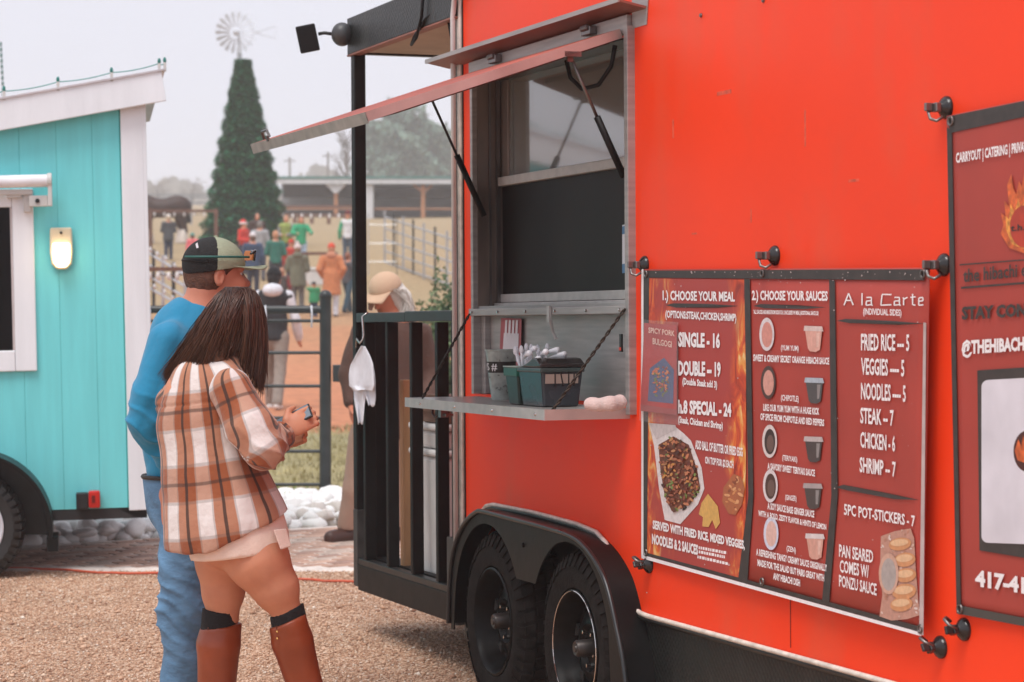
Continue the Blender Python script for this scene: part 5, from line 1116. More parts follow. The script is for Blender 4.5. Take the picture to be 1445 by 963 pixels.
# foliage
def leaves(C3, rad, n, size, mat, par, name, seed, hollow=.35, flat_=1.):
    r = np.random.default_rng(seed); d = r.normal(size=(n, 3)); d /= np.linalg.norm(d, axis=1)[:, None]; rr = (hollow + (1 - hollow) * r.uniform(0, 1, n) ** .5)
    lob = 1 + .25 * np.sin(d @ np.array([3.1, 2.2, 4.0]) * 1.7 + seed) + .15 * np.sin(d @ np.array([-6.1, 5.2, 7.0]) + seed * 2)
    Pn = d * (rr * lob)[:, None] * np.array(rad) + np.array(C3)
    a = r.normal(size=(n, 3)); a /= np.linalg.norm(a, axis=1)[:, None]; b = np.cross(a, r.normal(size=(n, 3))); b /= np.linalg.norm(b, axis=1)[:, None]; s = size * r.uniform(.5, 1.3, n)[:, None]
    V = np.stack([Pn - a * s, Pn + b * s * .5, Pn + a * s, Pn - b * s * .5], 1).reshape(-1, 3)
    return part(name, mesh_np(name, V, np.arange(4 * n).reshape(-1, 4)), mat, par)
def leafm(name, c1, c2):
    m, t, b = newmat(name); g = N(t, 'ShaderNodeNewGeometry'); rp = ramp(t, [(0, c1), (1, c2)]); t.links.new(g.outputs['Random Per Island'], rp.inputs[0]); t.links.new(rp.outputs[0], b.inputs['Base Color']); b.inputs['Roughness'].default_value = .8; return m
def tree(label, px, base, Y, top, halfw, leafmat, n, size, seed, flat_=1., bare=False, name='tree', low=0.1):
    p = Vector(at(px, base, Y)); zt_ = at(px, top, Y)[2]; hw = halfw * Y / FPX; h_ = zt_ - p.z
    r_ = thing(name, label, 'tree', tuple(p)); bk = M('bark', '#5a4a40', .9)
    part('trunk', MB().tube([(p.x, p.y, p.z - 2), (p.x + .1, p.y, p.z + h_ * .4), (p.x, p.y, p.z + h_ * .85)], [h_ * .03, h_ * .02, h_ * .006], 7), bk, r_)
    lm_ = MB(); rr = random.Random(seed)
    for k in range(26 if bare else 12):
        z0 = p.z + h_ * rr.uniform(.2, .8); a = rr.uniform(0, 6.28); l = hw * rr.uniform(.5, .95); e = (p.x + math.cos(a) * l, p.y + math.sin(a) * l, min(z0 + h_ * rr.uniform(.1, .35), zt_)); mid = ((p.x + e[0]) / 2, (p.y + e[1]) / 2, z0 + (e[2] - z0) * .7)
        lm_.tube([(p.x, p.y, z0), mid, e], [h_ * .010, h_ * .006, h_ * .002], 5)
        if bare:
            for q in range(6): c2 = [mid[i] * (1 - q / 6) + e[i] * q / 6 for i in range(3)]; lm_.tube([c2, (c2[0] + rr.uniform(-.2, .2) * hw, c2[1] + rr.uniform(-.2, .2) * hw, c2[2] + rr.uniform(.02, .15) * h_)], [h_ * .004, h_ * .001], 4)
    part('limb', lm_, bk, r_, smooth=True)
    if not bare: leaves((p.x, p.y, p.z + h_ * (.5 + low / 2)), (hw, hw, h_ * (.5 - low / 2)), n, size, leafmat, r_, 'crown', seed)
    return r_
lf1 = leafm('far_leaf', '#4c6a5c', '#7a9484')
tree('broad hazy evergreen tree rising behind the barn roof', 574, 285, 300, 158, 62, lf1, 12000, .55, 3, low=.05)
tree('smaller hazy evergreen behind the barn beside the red trailer edge', 640, 285, 310, 196, 34, lf1, 5000, .5, 5)
tree('bare hazy tree left of the porch post behind the barn', 489, 290, 320, 178, 34, None, 0, 0, 6, bare=True)
tree('faint bare tree far behind the horse, left one', 222, 292, 420, 255, 26, None, 0, 0, 8, bare=True); tree('faint bare tree far behind the rail fence, right one', 272, 292, 420, 252, 28, None, 0, 0, 9, bare=True)
wd = leafm('wood_leaf', '#6d6a64', '#8f8d86'); m_ = []
for k in range(60): x = -90 + k * 3.6; m_.append((x, 520 + (k % 5) * 6, 16 + (k * 7 % 5)))
rw = random.Random(2); V = []
r = np.random.default_rng(1); n = 16000; xx = r.uniform(-150, 150, n); yy = r.uniform(600, 640, n); top = 6 + 3 * np.sin(xx * .11) + 2 * np.sin(xx * .37 + 1); zz = hgt(615) + r.uniform(0, 1, n) ** .8 * top; s = r.uniform(.5, 1.2, n)
V = np.stack([np.stack([xx - s, yy, zz], -1), np.stack([xx, yy, zz + s], -1), np.stack([xx + s, yy, zz], -1), np.stack([xx, yy, zz - s], -1)], 1).reshape(-1, 3)
o = part('far_wood', mesh_np('far_wood', V, np.arange(4 * n).reshape(-1, 4)), wd); props(o, 'far grey tree line fading into the haze on the horizon', 'wood', kind='stuff')

# small evergreen behind the porch
p = Vector(at(632, 560, 24)); p.z = 0; bs = thing('juniper_bush', 'small green juniper bush behind the porch railing', 'bush', tuple(p)); zt_ = at(632, 388, 24)[2]
part('trunk', MB().tube([(p.x, p.y, -.05), (p.x, p.y, zt_ * .8)], [.04, .015], 6), M('bark', '#5a4a40'), bs); leaves((p.x, p.y, zt_ * .52), (.30, .30, zt_ * .46), 6000, .03, leafm('juniper', '#3d5540', '#75895f'), bs, 'crown', 4)

# Christmas tree round the windmill tower
YT = 86; pb = Vector(at(346, 345, YT)); pt = Vector(at(343, 84, YT)); Hh = pt.z - pb.z; Rb = 61 * YT / FPX
ct = thing('christmas_tree', 'tall narrow green cone Christmas tree in the middle of the field', 'christmas tree', tuple(pb))
part('trunk', MB().tube([tuple(pb), tuple(pt)], [.12, .05], 8), M('bark', '#5a4a40'), ct)
rz = lambda f: np.maximum(Rb * (1 - f) * (.92 + .22 * f * 0) + .20 * (.4 + .6 * f), .13) * np.where(f < .35, 1.0, 1.0)
n = 34000; f = r.uniform(0, 1, n) ** 1.25; f = (np.floor(f * 62) + r.uniform(.0, .8, n)) / 62; a = r.uniform(0, 6.28, n)
rad_ = rz(f) * (1 + .06 * np.sin(a * 9 + f * 40) + .07 * np.sin(f * 71) + r.normal(0, .03, n)); rad_ = rad_ * np.where((f > .9) & (f < .93), .86, 1)
c = np.stack([pb.x + (pt.x - pb.x) * f + rad_ * np.cos(a), pb.y + rad_ * np.sin(a), pb.z + f * Hh], -1); out_ = np.stack([np.cos(a), np.sin(a), r.uniform(-.5, .5, n)], -1); tg_ = np.stack([-np.sin(a), np.cos(a), r.uniform(-.4, .4, n)], -1)
sz = r.uniform(.04, .12, n)[:, None]; V = np.stack([c - tg_ * sz * .5, c + out_ * sz * 1.2, c + tg_ * sz * .5, c - out_ * sz * .3], 1).reshape(-1, 3)
part('crown', mesh_np('crown', V, np.arange(4 * n).reshape(-1, 4)), leafm('tinsel_green', '#0b3a26', '#43a070'), ct)
core = MB().lathe(tuple(pb), [(float(rz(np.array(q))) * .93, q * Hh) for q in np.linspace(0, 1, 24)] + [(0, Hh)], 'z', 28); part('garland_core', core, M('core_green', '#143a2a', .9, var=.4, vs=5), ct)
# windmill
wm_ = thing('windmill', 'pale metal farm windmill wheel and tail vane standing above the Christmas tree', 'windmill', (pt.x, YT + .4, pb.z)); wc = Vector(at(333, 46, YT)); wmm = M('windmill_metal', '#c9cdd4', .7)
part('tower', MB().tube([(pt.x - .5, YT + .8, pb.z), (wc.x + .05, YT + .3, wc.z - .2)], .04, 6).tube([(pt.x + .5, YT + .8, pb.z), (wc.x + .08, YT + .3, wc.z - .2)], .04, 6).tube([(wc.x + .06, YT + .3, wc.z - 1.2), (wc.x + .06, YT + .3, wc.z)], .05, 6), wmm, wm_)
RW = 29 * YT / FPX
part('hub', MB().ball(tuple(wc), (.12, .12, .12)), wmm, wm_)
for k in range(18):
    a = 2 * math.pi * k / 18; u_ = Vector((math.cos(a), 0, math.sin(a))); v_ = Vector((-math.sin(a), .5, math.cos(a))) * .5
    i_, o_ = wc + u_ * RW * .32, wc + u_ * RW; part('blade', MB().add([i_ - v_ * .05, o_ - v_ * .12, o_ + v_ * .12, i_ + v_ * .05, i_ - v_ * .05 + Vector((0, .02, 0)), o_ - v_ * .12 + Vector((0, .02, 0)), o_ + v_ * .12 + Vector((0, .02, 0)), i_ + v_ * .05 + Vector((0, .02, 0))], [(0, 1, 2, 3), (7, 6, 5, 4), (0, 4, 5, 1), (3, 2, 6, 7), (0, 3, 7, 4), (1, 5, 6, 2)]), wmm, wm_)
for q in (.34, .82): part('wheel_ring', MB().tube([tuple(wc + Vector((math.cos(a), .03, math.sin(a))) * RW * q) for a in np.linspace(0, 6.283, 33)[:-1]], .015, 5, closed=True), wmm, wm_)
tv = Vector(at(388, 44, YT)); part('tail_vane', MB().bar(wc + Vector((0, .1, 0)), Vector((tv.x - .5, YT + .1, wc.z + .02)), .03, .03).tube([(tv.x - .75, YT + .1, wc.z), (tv.x, YT + .1, wc.z + .22), (tv.x, YT + .1, wc.z - .2), (tv.x - .75, YT + .1, wc.z)], .018, 5), wmm, wm_)

# green light string hanging at the far left
bulb_string('string_lights', 'vertical string of small green lights at the left edge of the sky', 'string lights', [at(1 + i * .4, 60 + i * 8, 30) for i in range(0, 10)], WORLD, '#2f6a60', '#3f7d76', 0, .02, False)
# horse
hc = Vector(at(228, 347, 90)); hz0 = hgt(90); u = 90 / FPX
s = SDF((hc.x - 1.6, 89.3, hz0 - .05), (hc.x + 1.6, 90.7, hz0 + 2.3), .045)
X = lambda px: at(px, 300, 90)[0]
Z = lambda py: at(228, py, 90)[2]; g0 = hz0
s.ell((X(250), 90, Z(292)), (.55, .36, .42), .12).ell((X(228), 90, Z(294)), (.6, .35, .36), .12).ell((X(209), 90, Z(293)), (.46, .34, .44), .12)
s.cone((X(206), 90, Z(290)), (X(186), 90, Z(268)), .33, .2, .1).cone((X(186), 90, Z(266)), (X(176), 90, Z(290)), .15, .1, .06)
for px, yy, dx in ((258, 89.82, 3), (251, 90.2, 0), (212, 89.82, -1), (206, 90.2, 2)):
    hp = 1 if px > 230 else 0
    s.cone((X(px), yy, Z(302)), (X(px + (dx if hp else 0)), yy, Z(318)), .2 if hp else .15, .1, .08).cone((X(px + dx * hp), yy, Z(318)), (X(px + (5 if hp else 1)), yy, Z(326)), .095, .08, .04).cone((X(px + (5 if hp else 1)), yy, Z(326)), (X(px + (2 if hp else 0)), yy, g0 + .1), .08, .08, .03)
hr = thing('horse', 'dark brown draft horse with white feathered feet behind the rail fence', 'horse', (hc.x, 90, hz0)); part('body', s.mesh('body'), M('horse_brown', '#3a2620', .6, var=.2, vs=3), hr, smooth=True)
for px, yy in ((260, 89.82), (253, 90.2), (212, 89.82), (206, 90.2)): part('feather', MB().lathe((X(px), yy, g0), [(.17, 0), (.18, .1), (.13, .35), (.09, .5)], 'z', 10), M('feather_white', '#d9cfc6', .9), hr, smooth=True)
s = SDF((X(262) - .3, 89.7, Z(335)), (X(262) + .5, 90.3, Z(275)), .04); s.cone((X(263), 90, Z(288)), (X(266), 90, Z(312)), .07, .1, .03); part('tail', s.mesh('tail'), M('mane_black', '#1f1815', .8), hr, smooth=True)
s = SDF((X(176) - .3, 89.7, Z(310)), (X(215), 90.3, Z(250)), .04); s.cone((X(204), 90, Z(276)), (X(186), 90, Z(260)), .08, .08, .03); part('mane', s.mesh('mane'), M('mane_black', '#1f1815'), hr, smooth=True)

# ================================================================== PEOPLE
skin = M('skin', '#c98a6c', .55, var=.06, vs=12, spec=.4); skin_p = M('skin_pale', '#cf9478', .55, var=.06, vs=12)
def cloth(c, nm='cloth', vs=14): return M(nm + c[1:], c, .9, var=.14, vs=vs, bump=.25, bs=90, sheen=.1)
def figure(label, px, Y, h, ang, top='#555555', legs='#3a3a44', hair='#4a3428', hat=None, hatc='#c03028', longhair=False, coat=0., arms='down', child=False, shoes='#2a2422', pom=None, vest=None, hood=None, walk=0., face=True, feetz=None, sleeves=None, white_band=False, res=.024, group='visitors in the field'):
    p = at(px, 400, Y); z0 = hgt(Y) if feetz is None else feetz
    F_ = Matrix.Translation((p[0], Y, z0)) @ Matrix.Rotation(R(ang), 4, 'Z')
    root = thing('person', label, 'person', (0, 0, 0), F_, group); k = h / 1.75; hk = 1.15 if child else 1.0; hk *= k
    res = max(res * max(k, .6), .012)
    bot = lambda *a: SDF((-.75 * k, -.6 * k, -.03), (.75 * k, .6 * k, h * 1.06 + .05), res)
    sh_w, hipw = .185 * k, .09 * k; zs, zh, zk = 1.42 * k, .92 * k, .49 * k; hz_ = h - .12 * hk
    J = {}
    for s_ in (-1, 1):
        st = walk * s_; J['hip', s_] = (s_ * hipw, 0, zh); J['knee', s_] = (s_ * hipw * 1.05, -st * .22 * k - .02 * k, zk); J['ank', s_] = (s_ * hipw * 1.1, -st * .38 * k + (.08 * k if st < 0 else 0), .08 * k + (.03 * k if st < 0 else 0))
        J['sh', s_] = (s_ * sh_w, 0, zs)
        if arms == 'down': J['el', s_] = (s_ * .26 * k, .03 * k + st * .1 * k, 1.14 * k); J['wr', s_] = (s_ * .27 * k, -.05 * k + st * .22 * k, .90 * k)
        elif arms == 'front': J['el', s_] = (s_ * .25 * k, .0, 1.14 * k); J['wr', s_] = (s_ * .10 * k, -.24 * k, 1.12 * k)
        elif arms == 'out': J['el', s_] = (s_ * .29 * k, -.12 * k, 1.22 * k); J['wr', s_] = (s_ * .2 * k, -.36 * k, 1.2 * k)
        elif arms == 'pockets': J['el', s_] = (s_ * .29 * k, .08 * k, 1.16 * k); J['wr', s_] = (s_ * .2 * k, -.06 * k, .98 * k)
        elif arms == 'up': J['el', s_] = (s_ * .3 * k, -.05 * k, (1.14 if s_ < 0 else 1.5) * k); J['wr', s_] = (s_ * .34 * k, -.08 * k, (.92 if s_ < 0 else 1.7) * k)
    def torso(S, e, z_lo=None):
        S.cone((0, 0, zs - .04 * k), (0, 0, 1.12 * k), .155 * k + e, .125 * k + e, .05, ((0, 1, 0), .72)).cone((0, 0, 1.12 * k), (0, .0, zh), .125 * k + e, .155 * k + e, .05, ((0, 1, 0), .78))
        for s_ in (-1, 1): S.cone((s_ * .06 * k, 0, zs + .02 * k), (s_ * sh_w * .95, 0, zs - .01), .055 * k + e, .05 * k + e, .04)
    def armsf(S, e, sleeve=True):
        for s_ in (-1, 1): S.cone(J['sh', s_], J['el', s_], .052 * k + e, .042 * k + e, .03); S.cone(J['el', s_], J['wr', s_], .042 * k + e, (.028 if not sleeve else .034) * k + e, .02)
    def legsf(S, e, k2=1.):
        for s_ in (-1, 1): S.cone(J['hip', s_], J['knee', s_], .085 * k + e, .058 * k + e, .03); S.cone(J['knee', s_], J['ank', s_], .056 * k + e, .038 * k * k2 + e, .02)
    S = bot(); torso(S, -.01); armsf(S, -.004, False); legsf(S, -.005)
    for s_ in (-1, 1):
        w_ = np.array(J['wr', s_]); e_ = np.array(J['el', s_]); d = (w_ - e_) / np.linalg.norm(w_ - e_); S.ell(w_ + d * .06 * k, (.03 * k, .035 * k, .05 * k), .015)
        for q in (-1, 0, 1): S.cone(w_ + d * .09 * k + np.array([q * .014 * k, 0, 0]), w_ + d * .15 * k + np.array([q * .018 * k, -.01 * k, 0]), .011 * k, .008 * k, .004)
        S.cone(w_ + d * .04 * k, w_ + d * .09 * k + np.array([-s_ * .035 * k, -.03 * k, 0]), .012 * k, .009 * k, .008)
    S.cone((0, .01, zs), (0, -.01, hz_ - .06), .058 * k, .055 * k, .03).ell((0, 0, hz_), (.078 * hk, .095 * hk, .115 * hk), .02).ell((0, -.04 * hk, hz_ - .05 * hk), (.055 * hk, .06 * hk, .065 * hk), .03)
    S.cone((0, -.09 * hk, hz_ - .0), (0, -.112 * hk, hz_ - .03 * hk), .010 * hk, .015 * hk, .01)
    for s_ in (-1, 1): S.ell((s_ * .08 * hk, .01, hz_ - .01), (.012 * hk, .02 * hk, .032 * hk), .008)
    part('body', S.mesh('body'), skin_p, root, F_, smooth=True)
    if abs(((ang + 180) % 360) - 180) < 100 and face:
        part('eye', MB().ball((-.03 * hk, -.088 * hk, hz_ + .01), (.012 * hk, .008 * hk, .008 * hk), 8, 6), M('eye_dark', '#2a1f1c'), root, F_); part('eye', MB().ball((.03 * hk, -.088 * hk, hz_ + .01), (.012 * hk, .008 * hk, .008 * hk), 8, 6), M('eye_dark', '#2a1f1c'), root, F_); part('mouth', MB().ball((0, -.092 * hk, hz_ - .062 * hk), (.022 * hk, .008 * hk, .006 * hk), 8, 6), M('lip', '#a05a50'), root, F_)
    seed = int(px * 7 + Y)
    S = bot(); legsf(S, .016, 1.3); S.cone((0, 0, 1.02 * k), (0, 0, zh), .135 * k, .16 * k, .03, ((0, 1, 0), .75)); S.plane((0, 0, 1.06 * k), (0, 0, 1)); S.plane((0, 0, .05 * k), (0, 0, -1))
    part('trousers', S.mesh('trousers', folds(.006, 14, seed)), cloth(legs), root, F_, smooth=True)
    for s_ in (-1, 1):
        a = np.array(J['ank', s_]); S = SDF(a - .2, a + .25, res * .8); S.cone(a + (0, .03 * k, -.035 * k), a + (0, -.15 * k, -.05 * k), .042 * k, .036 * k, .01).cone(a, a + (0, 0, -.03), .05 * k, .05 * k, .02); S.plane((0, 0, max(a[2] - .08 * k, .0)), (0, 0, -1)); part('shoe', S.mesh('shoe'), cloth(shoes), root, F_, smooth=True)
    e = .022 + coat * .018
    S = bot(); torso(S, e)
    if not (vest or sleeves): armsf(S, e * .85)
    if coat: S.cone((0, 0, zh + .1 * k), (0, 0, zh - coat * .35 * k), .155 * k + e, .19 * k + e, .04, ((0, 1, 0), .8)); S.plane((0, 0, zh - coat * .32 * k), (0, 0, -1))
    else: S.plane((0, 0, zh - .05 * k), (0, 0, -1))
    S.plane((0, 0, zs + .07 * k), (0, .25, 1))
    part('coat' if coat else ('vest' if vest or sleeves else 'top'), S.mesh('top', folds(.009, 11, seed + 1)), cloth(vest or top), root, F_, smooth=True)
    if vest or sleeves:
        S = bot(); armsf(S, e * .8); S.ell((0, 0, zs + .03), (.12 * k, .1 * k, .06 * k), .02); part('sleeves', S.mesh('top', folds(.008, 13, seed + 2)), cloth(sleeves or top), root, F_, smooth=True)
    if hood: S = bot(); S.ell((0, .08 * k, zs + .07 * k), (.13 * k, .10 * k, .09 * k), .02).ell((0, .02 * k, zs + .10 * k), (.08 * k, .07 * k, .08 * k), .0, op='sub'); part('hood', S.mesh('hood', folds(.006, 16, seed)), cloth(hood), root, F_, smooth=True)
    if hair:
        S = bot(); S.ell((0, .018 * hk, hz_ + .015 * hk), (.087 * hk, .098 * hk, .118 * hk), .02)
        if longhair: S.cone((0, .04 * hk, hz_), (0, .07 * hk, zs - .10 * k), .085 * hk, .06 * hk, .03, ((0, 1, 0), .6)); S.cone((-.07 * hk, 0, hz_ - .02), (-.09 * hk, -.02, zs - .06 * k), .03 * hk, .03 * hk, .03); S.cone((.07 * hk, 0, hz_ - .02), (.09 * hk, -.02, zs - .06 * k), .03 * hk, .03 * hk, .03)
        S.ell((0, -.10 * hk, hz_ - .035 * hk), (.066 * hk, .075 * hk, .085 * hk), 0, op='sub'); part('hair', S.mesh('hair', folds(.005, 30, seed)), M('hair' + hair[1:], hair, .6, var=.3, vs=40, stretch=(4, 4, .6)), root, F_, smooth=True)
    if hat:
        S = bot(); 
        if hat == 'beanie': S.ell((0, .01, hz_ + .05 * hk), (.095 * hk, .108 * hk, .115 * hk), .0); S.plane((0, 0, hz_ + .015 * hk), (0, .25, -1))
        else: S.ell((0, .02, hz_ + .06 * hk), (.095 * hk, .11 * hk, .10 * hk), .0).cone((0, .02, hz_ + .14 * hk), (.07 * hk, .08 * hk, hz_ + .16 * hk), .04 * hk, .015 * hk, .02); S.plane((0, 0, hz_ + .03 * hk), (0, .2, -1))
        part('hat', S.mesh('hat', folds(.003, 30, seed)), cloth(hatc), root, F_, smooth=True)
        if hat == 'santa': part('hat_band', MB().tube([(.093 * hk * math.cos(a), .01 + .108 * hk * math.sin(a), hz_ + .055 * hk) for a in np.linspace(0, 6.283, 17)[:-1]], .028 * hk, 8, closed=True), cloth('#dcd6d4'), root, F_, smooth=True)
        if pom: part('pompom', MB().ball((0, .02, hz_ + .18 * hk), .045 * hk), cloth(pom), root, F_, smooth=True)
    return root
figure('person in white hoodie, black vest, black beanie and grey trousers walking past the gate', 387, 30, 1.76, 172, top='#d5d4da', vest='#2b2b2f', sleeves='#d5d4da', hood='#d5d4da', legs='#8d8279', hair='#1d1a1c', hat='beanie', hatc='#17171b', shoes='#d8d2ce', arms='down', walk=.5)
figure('person in dark grey puffer coat and white hat standing near the horse', 238, 78, 1.45, 200, top='#45484c', coat=.5, legs='#2e3a50', hair='#c9b090', hat='beanie', hatc='#d8cfc8', arms='front')
figure('child in a pink coat and teal hat left of the Christmas tree', 272, 72, 1.1, 160, top='#d96a70', coat=.9, legs='#3a3a44', hair='#6a4a38', hat='beanie', hatc='#4a8a80', child=True)
figure('child in red top and red white santa hat by the tree', 344, 70, 1.55, 60, top='#c8382c', legs='#3a3440', hair='#5a4030', hat='santa', hatc='#c8302a', child=True, arms='front')
figure('dark haired person in brown black coat at the foot of the Christmas tree', 363, 75, 1.62, 20, top='#4a3a36', coat=.4, legs='#2c2a30', hair='#3a2620', longhair=True)
figure('person with grey hair in a light grey sweater, back to the camera', 367, 67, 1.66, 175, top='#9a9a9c', legs='#5a5a60', hair='#7d7570', arms='front')
figure('person in navy jacket with a white beanie, standing behind the black beanie', 357, 61, 1.66, 178, top='#33455f', coat=.3, legs='#2c3040', hair='#6a5040', hat='beanie', hatc='#d5ced0')
figure('fair haired person in a dark green teal sweater facing left', 389, 62, 1.66, 190, top='#2c6f60', legs='#3a3a40', hair='#c08a68', arms='front')
figure('person in patterned grey shirt with a bright yellow green vest front', 404, 72, 1.65, -10, top='#8d8d84', vest='#8f9c52', sleeves='#8a8c88', legs='#4a4a50', hair='#a07a60', arms='front')
figure('brown haired person in bright green sweatshirt and pale jeans', 425, 71, 1.66, 15, top='#2a9a6c', legs='#a8bcd0', hair='#6a4632', longhair=True, arms='out')
figure('child in red beanie and red coat behind the olive coat', 411, 64, 1.3, 190, top='#b8382c', legs='#3a3440', hair=None, hat='beanie', hatc='#c23a28', child=True)
figure('person in olive green parka and white beanie, back to the camera', 420, 57, 1.62, 182, top='#6a6a58', coat=.7, legs='#6d6a68', hair='#8a6a50', hat='beanie', hatc='#d8c8c4', pom='#d8c8c4', hood='#6a6a58', arms='front')
figure('child in dark jacket with dark red sleeves standing left of the olive parka', 398, 55, 1.2, 175, top='#7a2c2c', vest='#4a4542', sleeves='#7a2c2c', legs='#5c2c30', hair='#a8765c', child=True)
figure('small child in green coat with a black beanie beside the gate post', 443, 56, .82, 175, top='#2c8a5c', coat=.5, legs='#2c3a5a', hair=None, hat='beanie', hatc='#17171b', child=True, arms='up')
figure('person in long orange tan hooded coat, red beanie and white trousers', 468, 56, 1.7, 180, top='#c07a52', coat=1.15, legs='#cfd0d8', hair='#b8866a', hat='beanie', hatc='#cf4a30', hood='#c08468', arms='pockets', longhair=False)
figure('person in dark grey jacket and dark jeans beside the black porch post', 491, 57, 1.45, 150, top='#4a4a4e', legs='#2f4a58', hair='#8a5a44', walk=.7, arms='pockets')
figure('person in white vest with green sleeves and dark red beanie far behind', 491, 75, 1.66, 182, top='#2f9a70', vest='#d8d6d8', sleeves='#2f9a70', legs='#4a5a6a', hair=None, hat='beanie', hatc='#6a2228', arms='down')

# ------------------------------------------------------------------ the couple in front
def pp_(px, py, Y, dy=0.): return np.array(at(px, py, Y + dy))
def uvattr(me, bones, blend=False):      # bones: (a, b, radius scale, v offset); cloth coordinates from the nearest bone
    n = len(me.vertices); P = np.zeros(n * 3, np.float32); me.vertices.foreach_get('co', P); P = P.reshape(-1, 3); best = np.full(n, 9.); sel = np.zeros(n, int); AU = []; AV = []; RR = []; DD = []
    for (a, b, r, v0, ref) in bones:
        a, b = np.array(a), np.array(b); ba = b - a; L = np.linalg.norm(ba); d_ = ba / L; q = P - a; t = q @ d_; tc_ = np.clip(t, 0, L); D = np.linalg.norm(q - tc_[:, None] * d_, axis=1) / r
        ref = np.array(ref, float); ref = ref - d_ * (ref @ d_); ref /= np.linalg.norm(ref); w = np.cross(d_, ref); ang = np.arctan2(q @ w, q @ ref); m = D < best
        sel[m] = len(AU); AU.append(ang); DD.append(D); AV.append(t + v0); RR.append(r); best = np.where(m, D, best)
    nl = len(me.loops); li = np.zeros(nl, np.int32); me.loops.foreach_get('vertex_index', li); li = li.reshape(-1, 4); bone = sel[li[:, 0]]; AU = np.array(AU); AV = np.array(AV); RR = np.array(RR)
    if blend and len(bones) == 2:
        w_ = 1 / (1 + np.exp(np.clip((DD[1] - DD[0]) * 9, -30, 30))); a1 = AU[1] - 2 * np.pi * np.round((AU[1] - AU[0]) / (2 * np.pi)); AU = np.stack([AU[0] * (1 - w_) + a1 * w_] * 2); v_ = AV[0] * (1 - w_) + AV[1] * w_; AV = np.stack([v_, v_]); RR[:] = RR.mean()
    a = AU[bone[:, None], li]; a = a - 2 * np.pi * np.round((a - a[:, :1]) / (2 * np.pi)); out = np.zeros((len(li), 4, 3), np.float32); out[..., 0] = a * RR[bone][:, None]; out[..., 1] = AV[bone[:, None], li]
    at_ = me.attributes.new('uvp', 'FLOAT_VECTOR', 'CORNER'); at_.data.foreach_set('vector', out.ravel())
def plaidmat():
    m, t, b = newmat('plaid_flannel'); a = N(t, 'ShaderNodeAttribute', attribute_name='uvp'); sp = N(t, 'ShaderNodeSeparateXYZ')
    nz = N(t, 'ShaderNodeTexNoise', i_Scale=7.); sc = N(t, 'ShaderNodeVectorMath', operation='SCALE'); sc.inputs['Scale'].default_value = .012; t.links.new(a.outputs['Vector'], nz.inputs['Vector']); t.links.new(nz.outputs['Color'], sc.inputs[0])
    ad = N(t, 'ShaderNodeVectorMath', operation='ADD'); t.links.new(a.outputs['Vector'], ad.inputs[0]); t.links.new(sc.outputs[0], ad.inputs[1]); t.links.new(ad.outputs[0], sp.inputs[0])
    def band(ch, per, off, core, lw, grey):
        d = N(t, 'ShaderNodeMath', operation='MULTIPLY_ADD'); t.links.new(sp.outputs[ch], d.inputs[0]); d.inputs[1].default_value = 1 / per; d.inputs[2].default_value = off
        f = N(t, 'ShaderNodeMath', operation='FRACT'); t.links.new(d.outputs[0], f.inputs[0]); s_ = N(t, 'ShaderNodeMath', operation='SUBTRACT', i_1=.5); t.links.new(f.outputs[0], s_.inputs[0]); ab = N(t, 'ShaderNodeMath', operation='ABSOLUTE'); t.links.new(s_.outputs[0], ab.inputs[0])
        r1 = ramp(t, [(core - .01, 1.), (core + .01, 0.)]); t.links.new(ab.outputs[0], r1.inputs[0]); r2 = ramp(t, [(lw - .008, 1.), (lw + .008, 0.)]); t.links.new(ab.outputs[0], r2.inputs[0])
        r3 = ramp(t, [(core - .005, 0.), (core + .008, grey), (core + .035, grey), (core + .05, 0.)]); t.links.new(ab.outputs[0], r3.inputs[0]); return r1.outputs[0], r2.outputs[0], r3.outputs[0]
    v = band(0, .122, .30, .27, .042, .35); h = band(1, .235, .02, .235, .024, .35)
    def mix(f, A, B):
        x = N(t, 'ShaderNodeMix', data_type='RGBA')
        if hasattr(f, 'links'): t.links.new(f, x.inputs[0])
        else: x.inputs[0].default_value = f
        for i, c in ((6, A), (7, B)):
            if isinstance(c, str): x.inputs[i].default_value = lin(c)
            else: t.links.new(c, x.inputs[i])
        return x.outputs[2]
    row_w = mix(v[0], '#dcd3cf', '#b07a5f'); row_b = mix(v[0], '#b88d78', '#93502f'); c = mix(h[0], row_w, row_b)
    c = mix(v[2], c, '#5d5350'); c = mix(h[2], c, '#5d5350')
    def scale(f, k):
        x = N(t, 'ShaderNodeMath', operation='MULTIPLY', i_1=k); t.links.new(f, x.inputs[0]); return x.outputs[0]
    c = mix(scale(v[1], .85), c, '#2e2422'); c = mix(scale(h[1], .62), c, '#2e2422')
    t.links.new(c, b.inputs['Base Color']); b.inputs['Roughness'].default_value = .95; b.inputs['Sheen Weight'].default_value = .25
    n2 = N(t, 'ShaderNodeTexNoise', i_Scale=16., i_Detail=4.); tc = N(t, 'ShaderNodeTexCoord'); t.links.new(tc.outputs['Object'], n2.inputs['Vector']); bp = N(t, 'ShaderNodeBump', i_Strength=.8, i_Distance=.012); t.links.new(n2.outputs[0], bp.inputs['Height']); t.links.new(bp.outputs[0], b.inputs['Normal']); return m
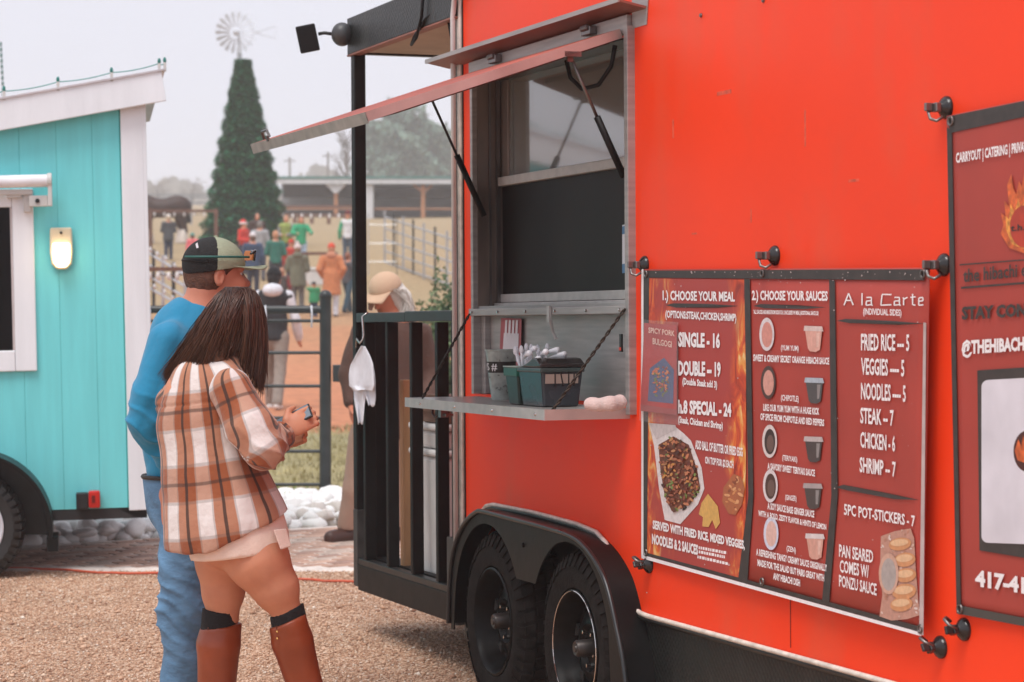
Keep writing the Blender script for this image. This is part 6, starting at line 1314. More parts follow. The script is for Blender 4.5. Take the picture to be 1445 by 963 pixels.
def strands(paths, rad, n=5, k=9):
    V = []; Fq = []; b0 = 0
    for (p0, p1, p2, p3) in paths:
        t = np.linspace(0, 1, k)[:, None]; P = (1 - t) ** 3 * p0 + 3 * (1 - t) ** 2 * t * p1 + 3 * (1 - t) * t * t * p2 + t ** 3 * p3
        d = np.gradient(P, axis=0); d /= np.linalg.norm(d, axis=1)[:, None] + 1e-9; u = np.cross(d, (0.3, 1, .2)); u /= np.linalg.norm(u, axis=1)[:, None] + 1e-9; w = np.cross(d, u); rr = rad * np.sin(np.linspace(.35, 2.95, k))[:, None]
        ring = np.stack([P + (u * math.cos(2 * math.pi * i / 3) + w * math.sin(2 * math.pi * i / 3)) * rr for i in range(3)], 1).reshape(-1, 3); V.append(ring)
        for i in range(k - 1):
            for j in range(3): Fq.append((b0 + i * 3 + j, b0 + i * 3 + (j + 1) % 3, b0 + (i + 1) * 3 + (j + 1) % 3, b0 + (i + 1) * 3 + j))
        b0 += 3 * k
    me = mesh_np('hair', np.concatenate(V), np.array(Fq)); me.polygons.foreach_set('use_smooth', [True] * len(me.polygons)); return me
def hairm(nm, c1, c2):
    m, t, b = newmat(nm); g = N(t, 'ShaderNodeNewGeometry'); tc = N(t, 'ShaderNodeTexCoord'); rp = ramp(t, [(0, c1), (1, c2)]); t.links.new(g.outputs['Random Per Island'], rp.inputs[0]); t.links.new(rp.outputs[0], b.inputs['Base Color']); b.inputs['Roughness'].default_value = .38; b.inputs['Specular IOR Level'].default_value = .55; return m

def hand(S, w, d, palmn, side, k=1., curl=.5, thumb=1):
    # w wrist, d pointing direction, palmn palm normal, side across the knuckles (towards the thumb)
    w, d, palmn, side = [np.array(v, float) for v in (w, d, palmn, side)]; d /= np.linalg.norm(d); side = side - d * (side @ d); side /= np.linalg.norm(side); palmn = np.cross(d, side) * (1 if np.cross(d, side) @ palmn > 0 else -1)
    c = w + d * .05 * k; rot = np.stack([d, side, palmn], 1); S.ell(c, (.05 * k, .038 * k, .016 * k), .012, rot)
    for q, ln_ in zip((.030, .011, -.009, -.028), (.066, .076, .070, .055)):
        p0 = w + d * .088 * k + side * q * k; a1 = curl; p1 = p0 + (d * math.cos(a1) + palmn * math.sin(a1)) * ln_ * .5 * k; p2 = p1 + (d * math.cos(a1 * 2.2) + palmn * math.sin(a1 * 2.2)) * ln_ * .35 * k; p3 = p2 + (d * math.cos(a1 * 3) + palmn * math.sin(a1 * 3)) * ln_ * .28 * k
        S.cone(p0 - d * .02 * k, p1, .0098 * k, .009 * k, .004); S.cone(p1, p2, .009 * k, .0082 * k, .002); S.cone(p2, p3, .0082 * k, .007 * k, .002)
    t0 = w + d * .03 * k + side * .03 * k; t1 = t0 + (d * .6 + side * .6 + palmn * .3 * thumb) * .04 * k; t2 = t1 + (d * .8 + side * .1 + palmn * .5 * thumb) * .032 * k; S.cone(t0, t1, .014 * k, .011 * k, .008); S.cone(t1, t2, .011 * k, .008 * k, .003)

for m_ in (skin, skin_p):
    b_ = m_.node_tree.nodes['Principled BSDF']; b_.inputs['Subsurface Weight'].default_value = .12; b_.inputs['Subsurface Scale'].default_value = .02; dusty(m_, '#b06a52', .45, 9, .45, .75, (1, 1, 1))
# ---- woman
YW = 7.95; wf_ = lambda px, py, dy=0.: pp_(px, py, YW, dy)
gx, gy = wf_(330, 900)[0], YW
wm = thing('person', 'person with long brown hair, plaid shirt jacket and tall brown boots holding a phone', 'person', (gx, gy, 0))
fw = np.array([.58, .74, -.34]); fw /= np.linalg.norm(fw)
hc_ = wf_(338, 456, 0); lo = (gx - .38, YW - .42, -.01); hi = (gx + .5, YW + .4, 1.66)
S = SDF(lo, hi, .006)
S.ell(hc_, (.080, .092, .108), .02).ell(hc_ + fw * .05 + (0, 0, -.05), (.055, .055, .062), .03).cone(hc_ + fw * .085, hc_ + fw * .112 + (0, 0, -.03), .009, .014, .01).cone(hc_ + fw * .085 + (0, 0, -.068), hc_ + fw * .095 + (0, 0, -.07), .013, .013, .01)
S.cone(wf_(318, 500), wf_(300, 545), .05, .065, .03)
S.cone(wf_(288, 565), wf_(292, 640), .135, .12, .05, ((0, 1, 0), .75)).cone(wf_(292, 640), wf_(330, 735), .12, .165, .05, ((0, 1, 0), .8))
rs, re_, rw_ = wf_(330, 556, -.12), wf_(372, 634, -.16), wf_(398, 612, -.07)
S.cone(rs, re_, .052, .042, .03).cone(re_, rw_, .042, .026, .02)
hand(S, rw_ + (.004, 0, .004), (.55, .2, .32), (0.1, .8, .4), (-.3, .2, .9), 1.0, .55)
ls_, le_, lw_ = wf_(262, 560, .14), wf_(330, 650, .22), wf_(392, 622, .10)
S.cone(ls_, le_, .05, .042, .03).cone(le_, lw_, .042, .026, .02); hand(S, lw_, (.8, -.3, .2), (0, -.6, .5), (0, .3, .9), .95, .5)
# legs: near (right of picture) and far (left of picture)
S.cone(wf_(352, 752, -.03), wf_(364, 790, -.035), .096, .100, .03).cone(wf_(364, 790, -.04), wf_(389, 830, -.03), .098, .074, .03).cone(wf_(389, 830, -.03), wf_(404, 862, -.02), .072, .045, .03).cone(wf_(404, 862, -.02), wf_(411, 900, 0), .045, .048, .02).cone(wf_(411, 900, 0), wf_(450, 1040, .06), .055, .038, .02)
S.cone(wf_(315, 752, .10), wf_(316, 790, .10), .10, .092, .03).cone(wf_(316, 790, .10), wf_(315, 835, .10), .092, .070, .03).cone(wf_(315, 835, .1), wf_(314, 872, .1), .068, .050, .02).cone(wf_(314, 872, .1), wf_(308, 910, .1), .050, .05, .02).cone(wf_(308, 910, .1), wf_(304, 1045, .10), .056, .038, .02)
part('body', S.mesh('body'), skin, wm, smooth=True)
# dress
S = SDF(lo, hi, .007); S.cone(wf_(300, 640), wf_(330, 720), .10, .145, .04, ((0, 1, 0), .8)).cone(wf_(330, 735, .0), wf_(336, 762, -.01), .150, .156, .03, ((0, 1, 0), .86)).cone(wf_(336, 762, -.01), wf_(341, 800, -.01), .158, .156, .04, ((0, 1, 0), .88)); S.plane(wf_(340, 781), (.13, -.0, -1)); S.cone(wf_(345, 810, -.01), wf_(340, 760, -.01), .150, .11, 0, ((0, 1, 0), .86), op='sub')
part('dress', S.mesh('dress', folds(.003, 9, 5)), M('beige_dress', '#ecd6c8', .85, var=.05, vs=20, bump=.2, bs=150), wm, smooth=True)
part('dress_slit_flap', MB().add([wf_(386, 748, -.140), wf_(404, 746, -.10), wf_(411, 771, -.10), wf_(396, 776, -.145), wf_(386, 748, -.130), wf_(404, 746, -.09), wf_(411, 771, -.09), wf_(396, 776, -.135)], [(0, 1, 2, 3), (7, 6, 5, 4), (0, 4, 5, 1), (2, 6, 7, 3), (0, 3, 7, 4), (1, 5, 6, 2)]), M('beige_dress', '#ecd6c8'), wm, bevel=.003)
# shirt jacket: back and front panel, then each sleeve
S = SDF(lo, hi, .006)
S.cone(wf_(290, 548), wf_(288, 600), .118, .135, .05, ((0, 1, 0), .82)).cone(wf_(288, 600), wf_(302, 680), .135, .155, .06, ((0, 1, 0), .85)).cone(wf_(304, 680), wf_(321, 740, .0), .157, .196, .06, ((0, 1, 0), .85)).cone(wf_(321, 740), wf_(324, 790), .198, .203, .05, ((0, 1, 0), .85))
S.cone(wf_(318, 525, -.03), wf_(275, 548, .03), .055, .06, .04).cone(wf_(325, 538, -.08), wf_(300, 545, 0), .060, .08, .04)
S.cone(wf_(262, 552, .10), wf_(255, 570, .12), .07, .085, .04)
S.cone(wf_(304, 515, .04), wf_(330, 512, -.06), .026, .026, .015).cone(wf_(304, 515, .04), wf_(283, 522, .06), .026, .022, .015)
S.plane(wf_(300, 775), (-.0, 0, -1)); S.plane(wf_(330, 757), (.46, .05, -1))
S.cone(wf_(318, 800), wf_(305, 650), .165, .12, 0, ((0, 1, 0), .82), op='sub')
fo_ = folds(.0075, 8, 21, (1, 1, .5)); yk = lambda P: fo_(P) + .004 * np.sin((P[:, 0] - gx) * 70 + P[:, 2] * 6) * np.clip((1.15 - P[:, 2]) * 1.2, 0, 1) - .005 * np.exp(-((P[:, 2] - (wf_(0, 562)[2] + (P[:, 0] - gx) * .12)) / .004) ** 2)
me = S.mesh('jacket', yk)
ref = (-.45, -1, 0)
uvattr(me, [(wf_(286, 530), wf_(322, 800), .165, 0, ref)])
plaid = plaidmat(); jk = part('plaid_jacket', me, plaid, wm, smooth=True)
wr2 = wf_(392, 620, -.09)
S = SDF(lo, hi, .006); S.cone(rs + (-.012, .02, .012), wf_(352, 600, -.15), .074, .071, .035).cone(wf_(352, 600, -.15), re_, .071, .066, .03).cone(re_, wr2, .062, .046, .02)
def elbow(P, e, a=.012, c=.012): w = np.sin(P @ np.array([17., 23, 9])) * .9 + np.sin(P @ np.array([-31., 12, 26])) * .5; return a * (1.1 - np.abs(np.sin(P[:, 2] * 52 + P[:, 0] * 38 + w))) ** 2 * np.exp(-((P - e) ** 2).sum(1) / c)
me = S.mesh('sleeve', lambda P: folds(.008, 11, 77)(P) + elbow(P, re_)); uvattr(me, [(rs + (0, 0, .06), re_, .068, .03, (-.3, -1, -.4)), (re_, rw_, .06, .27, (-.3, -1, -.4))], True); part('sleeve', me, plaid, wm, smooth=True)
S = SDF(lo, hi, .008); S.cone(ls_, le_, .07, .06, .03).cone(le_, wf_(384, 628, .12), .055, .045, .02)
me = S.mesh('sleeve', folds(.008, 11, 79)); uvattr(me, [(ls_, le_, .065, 0, (0, 1, 0)), (le_, lw_, .05, .3, (0, 1, 0))], True); part('sleeve', me, plaid, wm, smooth=True)
def cuff(c, d, r, ln_):
    d = np.array(d, float); d /= np.linalg.norm(d); S = SDF(np.array(c) - .12, np.array(c) + .12, .004); S.cone(c - d * ln_, c + d * ln_, r, r * .95, 0).cone(c + d * 0, c + d * .1, r * .8, r * .8, 0, op='sub'); S.plane(c + d * ln_, d); S.plane(c - d * ln_, -d); me = S.mesh('cuff', folds(.002, 30, 2)); uvattr(me, [(c - d * .1, c + d * .1, r, 0, (0, 1, 0))]); return me
part('cuff', cuff(wf_(393, 618, -.088), rw_ - re_, .050, .028), plaid, wm, smooth=True)
# jacket pocket flap seam / back box pleat
# phone
pc = rw_ + np.array([.045, .03, .045]); pc = wf_(413, 592, -.03)
Rp = frame(pc, (.78, -.1, .62), (-.55, .35, .75), (0, 0, 0)); xa = np.array([.80, -.18, .50]); xa /= np.linalg.norm(xa); ya = np.array([.30, .92, -.10]); ya -= xa * (xa @ ya); ya /= np.linalg.norm(ya); za = np.cross(xa, ya); za = np.array([-.38, -.62, .69]); za /= np.linalg.norm(za); xa = np.array([.82, -.05, .45]); xa -= za * (xa @ za); xa /= np.linalg.norm(xa); ya = np.cross(za, xa); Rp = frame(pc, xa, ya, za)
ph_ = thing('phone', 'black smartphone held in the right hand of the person in plaid', 'phone', tuple(pc)); part('phone_body', MB().box(-.068, .068, -.034, .034, -.004, .004), gloss, ph_, Rp, bevel=.003, segs=2); part('screen', MB().box(-.063, .063, -.030, .030, .0042, .0046), M('phone_screen', '#7d8a94', .1), ph_, Rp)
# boots, socks
sock = M('knit_sock', '#18171a', .95, bump=.4, bs=200); boot = M('brown_leather', '#8a3f22', .36, var=.18, vs=9, bump=.15, bs=40, spec=.5)
for nm, a, b, c, toe, r0 in (('near', wf_(407, 876, -.02), wf_(413, 905, 0), wf_(451, 1040, .06), (.17, .06, 0), .058), ('far', wf_(312, 878, .10), wf_(308, 910, .10), wf_(304, 1045, .10), (.16, .05, 0), .060)):
    S = SDF(np.minimum(a, c) - .3, np.maximum(a, c) + .3, .006)
    d = (b - a) / np.linalg.norm(b - a); up_ = wf_(0, 859 if nm == 'near' else 867)[2]; S.cone(a + (-.012 if nm == 'near' else 0, 0, .07), b, r0 + .0, r0 + .003, .01); S.plane((a[0], 0, up_), (.12 if nm == 'far' else -.42, 0, 1)); S.plane(b - (0, 0, .03), (0, 0, -1)); part('sock', S.mesh('sock'), sock, wm, smooth=True)
    S = SDF(np.minimum(a, c) - .3, np.maximum(a, c) + .32, .006); q = b * .45 + c * .55
    S.cone(a - (0, 0, .01), b, r0 + .006, r0 + .010, .01).cone(b, q, r0 + .010, r0 - .002, .01).cone(q, c, r0 - .002, .043, .02)
    S.plane(a + (0, 0, -.012 if nm == 'far' else .0), (-.12 if nm == 'far' else -.42, 0, 1)); an = c; S.cone(an + (-.02, 0, -.03), (an[0] - .03, an[1], .05), .042, .04, .02).cone((an[0], an[1], .05), (an[0] + toe[0], an[1] + toe[1], .035), .045, .034, .03); S.plane((0, 0, .0), (0, 0, -1))
    bt = part('boot', S.mesh('boot', folds(.005, 9, 8, (1, 1, .6))), boot, wm, smooth=True)
    for k in range(2): part('stud', MB().ball(a + np.array([-r0 * .55 if nm == 'near' else -r0 * .95, -r0 * .85 if nm == 'near' else -r0 * .45, -.03 - k * .022]), .0045), M('brass', '#d8b070', .25, 1.), bt, smooth=True)
    part('boot_seam', MB().tube([a + np.array([-r0 * .6, -r0 * .9, -.01]), b * .5 + q * .5 + np.array([-r0 * .6, -r0 * .9, 0]), q + np.array([-r0 * .6, -r0 * .8, 0])], .0025, 5), M('seam_thread', '#5a2c1a', .6), bt)
# hair
S = SDF(hc_ - .35, hc_ + .35, .006)
S.ell(hc_ - fw * .012 + (0, 0, .010), (.084, .094, .106), .02).cone(wf_(328, 455), wf_(298, 492, .0), .078, .062, .03).cone(wf_(300, 480, -.02), wf_(262, 515, .02), .055, .026, .03).cone(wf_(300, 480, -.04), wf_(285, 520, -.03), .06, .03, .03).cone(wf_(312, 480, -.05), wf_(312, 508, -.06), .055, .03, .03)
S.cone(wf_(355, 455, -.03), wf_(364, 490, -.03), .045, .030, .03).cone(wf_(364, 490, -.03), wf_(368, 545, -.05), .028, .010, .02)
hb = hairm('brown_hair', '#2e1a14', '#5c3a2a'); part('hair', S.mesh('hair', folds(.003, 25, 4)), hb, wm, smooth=True)
paths = []; rr = np.random.default_rng(11)
for i in range(6500):
    u = rr.uniform(0, 1); crown_ = wf_(333 + rr.uniform(-16, 18), 405 + rr.uniform(0, 8), rr.uniform(-.05, .03))
    if u < .80:
        v = u / .80; tip = wf_(233 + v * 100 + rr.normal(0, 5), 531 - 42 * max(0, v - .45) / .55 + rr.normal(0, 7) + 4 * math.sin(v * 19), .04 - .12 * v + rr.normal(0, .012)); m1 = wf_(301 + v * 52 + rr.normal(0, 3), 416 + rr.normal(0, 5) + 4 * v, -.04 - .125 * math.sin(v * 2.6 + .1) + rr.normal(0, .006)); m2 = wf_(272 + v * 68 + rr.normal(0, 3), 470 + 8 * v + rr.normal(0, 4), -.03 - .125 * math.sin(v * 2.4 + .4) + rr.normal(0, .008))
    else:
        v = (u - .8) / .2; tip = wf_(340 + v * 30 + rr.normal(0, 3), 510 + 35 * v + rr.normal(0, 10), -.07 + rr.normal(0, .01)); m1 = wf_(352 + v * 27 + rr.normal(0, 2), 412 + rr.normal(0, 3), -.13 + .09 * v + rr.normal(0, .005)); m2 = wf_(350 + v * 29 + rr.normal(0, 3), 470 + rr.normal(0, 4), -.13 + .07 * v + rr.normal(0, .008))
    paths.append((crown_, m1, m2, tip))
part('hair_strands', strands(paths, .0019), hb, wm)

# ---- man
YM = 8.5; mf_ = lambda px, py, dy=0.: pp_(px, py, YM, dy); mx_ = mf_(262, 900)[0]
mn = thing('person', 'person in bright blue pullover, jeans and black and pale green cap', 'person', (mx_, YM, 0))
f2 = np.array([.93, .34, -.08]); f2 /= np.linalg.norm(f2); sd = np.array([f2[1], -f2[0], 0]); sd /= np.linalg.norm(sd)     # sd points to the camera side
hm_ = mf_(302, 388, 0); Rf = np.stack([f2, sd, np.cross(f2, sd)], 1); up2 = Rf[:, 2] * (1 if Rf[2, 2] > 0 else -1); Rf = np.stack([f2, sd, up2], 1)
hp_ = lambda f, s, u: hm_ + f2 * f + sd * s + up2 * u
lo = (mx_ - .32, YM - .38, -.01); hi = (mx_ + .48, YM + .35, 1.80)
S = SDF(lo, hi, .006)
S.ell(hp_(-.005, 0, .02), (.098, .076, .100), .02, Rf).ell(hp_(.045, 0, -.04), (.058, .056, .070), .03, Rf).cone(hp_(.02, 0, -.085), hp_(.078, 0, -.098), .040, .026, .03)
S.cone(hp_(.093, 0, .012), hp_(.118, 0, -.022), .009, .015, .012).ell(hp_(.085, .03, -.025), (.03, .025, .028), .02, Rf).ell(hp_(.088, -.03, -.025), (.03, .025, .028), .02, Rf)
S.cone(hp_(.09, -.012, -.060), hp_(.09, .018, -.060), .010, .009, .006).cone(hp_(.086, -.012, -.073), hp_(.088, .016, -.073), .010, .009, .006).cone(hp_(.088, -.035, .03), hp_(.088, .035, .03), .012, .012, .012)
S.ell(hp_(.002, .078, -.01), (.019, .010, .031), .006, Rf).ell(hp_(.006, .086, -.008), (.010, .006, .02), .003, Rf, op='sub').ell(hp_(.002, -.078, -.01), (.019, .010, .031), .006, Rf)
S.cone(hp_(-.03, 0, -.07), mf_(288, 455), .060, .068, .03)
S.cone(mf_(268, 480), mf_(262, 570), .14, .13, .05, ((0, 1, 0), .8)).cone(mf_(262, 570), mf_(262, 690), .125, .128, .05, ((0, 1, 0), .8))
msh, mel, mwr = mf_(238, 482, -.17), mf_(208, 596, -.20), mf_(250, 660, -.10)
S.cone(msh, mel, .058, .045, .03).cone(mel, mwr, .045, .03, .02); hand(S, mwr, (.5, .1, -.8), (.2, .9, 0), (.6, -.3, .2), 1.05, .4)
m2s, m2e, m2w = mf_(292, 482, .16), mf_(312, 590, .2), mf_(345, 620, .12)
S.cone(m2s, m2e, .058, .045, .03).cone(m2e, m2w, .045, .03, .02); hand(S, m2w, (.8, -.3, .2), (0, -.4, -.8), (0, .8, .2), 1.05, .5)
S.cone(mf_(256, 700, -.07), mf_(262, 860, -.08), .085, .06, .03).cone(mf_(262, 860, -.08), mf_(262, 1010, -.05), .06, .042, .02).cone(mf_(280, 700, .10), mf_(284, 860, .11), .085, .06, .03).cone(mf_(284, 860, .11), mf_(288, 1010, .12), .06, .042, .02)
part('body', S.mesh('body'), M('skin_man', '#c47f66', .5, var=.07, vs=14), mn, smooth=True)
for s_ in (-1, 1):
    e_ = part('eye', MB().ball(hp_(.083, s_ * .032, .008), (.012, .012, .012), 10, 8), M('eye_white', '#cfc8c4', .2), mn, smooth=True); part('iris', MB().ball(hp_(.093, s_ * .033, .008), .005, 8, 6), M('eye_dark', '#2a1f1c'), e_)
# short hair under the cap
S = SDF(hm_ - .2, hm_ + .2, .005); S.ell(hp_(-.008, 0, .018), (.101, .080, .100), .02, Rf).ell(hp_(-.030, 0, -.03), (.064, .068, .058), .02, Rf); S.ell(hp_(.075, 0, -.05), (.09, .10, .10), 0, Rf, op='sub').ell(hp_(.004, .085, -.012), (.024, .03, .036), 0, Rf, op='sub').ell(hp_(-.02, .0, -.115), (.08, .08, .06), 0, Rf, op='sub').ell(hp_(-.10, .0, -.125), (.06, .09, .05), 0, Rf, op='sub'); S.plane(hp_(0, 0, .05), up2)
part('hair', S.mesh('hair', folds(.003, 60, 3)), M('short_brown_hair', '#5a3828', .65, var=.4, vs=60, bump=.5, bs=200), mn, smooth=True)
# cap
S = SDF(hm_ - .25, hm_ + .28, .004); S.ell(hp_(-.004, 0, .035), (.112, .094, .098), 0, Rf); S.plane(hp_(0, 0, .016), -up2 + f2 * .22); S.ell(hp_(-.0, 0, .02), (.098, .083, .09), 0, Rf, op='sub')
me = S.mesh('cap'); capb = M('cap_black', '#191818', .85, var=.2, vs=60, bump=.3, bs=160); capg = M('cap_green', '#9a9f86', .85, var=.06, vs=60, bump=.3, bs=160)
cp_ = part('cap', me, capb, mn, smooth=True); me.materials.append(capg)
rinv = rootmat(cp_).to_translation()
for p in me.polygons:
    c = np.array(p.center) + np.array(rinv) - hm_
    if c @ f2 > -.012 + .12 * max(0, .06 - (c @ up2)) * 0 : p.material_index = 1
br = MB(); vs = []; fs = []; nA, nB = 14, 6
for i in range(nA + 1):
    a = -1.15 + 2.3 * i / nA
    for j in range(nB + 1):
        t = j / nB; bx_, by_ = .106 * math.cos(a) * (1 - t) + (.085 + .105 * math.cos(a * .75)) * t, .090 * math.sin(a) * (1 - t) + .088 * math.sin(a) * t
        vs.append(hp_(bx_ - .004, by_, .036 + .014 * t - .022 * (abs(math.sin(a)) ** 2) * t))
for i in range(nA):
    for j in range(nB): q = i * (nB + 1) + j; fs.append((q, q + nB + 1, q + nB + 2, q + 1))
o = part('cap_brim', br.add(vs, fs), capg, cp_, smooth=True); o.modifiers.new('t', 'SOLIDIFY').thickness = .004
part('cap_button', MB().ball(hp_(-.004, 0, .134), (.008, .008, .004), 8, 6), capg, cp_)
part('cap_strap', MB().tube([hp_(.113 * math.cos(a), .096 * math.sin(a), .042) for a in np.linspace(2.0, 4.28, 14)], .006, 6), capb, cp_)
part('cap_patch', MB().add([hp_(-.085, .0675, .085), hp_(-.078, .071, .088), hp_(-.082, .066, .106), hp_(-.088, .062, .100)], [(0, 1, 2, 3)]), whitec, cp_)
# sunglasses on the brim
sg = thing('sunglasses', 'sunglasses with amber mirrored lenses and a green strap resting on the cap', 'sunglasses', tuple(hp_(.1, 0, .07)))
part('strap', MB().tube([hp_(.125 * math.cos(a) - .004, .104 * math.sin(a), .062 + .010 * math.cos(a)) for a in np.linspace(.45, 2.7, 16)], .0045, 6), M('strap_green', '#1f5a52', .5), sg, smooth=True)
for s_ in (-1, 1): part('lens', MB().prism([(-.028, -.018), (.028, -.016), (.03, .008), (.02, .018), (-.024, .018), (-.032, .004)], -.002, .002), M('amber_lens', '#c9763a', .08, .6, var=.3), sg, frame(hp_(.128, s_ * .036, .078), np.cross(f2 + sd * .3 * s_, up2), (f2 + sd * .3 * s_), up2), bevel=.002)
part('frame', MB().tube([hp_(.105, .085, .082), hp_(.124, .07, .092), hp_(.134, .03, .096), hp_(.136, 0, .092), hp_(.134, -.03, .096), hp_(.124, -.07, .092)], .0045, 6).tube([hp_(.124, .07, .092), hp_(.124, .068, .062), hp_(.134, .012, .060)], .0035, 6), gloss, sg, smooth=True)
# pullover
blue = M('blue_pullover', '#177fa6', .85, var=.10, vs=6, bump=.7, bs=15, sheen=.2)
S = SDF(lo, hi, .006)
S.cone(mf_(272, 478, .0), mf_(262, 570, .0), .150, .158, .05, ((0, 1, 0), .88)).cone(mf_(262, 570), mf_(268, 655), .158, .150, .05, ((0, 1, 0), .88))
S.cone(mf_(276, 464, -.04), mf_(244, 484, -.13), .050, .064, .03).cone(mf_(285, 464, .04), mf_(290, 482, .14), .050, .064, .03)
S.cone(msh, mf_(216, 560, -.20), .072, .066, .04).cone(mf_(216, 560, -.2), mel, .066, .060, .03).cone(mel, mf_(242, 652, -.14), .060, .046, .03)
S.cone(m2s, m2e, .075, .06, .04).cone(m2e, m2w, .06, .045, .03)
S.cone(mf_(281, 462, .0), mf_(286, 440, .0), .082, .078, .012).cone(mf_(287, 446), mf_(292, 410), .066, .072, 0, op='sub')
S.plane(mf_(262, 676), (-.1, 0, -1)); S.plane(mf_(276, 428), (.30, .0, 1))
me = S.mesh('pullover', lambda P: folds(.007, 9, 14)(P) + elbow(P, mel, .011, .012) + elbow(P, (mel + mwr) / 2, .009, .006)); part('pullover', me, blue, mn, smooth=True)
part('collar_lining', MB().tube([mf_(287, 434) + np.array([.073 * math.cos(a), .073 * math.sin(a), .0 - .02 * math.cos(a)]) for a in np.linspace(0, 6.283, 25)[:-1]], .005, 6, closed=True), M('collar_dark', '#16557a', .8), mn, smooth=True)
part('collar_seam', MB().tube([mf_(279, 466) + np.array([.089 * math.cos(a), .086 * math.sin(a), -.012 * math.cos(a)]) for a in np.linspace(0, 6.283, 25)[:-1]], .003, 5, closed=True), M('collar_dark', '#16557a'), mn, smooth=True)
# jeans
def denim():
    m = M('denim', '#5a7f9f', .85, var=.34, vs=7, bump=1., bs=15, stretch=(1, 1, 1.5)); return m
dn = denim(); S = SDF(lo, hi, .007)
S.cone(mf_(262, 660), mf_(262, 712), .150, .146, .04, ((0, 1, 0), .85)).cone(mf_(258, 710, -.07), mf_(262, 860, -.08), .102, .082, .04).cone(mf_(262, 860, -.08), mf_(257, 1030, -.05), .080, .070, .03).cone(mf_(280, 710, .09), mf_(284, 860, .11), .10, .082, .04).cone(mf_(284, 860, .11), mf_(286, 1030, .12), .08, .07, .03)
S.plane(mf_(0, 672), (0, 0, 1)); S.plane(mf_(0, 1040), (0, 0, -1)); jn = part('jeans', S.mesh('jeans', lambda P: folds(.013, 8, 31, (1, 1, 1.3))(P) + .006 * np.sin(P[:, 2] * 30 + P[:, 0] * 40) * (P[:, 2] < .7) + elbow(P, mf_(250, 850, -.1), .012, .02)), dn, mn, smooth=True)
thr = M('denim_seam', '#5f7d9a', .8)
part('outer_seam', MB().tube([mf_(246, 690, -.152), mf_(247, 780, -.16), mf_(249, 860, -.148), mf_(249, 1020, -.115)], .0016, 5), thr, jn, smooth=True)
pk_ = [mf_(230, 686, -.10), mf_(243, 682, -.150), mf_(243, 716, -.155), mf_(236, 722, -.135), mf_(230, 715, -.10)]; part('back_pocket', MB().tube(pk_ + [pk_[0]], .0028, 5), thr, jn)
part('belt', MB().tube([mf_(262, 672) + np.array([.150 * math.cos(a), .128 * math.sin(a), 0]) for a in np.linspace(0, 6.283, 33)[:-1]], .008, 6, closed=True), M('belt_dark', '#2a201c', .6), mn, smooth=True)
for c in (mf_(257, 1040, -.05), mf_(286, 1040, .12)): S = SDF(c - .3, c + .35, .008); S.cone((c[0] - .04, c[1], .05), (c[0] + .17, c[1] + .05, .04), .045, .038, .01).cone(c, (c[0], c[1], .05), .045, .045, .02); S.plane((0, 0, 0), (0, 0, -1)); part('shoe', S.mesh('shoe'), M('work_boot', '#6a4a34', .7), mn, smooth=True)

# ---- older man behind the porch
YO = 14.9; of_ = lambda px, py, dy=0.: pp_(px, py, YO, dy); ox = of_(535, 700)[0]
om = thing('person', 'person with white hair, tan cap and brown jacket looking down behind the black porch railing', 'person', (ox, YO, 0))
lo = (ox - .42, YO - .4, -.01); hi = (ox + .55, YO + .4, 1.72); ho = of_(546, 416); fo2 = np.array([-.55, -.72, -.42]); fo2 /= np.linalg.norm(fo2); so2 = np.cross(fo2, (0, 0, 1)); so2 /= np.linalg.norm(so2); uo2 = np.cross(so2, fo2); Ro = np.stack([fo2, so2, uo2], 1); ho_ = lambda f, s, u: ho + fo2 * f + so2 * s + uo2 * u
S = SDF(lo, hi, .010); S.ell(ho_(0, 0, .02), (.10, .08, .105), .02, Ro).ell(ho_(.045, 0, -.04), (.06, .058, .068), .03, Ro).cone(ho_(.095, 0, .0), ho_(.122, 0, -.03), .011, .016, .012).cone(ho_(.09, -.018, -.07), ho_(.09, .018, -.07), .010, .010, .008)
for s_ in (-1, 1): S.ell(ho_(.0, s_ * .08, -.01), (.018, .012, .03), .006, Ro)
S.cone(ho_(-.03, 0, -.05), of_(556, 458), .06, .07, .03).cone(of_(552, 480), of_(550, 560), .16, .14, .05, ((0, 1, 0), .75)).cone(of_(550, 560), of_(540, 610), .14, .15, .04, ((0, 1, 0), .8))
oel, owr = of_(492, 530, -.12), of_(496, 572, -.18); S.cone(of_(512, 474, -.08), oel, .055, .045, .03).cone(oel, owr, .045, .03, .02); hand(S, owr, (.12, -.2, -1), (.8, .3, 0), (-.1, -1, 0), 1.1, .35); oel2, owr2 = of_(608, 530, .08), of_(600, 575, -.1); S.cone(of_(590, 474, .05), oel2, .055, .045, .03).cone(oel2, owr2, .045, .03, .02); hand(S, owr2, (-.2, -.4, -.8), (-.8, .2, 0), (0, -1, 0), 1.1, .35)
S.cone(of_(515, 610, -.05), of_(505, 690, -.07), .085, .06, .03).cone(of_(505, 690, -.07), of_(497, 750, -.02), .06, .045, .02).cone(of_(560, 610, .08), of_(562, 690, .08), .085, .06, .03).cone(of_(562, 690, .08), of_(566, 750, .08), .06, .045, .02)
part('body', S.mesh('body'), M('skin_ruddy', '#c4785c', .55), om, smooth=True)
for s_ in (-1, 1): part('eye', MB().ball(ho_(.09, s_ * .032, .0), .011, 8, 6), M('eye_dark', '#2a1f1c'), om)
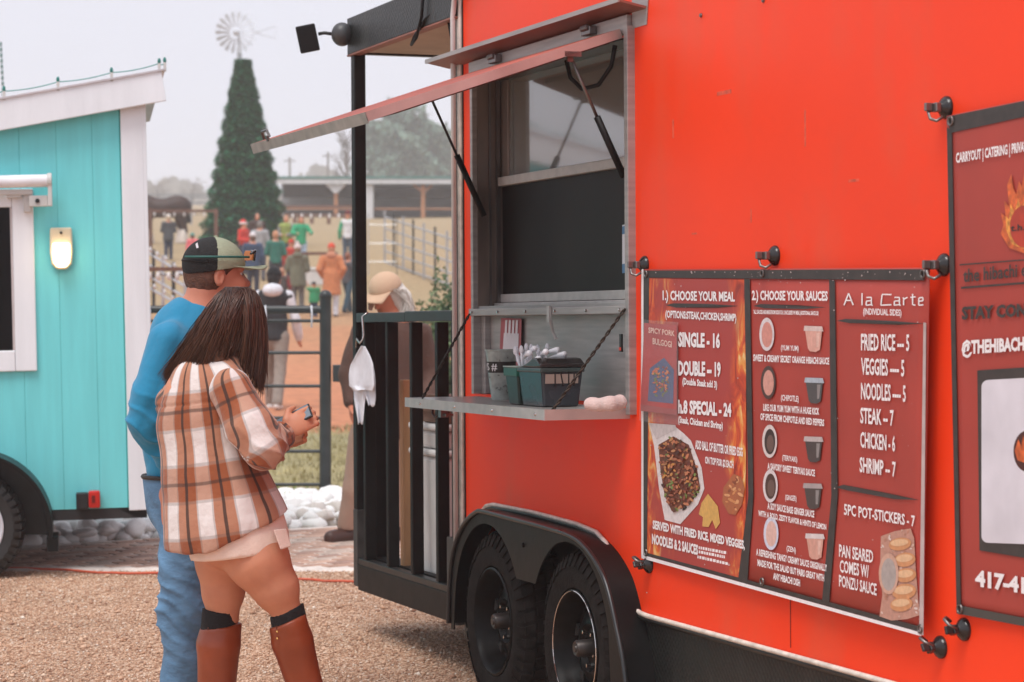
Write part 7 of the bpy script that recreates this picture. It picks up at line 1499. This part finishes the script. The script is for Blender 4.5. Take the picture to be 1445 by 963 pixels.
S = SDF(ho - .25, ho + .25, .008); S.ell(ho_(-.02, 0, .01), (.10, .094, .105), .02, Ro).cone(of_(566, 420), of_(572, 436), .062, .045, .03).cone(of_(526, 424, .0), of_(524, 434), .03, .025, .02).ell(ho_(.09, 0, -.03), (.085, .085, .10), 0, Ro, op='sub'); part('hair', S.mesh('hair', folds(.008, 40, 5)), M('white_hair', '#d9cfc6', .8, var=.1, vs=60, bump=.6, bs=120), om, smooth=True)
rr3 = np.random.default_rng(5); part('hair_strands', strands([(of_(560 + rr3.normal(0, 5), 408, -.03 + rr3.normal(0, .04)), of_(572 + rr3.normal(0, 4), 412, -.05 + rr3.normal(0, .05)), of_(578 + rr3.normal(0, 4), 430, -.04 + rr3.normal(0, .05)), of_(574 + rr3.normal(0, 7), 446 + rr3.normal(0, 3), -.02 + rr3.normal(0, .05))) for _ in range(420)], .003), M('white_hair', '#d9cfc6'), om)
S = SDF(ho - .25, ho + .3, .007); S.ell(ho_(-.005, 0, .045), (.112, .100, .098), 0, Ro); S.plane(ho_(0, 0, .04), -uo2); S.ell(ho_(-.005, 0, .03), (.10, .088, .088), 0, Ro, op='sub'); tanc = M('tan_cap', '#cba88c', .85, var=.06, bump=.3, bs=90); oc = part('cap', S.mesh('cap'), tanc, om, smooth=True)
vs = []; fs = []
for i in range(13):
    a = -1.15 + 2.3 * i / 12
    for j in range(6): t = j / 5; vs.append(ho_(.106 * math.cos(a) * (1 - t) + (.09 + .10 * math.cos(a * .8)) * t, .098 * math.sin(a) * (1 - t) + .092 * math.sin(a) * t, .047 - .012 * t - .03 * math.sin(a) ** 2 * t))
for i in range(12):
    for j in range(5): q = i * 6 + j; fs.append((q, q + 6, q + 7, q + 1))
o = part('cap_brim', MB().add(vs, fs), tanc, oc, smooth=True); o.modifiers.new('t', 'SOLIDIFY').thickness = .005
bj = M('brown_jacket', '#5a3f36', .85, var=.15, vs=6, bump=.4, bs=60); S = SDF(lo, hi, .010)
S.cone(of_(552, 478), of_(552, 600), .185, .185, .06, ((0, 1, 0), .8)).cone(of_(520, 466, -.04), of_(585, 466, .04), .085, .085, .06).cone(of_(512, 474, -.08), oel, .08, .062, .04).cone(oel, of_(495, 566, -.17), .062, .055, .03).cone(of_(592, 474, .05), oel2, .08, .066, .04).cone(oel2, owr2, .066, .05, .03); S.plane(of_(0, 618), (0, 0, -1)); S.plane(of_(556, 452), (.15, 0, 1))
part('jacket', S.mesh('jacket', folds(.013, 9, 8)), bj, om, smooth=True)
part('collar', MB().tube([of_(556, 453) + np.array([.078 * math.cos(a), .075 * math.sin(a), .01 * math.sin(a)]) for a in np.linspace(0, 6.283, 21)[:-1]], .016, 6, closed=True), M('orange_collar', '#c9502c', .8), om, smooth=True)
S = SDF(lo, hi, .010); S.cone(of_(535, 606), of_(535, 630), .17, .16, .04, ((0, 1, 0), .8)).cone(of_(516, 620, -.05), of_(503, 690, -.07), .105, .085, .04).cone(of_(503, 690, -.07), of_(493, 742, -.03), .082, .078, .03).cone(of_(558, 620, .08), of_(562, 690, .08), .10, .085, .04).cone(of_(562, 690, .08), of_(566, 745, .08), .082, .076, .03); S.plane((0, 0, .085), (0, 0, -1))
part('trousers', S.mesh('trousers', folds(.012, 8, 9)), M('tan_trousers', '#a98675', .9, var=.1, bump=.3, bs=60), om, smooth=True)
for c, tx_ in ((of_(494, 750, -.03), (-.11, -.10)), (of_(566, 752, .08), (-.03, -.13))):
    S = SDF(c - .32, c + .32, .008); S.cone((c[0] + .03, c[1] + .02, .055), (c[0] + tx_[0], c[1] + tx_[1], .042), .052, .045, .01).cone((c[0], c[1], .13), (c[0], c[1], .05), .05, .05, .03); S.plane((0, 0, 0), (0, 0, -1)); part('shoe', S.mesh('shoe'), M('brown_shoe', '#4a2c24', .5), om, smooth=True)

# ================================================================== lamp light and air
lo_ = bpy.data.objects.new('lamp_bulb', pl); COL.objects.link(lo_); lo_.matrix_world = FG @ Matrix.Translation((lx, -.13, lz - .04))
hm2 = bpy.data.materials.new('haze'); hm2.use_nodes = True; t = hm2.node_tree; t.nodes.remove(t.nodes['Principled BSDF'])
pv = t.nodes.new('ShaderNodeVolumePrincipled'); pv.inputs['Color'].default_value = (.97, .98, 1, 1); pv.inputs['Density'].default_value = .0011; pv.inputs['Anisotropy'].default_value = 0.
t.links.new(pv.outputs[0], t.nodes['Material Output'].inputs['Volume'])
o = part('haze', MB().box(-190, 190, -22, 655, -2, 30), hm2, kind='stuff')
for o in list(bpy.data.objects):
    if '_m' in o: del o['_m']
